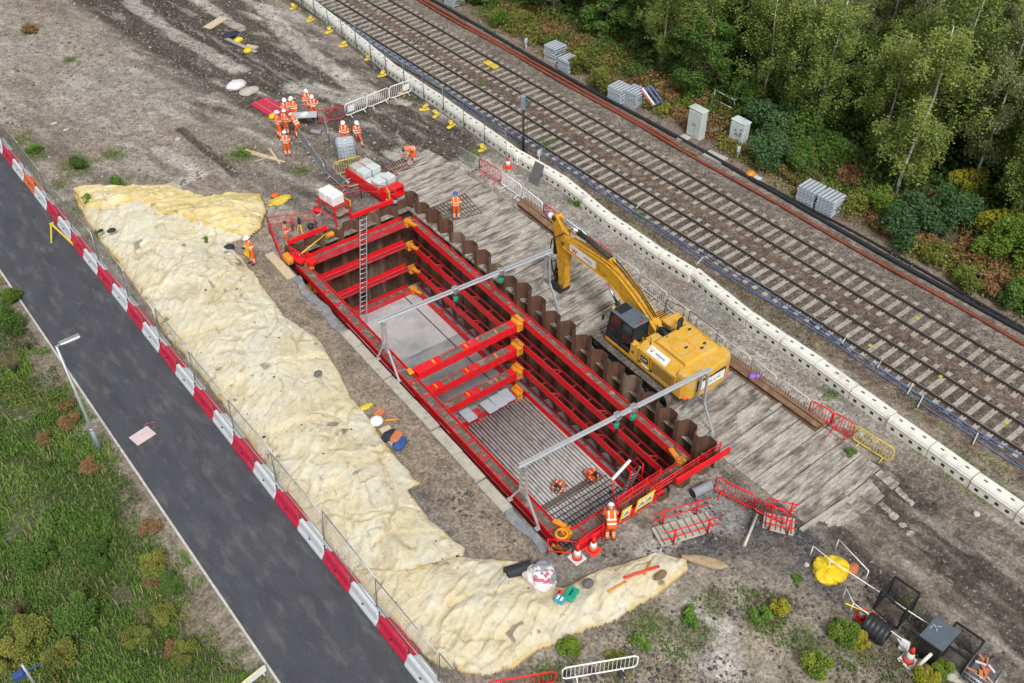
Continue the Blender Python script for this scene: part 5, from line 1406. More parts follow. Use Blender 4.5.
# cabinets
for (px, py, w_, d_, h, key, lab) in ((692, 139, 1.15, .55, 2.05, 'cabinet', 'plain pale green signalling cabinet on the concrete plinth'), (734, 147, 1.1, .6, 1.75, 'cabinet_pale', 'pale signalling cabinet with dark graffiti smears on its front')):
    x, y = G(px, py); x += .3; t = thing('signal_cabinet', lab, 'cabinet', (x, y, gz(x, y)), 0, 'signalling cabinets by the far track')
    b = MB(); b.box((0, 0, h / 2), (d_, w_, h), bev=.06); b.build('body', key, t, world=False)
    b = MB(); b.box((0, 0, h + .02), (d_ + .08, w_ + .08, .07), bev=.03); b.build('roof', key, t, world=False)
    for s_ in (-1, 1):
        b = MB(); b.box((-d_ / 2 - .012, s_ * w_ * .245, h * .5), (.025, w_ * .47, h * .86), bev=.01); dr = b.build('door', key, t, world=False)
        b = MB(); b.box((-d_ / 2 - .035, s_ * .08, h * .52), (.03, .03, .18)); b.build('handle', 'black_matt', dr, world=False)
    if 'graffiti' in lab:
        b = MB()
        for k in range(9): b.box((-d_ / 2 - .028, -.1 + random.uniform(-.3, .3), h * random.uniform(.5, .8)), (.006, random.uniform(.05, .25), random.uniform(.03, .08)), rz=0)
        b.build('graffiti', 'black_matt', t, world=False)['kind'] = 'stuff'
def flat(name, px, size, rz, key, label, cat, z=.05, kind=None):
    x, y = G(*px); b = MB(); b.box((x, y, gz(x, y) + z), size, rz=rz); return tag(b.build(name, key), label, cat, kind=kind)
flat('plinth', (697, 143), (2.6, 2.2, .12), 0, 'waler_dirt', 'low brown concrete plinth under the plain cabinet', 'plinth')
flat('paving_slab', (714, 133), (.4, 1.9, .14), .95, 'stone_pale', 'white slab edging beside the plain cabinet', 'slab', .1)
flat('paving_slab', (684, 140), (.7, .6, .14), .1, 'stone_pale', 'small white slab at the foot of the plain cabinet', 'slab', .1)
flat('paving_slab', (715, 158), (.75, 1.4, .12), .1, 'stone_pale', 'white slab beside the black pipe between the cabinets and the track', 'slab', .08)
flat('paving_slab', (755, 179), (.5, .7, .12), .1, 'cabinet_pale', 'pale slab beside the orange cap', 'slab', .08)
x, y = G(750, 177); b = MB(); b.lathe([(.30, 0), (.30, .28), (.24, .36), (.05, .38)], 14, (x, y, gz(x, y))); tag(b.build('round_marker', 'orange'), 'orange round cap beside the pipes below the cabinets', 'marker cap')
rail_fence('handrail', 'pale steel handrail in the undergrowth behind the cabinets', [G(712, 111), G(731, 121), G(742, 117)], 1.0, 'white_line', rails=(1.0, .35), r=.035, zbase=.55)
t = thing('cable_drum', 'blue and red frame with white bars lying in the bracken between pallets and cabinets', 'steel frame', (*G(651, 108), .3))
for k, (dx, key) in enumerate(((-.45, 'bag_pink'), (-.3, 'white'), (.1, 'cable_blue'), (.45, 'cable_blue'))):
    b = MB(); b.bar((dx, -.55, .25), (dx + .1, .75, .85), .12, .1); b.build('bar', key, t, world=False)
b = MB(); b.bar((-.5, -.5, .25), (.5, -.5, .25), .1, .12); b.bar((-.4, .7, .8), (.55, .7, .8), .1, .12); b.build('cross_bar', 'cable_blue', t, world=False)

# slatted pallet stacks
def pallet_mesh():
    b = MB(); 
    for k in range(5): b.box((0, -.5 + k * .25, .13), (1.2, .17, .03))
    for k in range(3): b.box((-.53 + k * .53, 0, .06), (.11, 1.1, .11), mi=0)
    b.box((0, 0, .118), (1.14, 1.04, .03), mi=1)  # dark sheet under the slats paints the shade seen in their gaps
    return b.mesh('slatted_pallet', ['crate_grey', 'crate_dark'])
pm = pallet_mesh()
for (px, py, n, rz, lab) in ((549, 61, 6, .1, 'farther stack beside the black pipe and rust bracken'), (563, 72, 5, .05, 'nearer stack beside the black pipe and rust bracken'), (613, 103, 6, .1, 'stack by the blue and red frame, farther one'), (629, 106, 6, .1, 'stack by the blue and red frame, nearer one'),
                        (803, 204, 6, .08, 'stack below the cabinets, farther one'), (822, 214, 6, .06, 'stack below the cabinets, nearer one'), (449, 6, 5, .1, 'stack at the upper end of the far track')):
    x, y = G(px, py); x += .55; z0 = gz(x, y)
    for k in range(n):
        o = link_mesh('slatted_pallet', pm); o.location = (x + random.uniform(-.03, .03), y + random.uniform(-.03, .03), z0 + .185 * k); o.rotation_euler = (0, 0, rz + random.uniform(-.03, .03))
        pos = 'topmost' if k == n - 1 else ('lowest' if k == 0 else ORD[k] + ' up')
        tag(o, pos + ' pallet, ' + lab, 'pallet', 'grey slatted pallets along the far track')
# yellow box between the rails
x, y = G(491, 66); b = MB(); b.box((x, y, .10), (.5, 1.3, .16), bev=.04); tag(b.build('track_box', 'yellow'), 'yellow box lying between the rails of the far track', 'track box')
mk('olive_paint', (.46, .42, .06), .8, var=.2)
for i, (px, py) in enumerate(((941, 377), (1006, 423), (870, 346), (917, 319))):
    x, y = G(px, py); b = MB(); b.box((x, y, .032), (.22, .2, .012)); tag(b.build('paint_mark', 'olive_paint'), ORD[i] + ' yellow paint patch on a concrete sleeper', 'paint mark', 'yellow paint patches on sleepers')
# leaning grey board against the blocks, cone by the signal
x, y = G(535, 183); m_ = Matrix.Translation((x + .1, y, .6)) @ Matrix.Rotation(.1, 4, 'Z') @ Matrix.Rotation(.42, 4, 'Y')
b = MB(); b.box((0, 0, 0), (.06, .75, 1.35), mtx=m_); tag(b.build('leaning_board', 'crate_dark'), 'dark grey board leaning against the white blocks', 'board')
def cone(px, py, label, rz=0, s=1.0, lying=None, z=None):
    x, y = G(px, py); t = thing('traffic_cone', label, 'traffic cone', (x, y, gz(x, y) if z is None else z), rz, 'red traffic cones')
    b = MB(); b.box((0, 0, .035), (.50 * s, .50 * s, .07), bev=.025); b.build('base', 'bag_white' if s > 1.1 else 'cone_red', t, world=False)
    b = MB(); b.lathe([(.19 * s, .07), (.155 * s, .22 * s)], 14); b.build('cone', 'cone_red', t, world=False)
    b = MB(); b.lathe([(.095 * s, .50 * s), (.045 * s, .74 * s), (.035 * s, .75 * s)], 14); b.build('tip', 'cone_red', t, world=False)
    b = MB(); b.lathe([(.155 * s, .22 * s), (.095 * s, .50 * s)], 14); b.build('sleeve', 'white', t, world=False)
    if lying: t.rotation_euler = lying
    return t
cone(508, 168, 'red cone at the gap in the white blocks below the signal post')
cone(577, 558, 'red cone in front of the shaft corner rail, nearer to the white bag', s=1.15)
cone(593, 550, 'red cone in front of the shaft corner rail, nearer to the man in orange', s=1.1)
# ------------------------------------------------------------------ excavator
def text_mesh(name, txt, size, key, parent, mtx, depth=.006):
    cu = bpy.data.curves.new(name, 'FONT'); cu.body = txt; cu.size = size; cu.extrude = depth; cu.align_x = 'CENTER'; cu.align_y = 'CENTER'
    tmp = bpy.data.objects.new(name + '_src', cu); COL.objects.link(tmp)
    me = bpy.data.meshes.new_from_object(tmp.evaluated_get(bpy.context.evaluated_depsgraph_get()))
    COL.objects.unlink(tmp); bpy.data.objects.remove(tmp)
    me.materials.clear(); me.materials.append(M[key]); me.transform(mtx)
    return link_mesh(name, me, parent)

EX = thing('excavator', 'large yellow tracked excavator with its boom bent over the timber mats beside the shaft', 'excavator', (27.0, 22.5, .06), -.035)
E = lambda b, n, k, p=None: b.build(n, k, p or EX, world=False)
# crawler tracks
def crawler(sx):
    cx = sx * 1.42; w_ = .70
    y0, y1, r = -2.15, 2.65, .42
    pts = []
    n_st = 18
    for k in range(n_st): pts.append((y0 + (y1 - y0) * k / n_st, .05))
    for k in range(9): a = -PI / 2 + PI * k / 9; pts.append((y1 + r * math.cos(a), r + .05 + r * math.sin(a)))
    for k in range(n_st): f = k / n_st; pts.append((y1 - (y1 - y0) * f, 2 * r + .05 - .05 * math.sin(PI * f)))
    for k in range(9): a = PI / 2 + PI * k / 9; pts.append((y0 + r * math.cos(a), r + .05 + r * math.sin(a)))
    b = MB(); n = len(pts)
    for k in range(n):
        p = pts[k]; q = pts[(k + 1) % n]
        my, mz = (p[0] + q[0]) / 2, (p[1] + q[1]) / 2; ang = math.atan2(q[1] - p[1], q[0] - p[0])
        m_ = Matrix.Translation((cx, my, mz)) @ Matrix.Rotation(ang, 4, 'X')
        L_ = math.hypot(q[0] - p[0], q[1] - p[1])
        b.box((0, 0, 0), (w_, L_ * .93, .035), mtx=m_)
        b.box((0, 0, 0), (w_, .03, .06), mtx=m_ @ Matrix.Translation((0, L_ * .2, -.035)))
    tr = E(b, 'crawler_track', 'track_steel')
    b = MB(); b.box((cx - sx * .02, .25, .44), (.42, 4.6, .42), bev=.08); E(b, 'track_frame', 'black_matt', tr)
    for yy_, rr in ((y1, .34), (y0, .34)):
        b = MB(); m_ = Matrix.Translation((cx, yy_, r + .05)) @ Matrix.Rotation(PI / 2, 4, 'Y'); b.lathe([(rr, -.2), (rr, .2)], 16, mtx=m_); b.lathe([(.14, -.26), (.14, .26)], 10, mtx=m_); E(b, 'track_wheel', 'black_matt', tr)
    b = MB()
    for k in range(7):
        m_ = Matrix.Translation((cx, -1.7 + k * .58, .2)) @ Matrix.Rotation(PI / 2, 4, 'Y'); b.lathe([(.13, -.24), (.13, .24)], 10, mtx=m_)
    E(b, 'rollers', 'black_matt', tr)['kind'] = 'stuff'
crawler(-1); crawler(1)
b = MB(); b.box((0, .05, .62), (2.2, 1.8, .5), bev=.1); b.lathe([(.75, .8), (.75, 1.08)], 24); E(b, 'undercarriage', 'black_matt')
# upper structure
b = MB()
b.prism([(-1.48, -2.75), (-1.48, 2.1), (-.45, 2.1), (-.45, 1.5), (.45, 1.5), (.45, 1.75), (1.48, 1.75), (1.48, -2.75)], 1.08, 1.28, 'z')
E(b, 'revolving_frame', 'yellow_stick')
b = MB()   # left engine side, chamfered along its upper edge
sec = [(-1.5, 1.22), (-1.5, 2.12), (-1.06, 2.52), (-.42, 2.52), (-.42, 1.22)]
b.prism(sec, -2.7, -.15, 'y'); E(b, 'side_cover', 'yellow_paint')
b = MB(); b.prism([(-1.503, 1.25), (-1.503, 2.05), (-1.3, 2.2), (-1.3, 1.25)], -.17, .35, 'y'); b.prism([(-.05, 1.22), (.45, 1.22), (.30, 1.9), (-.05, 2.2)], -1.5, -.5, 'x', loc=(0, 0, 0)); E(b, 'side_cover', 'yellow_paint')
b = MB()
b.prism([(-2.72, 2.52), (-.55, 2.52), (-.75, 2.72), (-2.6, 2.70)], -1.0, 1.0, 'x'); hood = E(b, 'engine_hood', 'yellow_paint')
b = MB(); b.prism([(1.5, 1.22), (1.5, 2.3), (1.2, 2.52), (.42, 2.52), (.42, 1.22)], -2.7, -.2, 'y'); E(b, 'side_cover', 'yellow_paint')
b = MB(); b.prism([(-.2, 1.22), (1.7, 1.22), (1.55, 1.75), (.7, 2.0), (.4, 2.4), (-.2, 2.4)], .48, 1.48, 'x'); E(b, 'fuel_tank', 'yellow_paint')
b = MB()
for k in range(4): b.box((.98, .75 + .22 * k, 2.2 - .12 * k), (.9, .03, .03))
E(b, 'steps', 'black_matt')['kind'] = 'stuff'
# counterweight: rounded in plan
pl = [(-1.5, -2.68), (-1.5, -3.0), (-1.36, -3.22), (-.9, -3.38), (0, -3.44), (.9, -3.38), (1.36, -3.22), (1.5, -3.0), (1.5, -2.68)]
b = MB(); n = len(pl)
lv = [(1.02, .94), (1.12, 1.0), (2.25, 1.0), (2.45, .97), (2.56, .88)]
vs = []; fs = []
for z, k in lv:
    for x, y in pl: vs.append((x * k, -2.68 + (y + 2.68) * (k if k < 1 else 1), z))
for i in range(len(lv) - 1):
    for k in range(n): fs.append((i * n + k, i * n + (k + 1) % n, (i + 1) * n + (k + 1) % n, (i + 1) * n + k))
fs.append(list(range(n - 1, -1, -1))); fs.append([(len(lv) - 1) * n + k for k in range(n)])
b.add(vs, fs); cw = E(b, 'counterweight', 'yellow_paint')
b = MB(); b.box((0, -3.41, 1.78), (1.72, .10, .66), bev=.02); E(b, 'black_surround', 'sign_black', cw)
b = MB(); b.box((0.05, -3.47, 1.78), (1.45, .02, .5)); pr = E(b, 'rear_plate', 'white', cw)
b = MB()
for k, (x, w_) in enumerate(((-.35, .16), (-.1, .2), (.15, .14), (.38, .22))): b.box((x, -3.483, 1.76 + .03 * (k % 2)), (w_, .006, .09))
E(b, 'plate_lettering', 'logo_green', pr)
for s_ in (-1, 1):
    b = MB(); b.box((s_ * 1.33, -3.2, 1.2), (.3, .1, .1), rz=s_ * .6, bev=.02); E(b, 'reflector', 'cone_red', cw)
# grilles, badge, sticker on the left side
b = MB()
for k in range(5): b.box((-1.507, -1.75, 1.45 + .12 * k), (.016, 1.35, .035))
E(b, 'side_grille', 'sign_black')['kind'] = 'stuff'
for y in (-.2, -.98, -2.5):
    b = MB(); b.box((-1.505, y, 1.66), (.012, .018, .84)); E(b, 'door_seam', 'sign_black')
b = MB(); b.box((-1.512, -.62, 1.72), (.02, .48, .30)); bd = E(b, 'badge', 'sign_black')
text_mesh('badge_lettering', 'CAT', .2, 'white', bd, Matrix.Translation((-1.524, -.62, 1.72)) @ Matrix.Rotation(-PI / 2, 4, 'Z') @ Matrix.Rotation(PI / 2, 4, 'X'))
b = MB(); b.box((-1.512, -.72, 1.36), (.014, .5, .09)); E(b, 'model_plate', 'white')
for y, z in ((.18, 1.62), (-.32, 1.42), (-1.1, 1.38)):
    b = MB(); b.box((-1.51, y, z), (.02, .13, .1)); E(b, 'latch', 'sign_black')
m_ = Matrix.Translation((-1.29, -1.25, 2.335)) @ Matrix.Rotation(math.atan2(.4, .44), 4, 'Y').inverted()
b = MB(); b.box((0, 0, 0), (.40, 1.25, .012), mtx=m_); st = E(b, 'sticker', 'white')
b = MB(); b.box((0, 0, 0), (.2, .05, .004), mtx=m_ @ Matrix.Translation((0, .48, .009)) @ Matrix.Rotation(.5, 4, 'Z')); b.box((0, 0, 0), (.2, .05, .004), mtx=m_ @ Matrix.Translation((0, .38, .009)) @ Matrix.Rotation(-.5, 4, 'Z')); E(b, 'sticker_mark', 'brick_orange', st)
b = MB(); b.box((0, 0, 0), (.09, .62, .004), mtx=m_ @ Matrix.Translation((0, -.12, .009))); E(b, 'sticker_lettering', 'logo_grey', st)
# deck details
b = MB()
for x, y, w_, d_ in ((-.35, -1.5, .9, .02), (-.35, -2.2, .9, .02), (.55, -1.5, .9, .02), (-.8, -1.85, .02, .7), (.1, -1.85, .02, .7), (1.0, -1.85, .02, .7)): b.box((x, y, 2.725), (w_, d_, .012))
for k in range(5): b.box((-.6 + .12 * k, -1.2, 2.728), (.05, .35, .01))
E(b, 'hood_seams', 'yellow_stick', hood)['kind'] = 'stuff'
for x, y in ((.62, -2.2), (.3, -2.35), (-.25, -1.9), (.75, -1.1)):
    b = MB(); b.box((x, y, 2.76), (.16, .1, .07), bev=.02); E(b, 'hood_latch', 'black_matt', hood)
b = MB(); b.ball((-.72, -2.45, 2.6), .09, 8, 6); E(b, 'red_knob', 'logo_red')
b = MB(); b.tube([(.35, -.75, 2.55), (.35, -.75, 3.25)], .07, 8); b.tube([(.35, -.75, 3.25), (.35, -.83, 3.42)], .06, 8); E(b, 'exhaust', 'black_matt')
b = MB(); b.tube([(.72, -.55, 2.5), (.72, -.55, 2.9)], .1, 8); b.ball((.72, -.55, 2.95), .13, 8, 6); E(b, 'air_intake', 'black_matt')
def loop(name, pts, r=.022, key='black_matt'):
    b = MB(); b.tube(pts, r, 5); E(b, name, key)
loop('handrail', [(1.35, 1.1, 1.9), (1.35, 1.1, 2.75), (1.35, -.1, 3.05), (1.35, -.1, 2.45)])
loop('handrail', [(1.40, -.4, 2.4), (1.40, -.4, 3.05), (1.40, -2.2, 3.05), (1.40, -2.2, 2.4)])
loop('handrail', [(-.48, -.2, 2.5), (-.48, -.2, 3.0), (-.48, -.9, 3.0), (-.48, -.9, 2.5)])
loop('handrail', [(-1.15, -.2, 2.4), (-1.15, -.2, 2.8), (-1.15, -.55, 2.8), (-1.15, -.55, 2.4)])
for x, y in ((-.15, -.35), (.18, -.2), (.1, -.55), (-.3, -.6)):
    b = MB(); b.tube([(x, y - .3, 2.2), (x, y, 2.6), (x + .1, y + .4, 2.4), (x * .4, y + .9, 2.3)], .045, 6); E(b, 'hydraulic_hose', 'hose')
b = MB(); b.box((0, -.4, 2.1), (.84, .9, .5), bev=.08); E(b, 'valve_block', 'black_matt')
# cab
cab = MB()
cx0, cx1, cy0, cy1, cz0, cz1 = -1.48, -.5, .28, 2.12, 1.26, 2.98
cab.box(((cx0 + cx1) / 2, (cy0 + cy1) / 2, cz0 + .12), (cx1 - cx0, cy1 - cy0, .26), bev=.04)
for x in (cx0 + .04, cx1 - .04):
    cab.bar((x, cy0 + .04, cz0), (x, cy0 + .08, cz1), .09, .09); cab.bar((x, (cy0 + cy1) / 2 - .1, cz0), (x, (cy0 + cy1) / 2 - .1, cz1), .08, .08)
    cab.bar((x, cy1 - .04, cz0 + .1), (x, cy1 - .28, cz1), .08, .08)
    cab.bar((x, cy0, cz1 - .03), (x, cy1 - .25, cz1 - .03), .08, .08)
cab.bar((cx0, cy0 + .05, cz1 - .03), (cx1, cy0 + .05, cz1 - .03), .08, .08); cab.bar((cx0, cy1 - .28, cz1 - .03), (cx1, cy1 - .28, cz1 - .03), .08, .08)
cab.box(((cx0 + cx1) / 2, cy0 + .35, cz0 + .55), (.55, .5, .7), bev=.08)
cb = E(cab, 'cab', 'black')
b = MB(); b.box(((cx0 + cx1) / 2, (cy0 + cy1) / 2 - .12, cz1 + .04), (cx1 - cx0 + .06, cy1 - cy0 - .18, .11), bev=.05); rf = E(b, 'cab_roof', 'cab_roof', cb)
b = MB(); b.box(((cx0 + cx1) / 2, cy1 - .55, cz1 + .10), (.75, .5, .02)); E(b, 'roof_hatch', 'black', cb)
def pane(vs, nm='window'):
    b = MB(); b.add(vs, [(0, 1, 2, 3)]); E(b, nm, 'glass_dark', cb)
ym = (cy0 + cy1) / 2 - .1
for x in (cx0 + .03, cx1 - .03):
    pane([(x, cy0 + .08, cz0 + .62), (x, ym, cz0 + .3), (x, ym, cz1 - .05), (x, cy0 + .1, cz1 - .05)])
    pane([(x, ym, cz0 + .3), (x, cy1 - .08, cz0 + .3), (x, cy1 - .28, cz1 - .05), (x, ym, cz1 - .05)])
pane([(cx0 + .05, cy1 - .03, cz0 + .25), (cx1 - .05, cy1 - .03, cz0 + .25), (cx1 - .05, cy1 - .27, cz1 - .05), (cx0 + .05, cy1 - .27, cz1 - .05)], 'windscreen')
pane([(cx0 + .05, cy0 + .03, cz0 + .8), (cx1 - .05, cy0 + .03, cz0 + .8), (cx1 - .05, cy0 + .06, cz1 - .05), (cx0 + .05, cy0 + .06, cz1 - .05)], 'rear_window')
b = MB(); b.bar((cx0 + .0, ym - .25, cz0 + .95), (cx0, cy1 - .15, cz0 + .95), .05, .05); E(b, 'door_bar', 'black', cb)
b = MB(); b.lathe([(.06, 0), (.06, .12), (.02, .14)], 10, (cx1 - .2, cy0 + .25, cz1 + .09)); E(b, 'green_beacon', 'green_case', cb)
b = MB(); b.lathe([(.06, 0), (.06, .10), (.02, .12)], 10, (cx1 - .42, cy0 + .12, cz1 + .09)); E(b, 'red_beacon', 'logo_red', cb)
b = MB(); b.tube([(cx0, cy1 - .3, cz1 - .3), (cx0 - .3, cy1 - .1, cz1 - .25)], .015, 5); b.box((cx0 - .32, cy1 - .08, cz1 - .35), (.16, .05, .3), bev=.02); E(b, 'mirror', 'black', cb)
b = MB(); b.box((cx0 + .12, cy1 - .28, cz1 + .13), (.14, .06, .12)); E(b, 'work_lamp', 'yellow_bag', cb)
# boom (side outline given along y and z, relative to the swing centre)
by = 22.5
bo = [(22.45, 2.05), (22.6, 2.42), (23.4, 2.95), (24.4, 3.45), (25.4, 3.84), (26.3, 4.0), (27.6, 3.92), (29.1, 3.68), (29.5, 3.52), (29.55, 3.24), (29.3, 3.1), (27.6, 3.12), (26.2, 3.12), (25.4, 2.92), (24.4, 2.42), (23.3, 2.05), (22.7, 1.86)]
b = MB(); b.prism([(y - by, z - .06) for y, z in bo], -.25, .25, 'x'); bm_ = E(b, 'boom', 'yellow_stick')
b = MB()
for s_ in (-.26, .26):
    for i in range(len(bo)):
        p, q = bo[i], bo[(i + 1) % len(bo)]; b.bar((s_, p[0] - by, p[1] - .06), (s_, q[0] - by, q[1] - .06), .03, .03, up=(1, 0, 0))
E(b, 'boom_edge_plates', 'yellow_paint', bm_)
b = MB(); b.box((-.264, 27.95 - by, 3.42), (.012, 1.95, .44)); bl = E(b, 'boom_sticker', 'white', bm_)
b = MB()
for dy in (.70, .52):
    b.bar((-.273, 27.95 - by + dy + .11, 3.5), (-.273, 27.95 - by + dy, 3.26), .008, .06); b.bar((-.273, 27.95 - by + dy - .1, 3.5), (-.273, 27.95 - by + dy, 3.26), .008, .06)
E(b, 'sticker_mark', 'logo_red', bl)
b = MB(); b.box((-.273, 27.55 - by, 3.44), (.006, .62, .10)); b.box((-.273, 27.35 - by, 3.32), (.006, .3, .04)); E(b, 'sticker_lettering', 'logo_grey', bl)
def cyl(name, p, q, r, f, par=None):
    p = Vector(p); q = Vector(q); m_ = p.lerp(q, f)
    b = MB(); b.tube([tuple(p), tuple(m_)], r, 10); b.tube([tuple(m_.lerp(p, .06)), tuple(m_)], r * 1.18, 10); c_ = E(b, name, 'black_matt')
    b = MB(); b.tube([tuple(m_), tuple(q)], r * .55, 8); E(b, 'rod', 'chrome', c_)
for s_ in (-.42, .42): cyl('boom_cylinder', (s_, 1.35, 1.35), (s_, 25.9 - by, 3.15), .12, .62)
cyl('stick_cylinder', (0, 26.2 - by, 4.28), (0, 30.15 - by, 4.42), .13, .62)
b = MB(); b.box((0, 26.1 - by, 4.1), (.3, .4, .4), bev=.08); E(b, 'cylinder_bracket', 'yellow_stick', bm_)
for x in (-.16, .16):
    b = MB(); b.tube([(x, 22.9 - by, 2.75), (x, 24.0 - by, 3.45), (x * 1.2, 25.4 - by, 4.05), (x * 1.3, 26.6 - by, 4.12), (x * 1.3, 28.6 - by, 3.95), (x, 29.6 - by, 3.9)], .035, 6); E(b, 'boom_pipe', 'yellow_stick', bm_)
    b = MB(); b.tube([(x * .4, 22.9 - by, 2.85), (x * .5, 24.0 - by, 3.55), (x * .6, 25.2 - by, 4.05), (x * .6, 26.0 - by, 4.3)], .03, 6); E(b, 'hydraulic_hose', 'hose', bm_)
# stick, hanging nearly upright
so_ = [(30.55, 4.45), (30.2, 4.62), (29.9, 4.35), (29.3, 3.6), (29.15, 3.1), (29.3, 2.3), (29.32, .55), (29.45, .30), (29.68, .35), (29.78, .7), (29.95, 2.4), (30.2, 3.3)]
b = MB(); b.prism([(y - by, z - .06) for y, z in so_], -.2, .2, 'x'); sk = E(b, 'stick', 'yellow_stick')
for z, yy_ in ((3.35, 29.5), (.5, 29.5), (4.42, 30.28)):
    b = MB(); m_ = Matrix.Translation((0, yy_ - by, z - .06)) @ Matrix.Rotation(PI / 2, 4, 'Y'); b.lathe([(.12, -.27), (.12, .27)], 12, mtx=m_); E(b, 'pivot_pin', 'black_matt', sk)
cyl('bucket_cylinder', (0, 30.42 - by, 3.75), (0, 30.25 - by, 1.0), .12, .6)
b = MB(); b.bar((-.16, 29.75 - by, 1.25), (-.16, 30.3 - by, .95), .06, .14); b.bar((.16, 29.75 - by, 1.25), (.16, 30.3 - by, .95), .06, .14); b.bar((0, 30.28 - by, 1.0), (0, 30.05 - by, .3), .2, .14); E(b, 'bucket_link', 'black_matt', sk)
for x in (-.3, .3):
    b = MB(); b.tube([(x, 29.4 - by, 4.0), (x * 1.3, 30.2 - by, 3.2), (x * 1.25, 30.35 - by, 2.2), (x * .9, 30.2 - by, 1.2), (x * .7, 29.9 - by, .5)], .035, 6); E(b, 'hydraulic_hose', 'hose', sk)
b = MB(); b.prism([(29.35, .42), (29.9, .55), (30.35, .35), (30.4, .05), (29.9, .0), (29.5, .06)], -.3, .3, 'x', loc=(0, -by, .0)); cp = E(b, 'quick_coupler', 'black_matt')
b = MB()
for x in (-.2, .2): b.bar((x, 30.3 - by, .18), (x, 30.5 - by, .04), .1, .1)
E(b, 'coupler_hook', 'yellow_stick', cp)
# ------------------------------------------------------------------ loose things about the site
def put(name, px, py, label, cat, group=None, z=None, rz=0.0):
    x, y = G(px, py); return thing(name, label, cat, (x, y, gz(x, y) if z is None else z), rz, group)
B = lambda b, n, k, t: b.build(n, k, t, world=False)
mk('hessian', (.36, .27, .17), .95, var=.2, scale=6)
# survey tripod
t = put('survey_tripod', 303, 243, 'yellow survey tripod with a dark instrument behind the red corner rail', 'tripod')
for k in range(3):
    a = 2 * PI * k / 3 + .4; b = MB(); b.bar((.42 * math.cos(a), .42 * math.sin(a), 0), (.05 * math.cos(a), .05 * math.sin(a), 1.35), .06, .04); B(b, 'leg', 'yellow', t)
b = MB(); b.lathe([(.1, 1.33), (.1, 1.4)], 10); b.box((0, 0, 1.52), (.18, .16, .26), bev=.04); b.lathe([(.06, 1.62), (.05, 1.72)], 8); B(b, 'instrument', 'navy', t)
# pump platform: white box, frame, column
t = put('pump_unit', 336, 218, 'white pump box on a red steel frame at the upper end of the shaft', 'pump unit', rz=PI / 2 + .1)
b = MB(); b.box((-.36, .1, 1.62), (.66, .8, .62), bev=.05); B(b, 'white_box', 'white', t)
b = MB(); b.box((.34, .1, 1.6), (.64, .8, .62), bev=.05); B(b, 'white_box', 'white', t)
for x in (-.75, .75):
    for y in (-.5, .5): b = MB(); b.bar((x, y, 0), (x, y, 1.34), .07, .07); B(b, 'frame_post', 'red', t)
b = MB()
for y in (-.5, .5): b.bar((-.8, y, 1.26), (.8, y, 1.26), .06, .08); b.bar((-.8, y, .5), (.8, y, .5), .05, .05)
for x in (-.75, .75): b.bar((x, -.5, 1.26), (x, .5, 1.26), .06, .08); b.bar((x, -.5, .45), (x, .5, 1.2), .04, .04)
B(b, 'frame_rails', 'red', t)
b = MB(); b.box((.1, -.2, .5), (1.4, .8, .06)); B(b, 'deck', 'timber', t)
b = MB(); b.box((-.35, -.72, .95), (.5, .06, .42), bev=.02); B(b, 'yellow_notice', 'yellow', t)
b = MB(); b.box((.35, -.62, 1.05), (.7, .1, .32), bev=.03); B(b, 'timber_pad', 'timber_new', t)
t = put('lifting_column', 322, 240, 'grey hydraulic column with a red funnel and dark lamp at the rim of the shaft', 'column')
b = MB(); b.box((0, 0, .9), (.22, .22, 1.8), bev=.03); b.tube([(.0, 0, 1.6), (.5, .3, 1.9)], .04, 6); B(b, 'mast', 'galv', t)
b = MB(); b.lathe([(.3, .0), (.34, .12), (.2, .16)], 10); b.box((0, 0, .1), (.8, .5, .2), bev=.04); B(b, 'base', 'green_case', t)
b = MB(); b.lathe([(.05, 1.75), (.3, 2.1), (.3, 2.14)], 4); B(b, 'funnel', 'red', t)
b = MB(); b.ball((-.55, .0, 1.2), .2, 9, 7); b.tube([(-.5, 0, 1.2), (0, 0, 1.3)], .04, 6); B(b, 'lamp', 'black', t)
b = MB(); b.box((.35, -.25, .35), (.6, .3, .25), bev=.05); B(b, 'orange_motor', 'orange', t)
for i, (du, dv) in enumerate(((22.9, .25), (22.4, .65), (23.3, .15))):
    b = MB(); b.bar(W(du, dv, .0), W(du, dv, .95), .08, .08); b.bar(W(du, dv, .9), W(du - .3, dv + .35, .5), .06, .06); b.box(W(du - .2, dv + .1, .3), (.4, .5, .25), rz=.3, bev=.04)
    tag(b.build('jack_clamp', 'red'), ORD[i] + ' red clamp bracket at the upper bank-side corner of the shaft', 'clamp', 'red clamps at the shaft corner')
b = MB(); b.box(W(23.2, -.1, .3), (.35, .7, .45), rz=-PIT_YAW, bev=.06); tag(b.build('corner_clamp', 'orange'), 'orange clamp at the upper bank-side corner of the shaft', 'clamp')
b = MB(); b.tube([W(22.8, .4, .55), W(23.6, 2.5, .62)], .04, 6); tag(b.build('yellow_rod', 'yellow'), 'thin yellow rod across the upper corner of the shaft', 'rod')
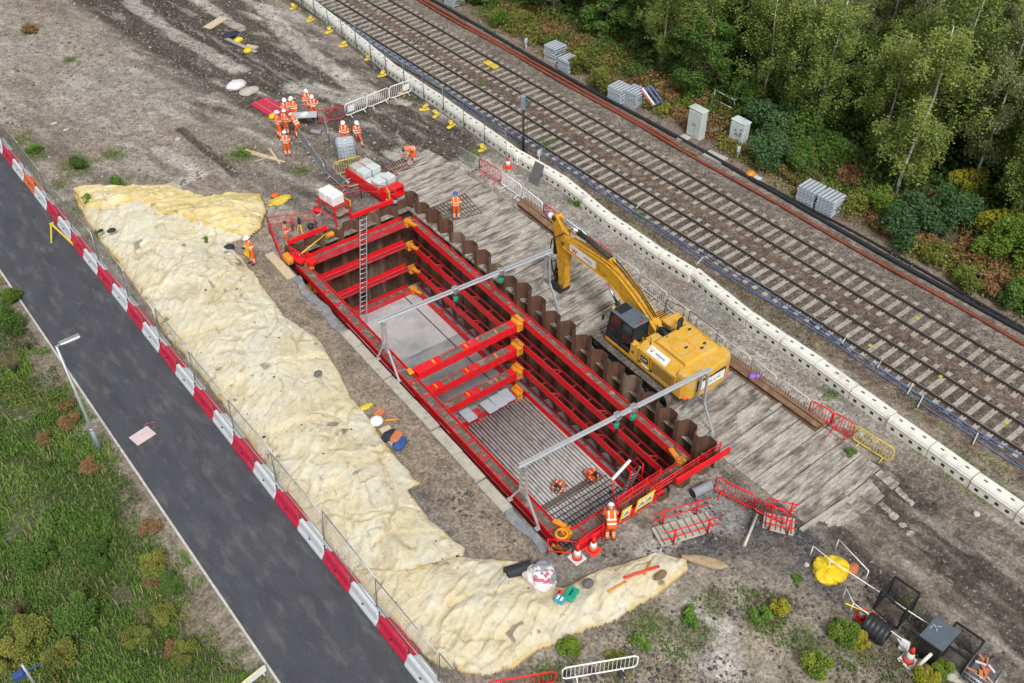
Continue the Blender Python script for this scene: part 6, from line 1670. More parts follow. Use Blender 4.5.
# skip with concrete blocks
t = put('block_skip', 375, 186, 'red open skip loaded with grey concrete blocks above the shaft', 'skip', rz=PI / 2 + .08)
b = MB(); b.box((0, 0, .2), (3.6, 1.45, .14)); b.bar((-1.8, .75, .5), (1.8, .75, .5), .08, .6); b.bar((-1.8, -.75, .35), (1.0, -.75, .35), .08, .3); b.bar((-1.8, -.75, .4), (-1.8, .75, .4), .08, .4); B(b, 'tray', 'red', t)
b = MB()
b.box((-1.75, 0, .75), (.6, 1.3, .08)); b.box((-1.75, 0, .2), (.6, 1.3, .08)); b.bar((-1.75, .72, .45), (-1.75, .72, 1.1), .1, .1)
for y in (-.6, .6): b.box((-1.75, y, .48), (.6, .1, .6))
B(b, 'end_box', 'red', t)
for k in range(4):
    for s_ in (-1, 1):
        for l_ in range(2):
            if l_ == 1 and k in (1,): continue
            b = MB(); b.box((-.95 + k * .72, s_ * .35, .47 + l_ * .42), (.68, .62, .4), rz=random.uniform(-.06, .06), bev=.03)
            o = b.build('concrete_block', 'cabinet_pale' if (k + l_) % 2 else 'stone_pale', None, world=False)
            o.matrix_world = Matrix.Translation(t.location) @ Matrix.Rotation(t.rotation_euler.z, 4, 'Z')
            tag(o, f'{"upper" if l_ else "lower"} concrete block in the red skip, {ORD[k]} row from its end box, {"bank" if s_ > 0 else "railway"} side', 'concrete block', 'concrete blocks in the red skip')
b = MB(); x, y = G(389, 204); b.box((x, y, .75), (.06, .7, .55), rz=HEAD + .4); b2 = None
tag(b.build('yellow_board', 'yellow'), 'yellow board standing between the skip end box and the shaft', 'board')
x, y = G(397, 207); m_ = Matrix.Translation((x, y, .35)) @ Matrix.Rotation(HEAD + .6, 4, 'Z') @ Matrix.Rotation(.5, 4, 'Y'); b = MB(); b.box((0, 0, 0), (1.3, .35, .06), mtx=m_)
tag(b.build('metal_plank', 'crate_grey'), 'grey metal plank leaning at the corner of the pile walls', 'plank')
# IBC tank
def ibc(px, py, rz, label, h=1.0, fill='crate_grey', half=False):
    t = put('water_tank', px, py, label, 'tank', rz=rz)
    b = MB(); b.box((0, 0, .13 + h / 2), (1.1, .95, h), bev=.10); B(b, 'bladder', fill, t)
    b = MB(); b.box((0, 0, .07), (1.2, 1.0, .13)); B(b, 'pallet_base', 'timber', t)
    b = MB()
    for z in (.2, .45, .7, .95, h + .14): b.tube([(-.59, -.5, z), (.59, -.5, z), (.59, .5, z), (-.59, .5, z), (-.59, -.5, z)], .016, 4)
    for k in range(7):
        for y in (-.5, .5): b.tube([(-.59 + k * .197, y, .12), (-.59 + k * .197, y, h + .14)], .014, 4)
    for k in range(5):
        for x in (-.59, .59): b.tube([(x, -.5 + k * .25, .12), (x, -.5 + k * .25, h + .14)], .014, 4)
    B(b, 'cage', 'galv', t)['kind'] = 'stuff'
    if half:
        for k in range(12): b = MB(); b.box((random.uniform(-.42, .42), random.uniform(-.36, .36), .16 + h + random.uniform(-.03, .05)), (random.uniform(.15, .4), random.uniform(.06, .14), .06), rz=random.uniform(0, 3)); B(b, 'scrap', random.choice(['brick_orange', 'brick_orange', 'bag_white', 'timber_new']), t)
        return
    b = MB(); b.lathe([(.11, h + .12), (.11, h + .17)], 12); B(b, 'lid', 'bag_white', t)
ibc(347, 156, HEAD + .25, 'pale caged water tank in front of two workers', 1.05)
# folding table of the meeting
t = put('table', 306, 125, 'pale folding table with papers behind its grey barrier', 'table', rz=HEAD + .1)
b = MB(); b.box((0, 0, .75), (1.6, .75, .05)); B(b, 'top', 'crate_grey', t)
for x in (-.7, .7):
    for y in (-.3, .3): b = MB(); b.bar((x, y, 0), (x, y, .74), .04, .04); B(b, 'leg', 'galv', t)
b = MB(); x, y = G(306, 125); b.box((x, y, gz(x, y) + .80), (.5, .35, .05), rz=.3); tag(b.build('paper_stack', 'white'), 'stack of white papers on the folding table', 'papers')
# red boards, white bag beside them
for i, (a, c) in enumerate((((255, 103), (279, 118)), ((263, 99), (288, 113)))):
    A, Cc = G(*a), G(*c); b = MB(); b.bar((A[0], A[1], gz(*A) + .06), (Cc[0], Cc[1], gz(*Cc) + .06), .75, .05); b.bar((A[0], A[1], gz(*A) + .10), (Cc[0], Cc[1], gz(*Cc) + .10), .1, .03, mi=1)
    tag(b.build('ramp_board', ['barrier_red', 'bag_pink']), ['red ramp board beside the meeting, nearer to the road', 'red ramp board beside the meeting, farther from the road'][i], 'board', 'red ramp boards')
def lump(name, px, py, r, sq, key, label, cat, seed=0, z=.0, amp=.35, n=30, m=18, rz=0, keys=None):
    x, y = G(px, py); b = MB(); fs = []
    th, ph = np.meshgrid(2 * PI * np.arange(n) / n, PI * np.arange(m + 1) / m); g0 = gz(x, y)
    dx, dy, dz = np.sin(ph) * np.cos(th), np.sin(ph) * np.sin(th), -np.cos(ph)
    q1, q2 = dx * 1.9 + dz * .8 + seed, dy * 1.9 - dz * 1.1
    f = 1 + amp * (fbm(q1, q2, seed, 3) * 1.1 + .45 * abs(2 * vn(q1 * 1.7, q2 * 1.7, seed + 4) - 1) - .2 + .10 * abs(2 * vn(q1 * 2.5, q2 * 6, seed + 6) - 1))
    p0, p1, p2 = dx * r * f * sq[0], dy * r * f * sq[1], dz * r * f * sq[2]; c, s = math.cos(rz), math.sin(rz)
    vs = np.stack([x + p0 * c - p1 * s, y + p0 * s + p1 * c, g0 + z + np.maximum(p2 + r * sq[2] * .55, -.02)], -1).reshape(-1, 3).tolist()
    for i in range(m):
        for k in range(n):
            fs.append((i * n + k, i * n + (k + 1) % n, (i + 1) * n + (k + 1) % n, (i + 1) * n + k))
    b.add(vs, fs, 0, True)
    if keys:
        for j in range(len(b.mi)):
            i, k = j // n, j % n
            b.mi[j] = 1 if (vn(np.array(k * .17 + seed), np.array(i * .26), 3) > .55) else (2 if vn(np.array(k * .22), np.array(i * .5 + seed), 8) > .78 else 0)
    return tag(b.build(name, keys or key), label, cat)
lump('rubble_sack', 237, 88, .62, (1.2, .8, .55), 'bag_white', 'white sack at the head of the red ramp boards', 'sack', 3)
lump('rubble_sack', 249, 93, .55, (1.3, .8, .4), 'concrete_pale', 'pale brown sack touching the red ramp boards', 'sack', 4)
lump('yellow_cloth', 280, 201, .5, (1.3, .7, .22), 'yellow', 'crumpled yellow sheet on the mud near the surveyor', 'sheet', 5, amp=1.1)
lump('orange_jacket', 275, 196, .24, (1, .7, .5), 'hiviz_dirty', 'orange jacket lying beside the crumpled yellow sheet', 'jacket', 6)
lump('grey_bundle', 258, 223, .25, (1, .8, .8), 'crate_dark', 'grey boulder at the tip of the folded yellow sheet', 'boulder', 7)
lump('backpack', 229, 250, .32, (1, .7, .7), 'navy', 'dark blue backpack at the edge of the cream sheet', 'backpack', 8)
lump('folded_jacket', 273, 117, .3, (1, .8, .7), 'yellow_bag', 'folded yellow jacket beside the meeting', 'jacket', 9)
lump('dark_bag', 115, 241, .2, (1.2, .8, .5), 'black_matt', 'dark stone on the upper part of the cream sheet, larger', 'stone', 10, z=.55)
lump('dark_bag', 103, 239, .15, (1.2, .8, .5), 'black_matt', 'dark stone on the upper part of the cream sheet, smaller', 'stone', 11, z=.5)
lump('dark_bag', 320, 385, .2, (1, .8, .6), 'stone_dark', 'dark stone on the middle of the cream sheet', 'stone', 12, z=.5)
lump('dark_bag', 587, 596, .24, (1, .8, .6), 'stone_dark', 'dark stone on the cream sheet beside the green case', 'stone', 13, z=.6)
lump('dark_bag', 659, 583, .22, (1.4, .7, .4), 'brown_steel', 'reddish brown stone at the tail of the cream sheet', 'stone', 14, z=.35)
lump('bulk_bag', 829, 574, .70, (1.1, .9, .38), 'yellow_bag', 'bright yellow bulk bag lying at the edge of the dark heap', 'bulk bag', 15, amp=.5, n=44, m=28)
lump('bulk_bag', 541, 581, .66, (1.0, 1.0, .75), None, 'white and grey bulk bag with pink print beside the black pipe', 'bulk bag', 16, amp=.45, n=44, m=28, keys=['bag_white', 'bag_grey', 'bag_pink'])
lump('hessian_roll', 706, 567, .42, (2.3, .55, .3), 'hessian', 'tan hessian roll lying on the dark heap', 'roll', 17, rz=-.98)
lump('brick_heap', 851, 571, .32, (1, .8, .5), 'brick_orange', 'heap of orange bricks beside the yellow bulk bag', 'bricks', 18)
lump('white_stone', 805, 569, .11, (1, 1, .8), 'stone_pale', 'white stone on the dark heap', 'stone', 19)
lump('white_stone', 976, 515, .14, (1, 1, .8), 'stone_pale', 'white stone in the churned mud', 'stone', 20)
lump('mud_clod', 66, 560 - 430, .14, (1.4, .8, .5), 'stone_pale', 'pale boulder on the waste ground by the road', 'boulder', 21)
lump('mud_clod', 178, 140, .15, (1.2, .9, .7), 'stone_pale', 'whitish boulder on the waste ground above the cream sheet', 'boulder', 22)
lump('mud_clod', 54, 124, .15, (1.6, .8, .5), 'stone_pale', 'flat beige boulder on the waste ground', 'boulder', 23)
# black corrugated pipes
def corrug(name, a, c, r, label, ribs=True, key='duct_black'):
    A = Vector((*G(*a), 0)); Cc = Vector((*G(*c), 0)); A.z = gz(A.x, A.y) + r; Cc.z = gz(Cc.x, Cc.y) + r
    b = MB(); n = int((Cc - A).length / .06); pts = [A.lerp(Cc, k / n) for k in range(n + 1)]
    b.tube([tuple(p) for p in pts], [r * (1 + (.07 if (k % 3) else -.05)) if ribs else r for k in range(n + 1)], 14, caps=False)
    b.tube([tuple(p) for p in (pts[0], pts[0].lerp(pts[-1], .02))], r * .98, 14, mi=1)
    return tag(b.build(name, [key, 'sign_black']), label, 'pipe')
corrug('corrugated_pipe', (862, 630), (884, 645), .42, 'black corrugated pipe section beside the yellow flowered bush')
corrug('black_duct', (506, 579), (530, 570), .26, 'smooth black pipe end poking out of the white and grey bag', False)
corrug('grey_hose', (692, 497), (712, 487), .22, 'grey hose bundle under the red plank at the pile corner', False, 'bag_grey')
corrug('short_duct', (312, 133), (322, 135), .14, 'short grey pipe offcut lying between the barriers of the meeting', False, 'bag_grey')
# cases and tools on the sheet
def case(px, py, size, key, label, rz, z=.62, lid=None):
    x, y = G(px, py, .7); t = thing('tool_case', label, 'tool case', (x, y, .62), rz, 'tool cases on the cream sheet')
    b = MB(); b.box((0, 0, size[2] / 2), size, bev=.03); B(b, 'case', key, t)
    b = MB(); b.box((0, 0, size[2] + .01), (size[0] * .5, .05, .05), bev=.01); B(b, 'handle', 'black', t)
    if lid: b = MB(); b.box((.0, 0, size[2] + .006), (size[0] * .5, size[1] * .6, .012)); B(b, 'sticker', lid, t)
case(571, 594, (.62, .42, .18), 'green_case', 'green tool case lying on the cream sheet', HEAD + 1.0)
case(560, 599, (.35, .38, .14), 'blue_case', 'blue tool case with a white sticker on the cream sheet', HEAD + 1.0, lid='white')
case(559, 593, (.35, .16, .1), 'cone_red', 'small red case behind the blue one on the cream sheet', HEAD + 1.0)
def stickt(name, a, c, r, key, label, cat, z=.6, g=None):
    A, Cc = G(*a, z), G(*c, z); b = MB(); b.tube([(A[0], A[1], gz(*A) + .34), (Cc[0], Cc[1], gz(*Cc) + .30)], r, 6); return tag(b.build(name, key), label, cat, g)
stickt('steel_bar', (624, 579), (659, 567), .06, 'cone_red', 'long red bar lying on the tail of the cream sheet', 'bar', .45)
stickt('shovel_shaft', (608, 592), (626, 581), .05, 'orange', 'orange shaft in line with the long red bar', 'bar', .5)
stickt('pickaxe', (645, 575), (650, 563), .04, 'orange', 'orange pick lying across the long red bar', 'pick', .45)
# disc cutter and drill beside the bank
t = put('disc_cutter', 377, 424, 'white and orange disc cutter lying at the edge of the bank', 'tool', rz=.4)
b = MB(); b.lathe([(.30, 0), (.31, .12), (.2, .2), (.06, .22)], 14, (0, 0, .15)); B(b, 'guard', 'white', t)
b = MB(); b.box((.45, .15, .22), (.5, .38, .35), bev=.08); B(b, 'motor', 'brick_orange', t)
b = MB(); b.tube([(.2, -.3, .2), (.6, -.75, .15)], .05, 6); B(b, 'handle', 'orange', t)
t = put('tool_bag', 400, 446, 'blue and orange tool bag at the edge of the bank', 'bag', rz=.5)
b = MB(); b.box((0, 0, .2), (.8, .5, .4), bev=.15); B(b, 'bag', 'blue_cloth', t)
b = MB(); b.box((.18, .25, .38), (.7, .42, .24), bev=.1); B(b, 'flap', 'brick_orange', t)
lump('dark_jacket', 389, 437, .35, (1.3, .8, .45), 'navy', 'dark jacket between the disc cutter and the tool bag', 'jacket', 24)
lump('yellow_rag', 366, 407, .24, (1.4, .7, .35), 'yellow', 'yellow rag of sheeting at the bank edge above the disc cutter', 'rag', 25)
A, Cc = G(384, 428), G(399, 448); b = MB(); b.bar((A[0], A[1], .05), (Cc[0], Cc[1], .05), .5, .06); tag(b.build('plank', 'timber_new'), 'plank under the disc cutter and the tool bag', 'plank')
# white prop on the dark heap
stickt('prop', (743, 551), (757, 515), .055, 'white_line', 'white prop pole lying on the dark heap', 'pole', .45)
# planks at the top left
for i, (a, c, w_, key, lab) in enumerate((((207, 29), (224, 19), .75, 'timber_new', 'wide pale plank lying on the muddy haul road'), ((222, 37), (256, 53), .3, 'timber', 'long narrow plank near the yellow lifting blocks'), ((246, 46), (257, 49), .45, 'timber_new', 'short plank end beside the yellow blocks'), ((232, 30), (242, 26), .9, 'timber', 'brown board standing by the blue heap on the haul road'),
                                         ((246, 152), (276, 160), .16, 'timber_new', 'long splintered lath on the waste ground beside the meeting'), ((252, 156), (285, 163), .12, 'timber_new', 'second splintered lath on the waste ground beside the meeting'), ((270, 150), (280, 165), .12, 'timber_new', 'crossing lath on the waste ground beside the meeting'), ((255, 163), (270, 158), .14, 'timber', 'dark lath on the waste ground beside the meeting'))):
    A, Cc = G(*a), G(*c); b = MB(); b.bar((A[0], A[1], gz(*A) + .1), (Cc[0], Cc[1], gz(*Cc) + .1), w_, .07); tag(b.build('plank', key), lab, 'plank')
lump('blue_heap', 230, 36, .6, (1.2, .7, .4), 'navy', 'dark blue heap of gear on the haul road', 'gear', 26)
lump('yellow_block', 239, 41, .35, (1, .7, .6), 'yellow_bag', 'yellow lifting block beside the blue heap, farther', 'block', 27)
lump('yellow_block', 248, 51, .35, (1, .7, .6), 'yellow_bag', 'yellow lifting block at the end of the long plank', 'block', 28)
# loose hoops of timber near the skip
x, y = G(357, 183); b = MB(); b.tube([(x + .9 * math.cos(a) * (1 + .1 * math.sin(3 * a)), y + .45 * math.sin(a), gz(x, y) + .08 + .03 * (k % 3)) for k, a in enumerate(np.linspace(0, 12, 40))], .035, 5)
tag(b.build('hose_coil', 'timber_new'), 'pale coiled hose on the mud between the barriers and the skip', 'hose')
# cages at the lower end
def cage(px4, h, label, key='black'):
    c = [G(*p, h) for p in px4]
    x, y = sum(p[0] for p in c) / 4, sum(p[1] for p in c) / 4; z0 = gz(x, y)
    t = thing('mesh_cage', label, 'cage', (x, y, z0), 0, 'black mesh cages at the lower end')
    for p in c:
        b = MB(); b.bar((p[0], p[1], z0), (p[0], p[1], z0 + h), .06, .06); b.build('post', key, t)
    b = MB()
    for i in range(4):
        p, q = c[i], c[(i + 1) % 4]
        b.bar((p[0], p[1], z0 + h), (q[0], q[1], z0 + h), .06, .06)
    b.build('top_frame', key, t); b = MB()
    for i in range(4): p, q = c[i], c[(i + 1) % 4]; b.bar((p[0], p[1], z0 + .06), (q[0], q[1], z0 + .06), .06, .06)
    b.build('base_frame', key, t)
    b = MB()
    for i in range(4):
        p, q = c[i], c[(i + 1) % 4]; n = 22
        for k in range(1, n):
            f = k / n; b.tube([(p[0] + (q[0] - p[0]) * f, p[1] + (q[1] - p[1]) * f, z0 + .05), (p[0] + (q[0] - p[0]) * f, p[1] + (q[1] - p[1]) * f, z0 + h)], .006, 3, caps=False)
        for k in range(1, 12): z = z0 + h * k / 12; b.tube([(p[0], p[1], z), (q[0], q[1], z)], .006, 3, caps=False)
    b.build('side_mesh', 'black_matt', t)['kind'] = 'stuff'
    b = MB(); b.add([(p[0], p[1], z0 + .05) for p in c] + [(p[0], p[1], z0 + .08) for p in c], [(3, 2, 1, 0), (4, 5, 6, 7)]); b.build('tray_floor', 'waler_dirt', t)
    return z0, c
cage([(881, 592), (895, 577), (920, 594), (905, 612)], 1.25, 'black mesh cage next to the corrugated pipe')
cage([(943, 640), (957, 621), (985, 640), (970, 659)], 1.1, 'black mesh cage next to the dark box, beyond the small cone')
t = put('storage_box', 930, 652, 'dark grey storage box with a sloping lid between the two mesh cages', 'box', rz=.05)
x, y = G(931, 648)
b = MB(); b.box((0, 0, .6), (1.05, .82, 1.2), bev=.03); B(b, 'body', 'black', t)
m_ = Matrix.Translation((0, 0, 1.22)) @ Matrix.Rotation(-.06, 4, 'X'); b = MB(); b.box((0, 0, 0), (1.18, .92, .07), mtx=m_); ld = B(b, 'lid', 'cab_roof', t)
b = MB()
for px_, py_ in ((.0, .35), (.15, .3), (.25, .15), (.05, .15)): b.box((0, 0, 0), (.14, .05, .01), mtx=m_ @ Matrix.Translation((px_, py_, .046)) @ Matrix.Rotation(px_ * 9, 4, 'Z'))
B(b, 'chalk_mark', 'logo_grey', ld)['kind'] = 'stuff'
cone(907, 662, 'large red and white cone standing in front of the dark storage box', s=1.15); 
cone(860, 620, 'red and white cone beside the yellow pipe notice', s=.9)
cone(868, 624, 'plain red cone beside the corrugated pipe', s=1.0)
x, y = G(853, 618); m_ = Matrix.Translation((x, y, gz(x, y) + .45)) @ Matrix.Rotation(HEAD - .5, 4, 'Z') @ Matrix.Rotation(.5, 4, 'X'); b = MB(); b.box((0, 0, 0), (.9, .04, .35), mtx=m_); tag(b.build('pipe_notice', 'sign_yellow'), 'small yellow notice leaning on the bush by the corrugated pipe', 'notice')
# white pole barrier frames
for i, pts in enumerate((((812, 550), (830, 563), (935, 630)), ((838, 542), (868, 573)), ((845, 592), (852, 607), (908, 645)))):
    P3 = []
    for k, p in enumerate(pts):
        q = G(*p, .7); P3.append((q[0], q[1], gz(*q) + .75))
    t = thing('pole_barrier', ['long white pole barrier running past the yellow bulk bag to the first cage', 'short white pole barrier on the mats side of the yellow bulk bag', 'white pole barrier behind the two small cones'][i], 'pole barrier', (P3[0][0], P3[0][1], 0), 0, 'white pole barriers at the lower end')
    b = MB(); b.tube(P3, .022, 6); b.build('rail', 'white', t)
    for p in P3: b = MB(); b.tube([(p[0], p[1], gz(p[0], p[1]) - .02), p], .022, 6); b.build('post', 'white', t)
t = put('lighting_arm', 921, 663, 'white folding arm with a yellow joint in front of the dark storage box', 'arm', rz=HEAD)
b = MB(); b.tube([(-.35, -.3, .1), (.55, .2, 1.0)], .07, 8); B(b, 'arm', 'white', t)
b = MB(); b.tube([(.55, .2, 1.0), (.75, .2, .0)], .03, 6); B(b, 'strut', 'white', t)
b = MB(); b.ball((.55, .2, 1.02), .11, 8, 6); B(b, 'joint', 'yellow', t); b = MB(); b.lathe([(.25, 0), (.25, .08)], 12, (-.4, -.35, .02)); B(b, 'foot', 'bag_white', t)
x, y = G(953, 668); b = MB(); b.lathe([(.62, 0), (.62, .05)], 20, (x, y, gz(x, y) + .02)); tag(b.build('round_plate', 'concrete_pale'), 'round pale plate lying inside the second mesh cage', 'plate')
ibc(979, 679, .1, 'open caged crate with orange scrap at the very corner', .5, 'crate_dark', True)
t = put('chair_frame', 903, 648, 'pale bracket frame lying in the grass beside the large cone', 'frame', rz=.3)
b = MB(); b.box((0, 0, .1), (.5, .35, .18), bev=.03); b.bar((-.2, -.1, .1), (-.2, .3, .6), .06, .06); B(b, 'frame', 'bag_white', t)
# on and beside the road
t = put('a_frame', 52, 243, 'yellow trestle frame standing on the road against the striped barriers', 'trestle')
x0, y0_ = t.location.x, t.location.y
q = G(76, 247); b = MB(); b.bar((-.05, -.05, 0), (.35, .25, 1.05), .08, .05); B(b, 'leg', 'yellow', t)
b = MB(); b.bar((.35, .25, 1.05), (q[0] - x0, q[1] - y0_, .02), .10, .05); B(b, 'leg', 'yellow', t)
b = MB(); b.bar((.25, .25, 1.05), (.5, .25, 1.07), .07, .06); B(b, 'top_bar', 'yellow', t)
x, y = G(143, 437); b = MB(); b.box((x, y, .085), (.95, .72, .025), rz=HEAD + .85); pl_ = tag(b.build('road_plate', 'sign_pink'), 'faded pinkish board lying flat on the road', 'board')
b = MB(); b.tube([(x + .55, y + .1, .07), (x + .8, y + .45, .075), (x + .4, y + .62, .07), (x + .2, y + .35, .07)], .02, 4); tag(b.build('paint_squiggle', 'bag_pink'), 'pink paint squiggle on the road next to the faded board', 'paint mark')
def lamp(px, py, label, hh=6.4, head=None):
    t = put('street_lamp', px, py, label, 'street lamp', 'street lamps on the verge')
    b = MB(); b.tube([(0, 0, -.05), (0, 0, 1.5)], .10, 12); B(b, 'base', 'lamp_grey', t)
    b = MB(); b.tube([(0, 0, 1.5), (0, 0, 1.56), (0, 0, hh)], [.095, .078, .055], 10); b.tube([(0, 0, 1.48), (0, 0, 1.56)], .115, 12); B(b, 'column', 'galv', t)
    b = MB(); b.tube([(0, 0, hh - .05), (.18, 0, hh + .02)], .05, 8); B(b, 'bracket', 'lamp_grey', t)
    b = MB(); b.box((.55, 0, hh + .04), (.85, .28, .10), bev=.04); B(b, 'lantern', 'galv', t)
    b = MB(); b.box((.6, 0, hh - .022), (.6, .2, .02)); B(b, 'lens', 'white', t)
lamp(101, 452, 'street lamp on the bare verge, its lantern reaching over the road')
q = (57, 715)
t = put('street_lamp', 57, 719, 'street lamp at the lower corner with a small camera on its column', 'street lamp', 'street lamps on the verge')
b = MB(); b.tube([(0, 0, -.05), (0, 0, 3.7)], [.06, .045], 8); B(b, 'column', 'galv', t)
b = MB(); b.box((-.25, .05, 3.2), (.35, .25, .3), bev=.05); b.box((0, .1, 3.1), (.9, .04, .04)); B(b, 'camera_head', 'blue_cloth', t)
t = put('bollard', 255, 683, 'yellow and white marker board at the lower edge of the road', 'marker', rz=HEAD + .8)
b = MB(); b.box((0, 0, .45), (1.0, .06, .32), bev=.02); B(b, 'board', 'sign_yellow', t); b = MB(); b.box((0, -.04, .45), (1.06, .02, .38)); B(b, 'border', 'white', t)
b = MB(); b.bar((-.4, 0, 0), (-.4, 0, .45), .05, .05); b.bar((.4, 0, 0), (.4, 0, .45), .05, .05); B(b, 'legs', 'white', t)['kind'] = 'stuff'
# ------------------------------------------------------------------ vegetation
def leaf_quads(c, size, r, up=.25, aspect=1.5, hang=0.0):
    """one small folded-flat leaf face per centre c (n,3)"""
    n = len(c)
    nr = r.normal(size=(n, 3)); nr[:, 2] += up * 2; nr /= np.linalg.norm(nr, axis=1)[:, None]
    t = r.normal(size=(n, 3)); t[:, 2] -= hang * 3
    a = np.cross(nr, t); a /= np.linalg.norm(a, axis=1)[:, None] + 1e-9
    b = np.cross(nr, a)
    s = (size[0] + (size[1] - size[0]) * r.random(n))[:, None]
    a = a * s * .5; b = b * s * .5 * aspect
    v = np.stack([c - a * .25 - b, c + a - b * .1, c + a * .15 + b, c - a + b * .1], 1).reshape(-1, 3)
    f = np.arange(4 * n).reshape(n, 4)
    return v, f
def leaf_mesh(name, c, size, shade, key, seed, **k):
    r = np.random.default_rng(seed); v, f = leaf_quads(c, size, r, **k)
    return raw_mesh(name, v, f, key, False, {'shade': ('FLOAT', 'POINT', np.repeat(shade, 4))})

def tree_proto(kind, seed):
    """returns (trunk mesh, crown mesh) for a tree standing at the origin"""
    r = np.random.default_rng(seed); rd = random.Random(seed)
    if kind in ('birch', 'grey'):
        H_ = rd.uniform(8.5, 11); lean = rd.uniform(-.5, .5)
        tr = MB(); spine = [(lean * (f ** 1.6) + .15 * math.sin(f * 7 + seed), .3 * lean * f, H_ * f) for f in np.linspace(0, 1, 9)]
        tr.tube(spine, [.095 * (1 - .85 * f) + .010 for f in np.linspace(0, 1, 9)], 7)
        pts = []; sh = []
        nb = 46
        for k in range(nb):
            f = .22 + .78 * (k + rd.random()) / nb; i = min(7, int(f * 8)); g = f * 8 - i
            p0 = np.array(spine[i]) * (1 - g) + np.array(spine[i + 1]) * g
            L_ = (1.9 * math.sin(PI * min(1, (1.12 - f) * 1.05)) ** .8 + .25) * rd.uniform(.65, 1.15); az = rd.uniform(0, 2 * PI)
            d = np.array([math.cos(az), math.sin(az), .55])
            p1 = p0 + d * L_ * .6; p2 = p1 + np.array([d[0], d[1], -.25]) * L_ * .5
            tr.tube([tuple(p0), tuple(p1), tuple(p2)], [.022 * (1.1 - f) + .006, .009, .004], 3, mi=1)
            cs = rd.random()
            for j in range(rd.randint(6, 8)):       # hanging sprays
                q = p0 + (p2 - p0) * rd.uniform(.3, 1.05) + r.normal(size=3) * .16
                dl = rd.uniform(.5, 1.35) * (1 if kind == 'birch' else .7); m_ = rd.randint(34, 54)
                u = r.random(m_)[:, None]
                pts.append(q + np.array([0, 0, -dl]) * u + r.normal(size=(m_, 3)) * np.array([.17, .17, .12])); sh.append(np.clip(.35 * cs + .5 * r.random(m_) + .1 * rd.random(), 0, 1))
        me_t = tr.mesh('trunk', ['bark_birch', 'bark'])
        c = np.concatenate(pts); s = np.concatenate(sh)
        return me_t, leaf_mesh('crown', c, (.06, .125), s, 'leaf_birch' if kind == 'birch' else 'leaf_grey', seed, up=1.0, hang=.2), H_
    H_ = rd.uniform(5.5, 8.5) if kind == 'dark' else rd.uniform(4.5, 6.5)
    tr = MB(); tr.tube([(0, 0, 0), (.1, .05, H_ * .4), (0, .15, H_ * .85)], [.16, .11, .03], 7)
    pts = []; sh = []
    for k in range(64):
        az = rd.uniform(0, 2 * PI); f = rd.random(); z = H_ * (.12 + .86 * f); R = 2.1 * math.sqrt(max(.05, 1 - (abs(f - .42) / .62) ** 2)) * rd.uniform(.55, 1.1)
        p = np.array([R * math.cos(az), R * math.sin(az), z])
        tr.tube([(0.05, .05, z * .7), tuple(p * np.array([.6, .6, .93])), tuple(p)], [.04, .02, .008], 4)
        m_ = rd.randint(150, 240); g = r.normal(size=(m_, 3)); g /= np.linalg.norm(g, axis=1)[:, None]; g *= (r.random((m_, 1)) ** .4)
        pts.append(p + g * np.array([.62, .62, .42]) * rd.uniform(.7, 1.2)); sh.append(np.clip(.3 * rd.random() + .55 * r.random(m_) + .12, 0, 1))
    me_t = tr.mesh('trunk', 'bark')
    key = {'dark': 'leaf_dark', 'mid': 'leaf_mid', 'yellow': 'leaf_bright'}[kind]
    return me_t, leaf_mesh('crown', np.concatenate(pts), (.08, .16), np.concatenate(sh), key, seed, up=1.1, aspect=1.3), H_

PROT = {k: [tree_proto(k, 100 + 10 * i + j) for j in range(n)] for i, (k, n) in enumerate((('birch', 3), ('grey', 2), ('dark', 3), ('mid', 2), ('yellow', 1)))}
TLAB = {'birch': 'slender birch with a pale trunk and hanging yellow green sprays in the trackside wood', 'grey': 'slender greyish green birch in the trackside wood', 'dark': 'dense dark green tree in the trackside wood', 'mid': 'bushy mid green tree in the trackside wood', 'yellow': 'bright yellow green tree in the trackside wood'}
def put_tree(x, y, kind, s, rz):
    tm, cm, H_ = random.choice(PROT[kind])
    t = thing(kind + '_tree' if kind in ('birch',) else {'grey': 'birch_tree', 'dark': 'broadleaf_tree', 'mid': 'broadleaf_tree', 'yellow': 'broadleaf_tree'}[kind], TLAB[kind], 'tree', (x, y, gz(x, y) - .1), rz, 'trees of the wood: ' + kind)
    t.scale = (s, s, s * random.uniform(.92, 1.1))
    link_mesh('trunk', tm, t); link_mesh('crown', cm, t)
rt = random.Random(5)
y = 8.0
while y < 92:
    row = 0
    for x in np.arange(49.0, 66, 2.75):
        xx = x + rt.uniform(-1.1, 1.1); yy_ = y + rt.uniform(-1.2, 1.2)
        if y < 30 and x < 51.5 and rt.random() < .45: continue
        # only what the camera could see over the front rows
        if xx > 47 + 16 * (1 - .0 * y): continue
        w_dark = sstep(33, 46, yy_) if xx < 56 else sstep(55, 70, yy_)
        q = rt.random()
        if q < .82 * w_dark: k = 'dark' if rt.random() < .8 else 'mid'
        else:
            k = 'birch' if q < .93 else 'mid'
            if rt.random() < .14: k = 'grey'
            if rt.random() < .03: k = 'yellow'
        put_tree(xx, yy_, k, rt.uniform(.8, 1.15), rt.uniform(0, 6.28))
    y += 2.75
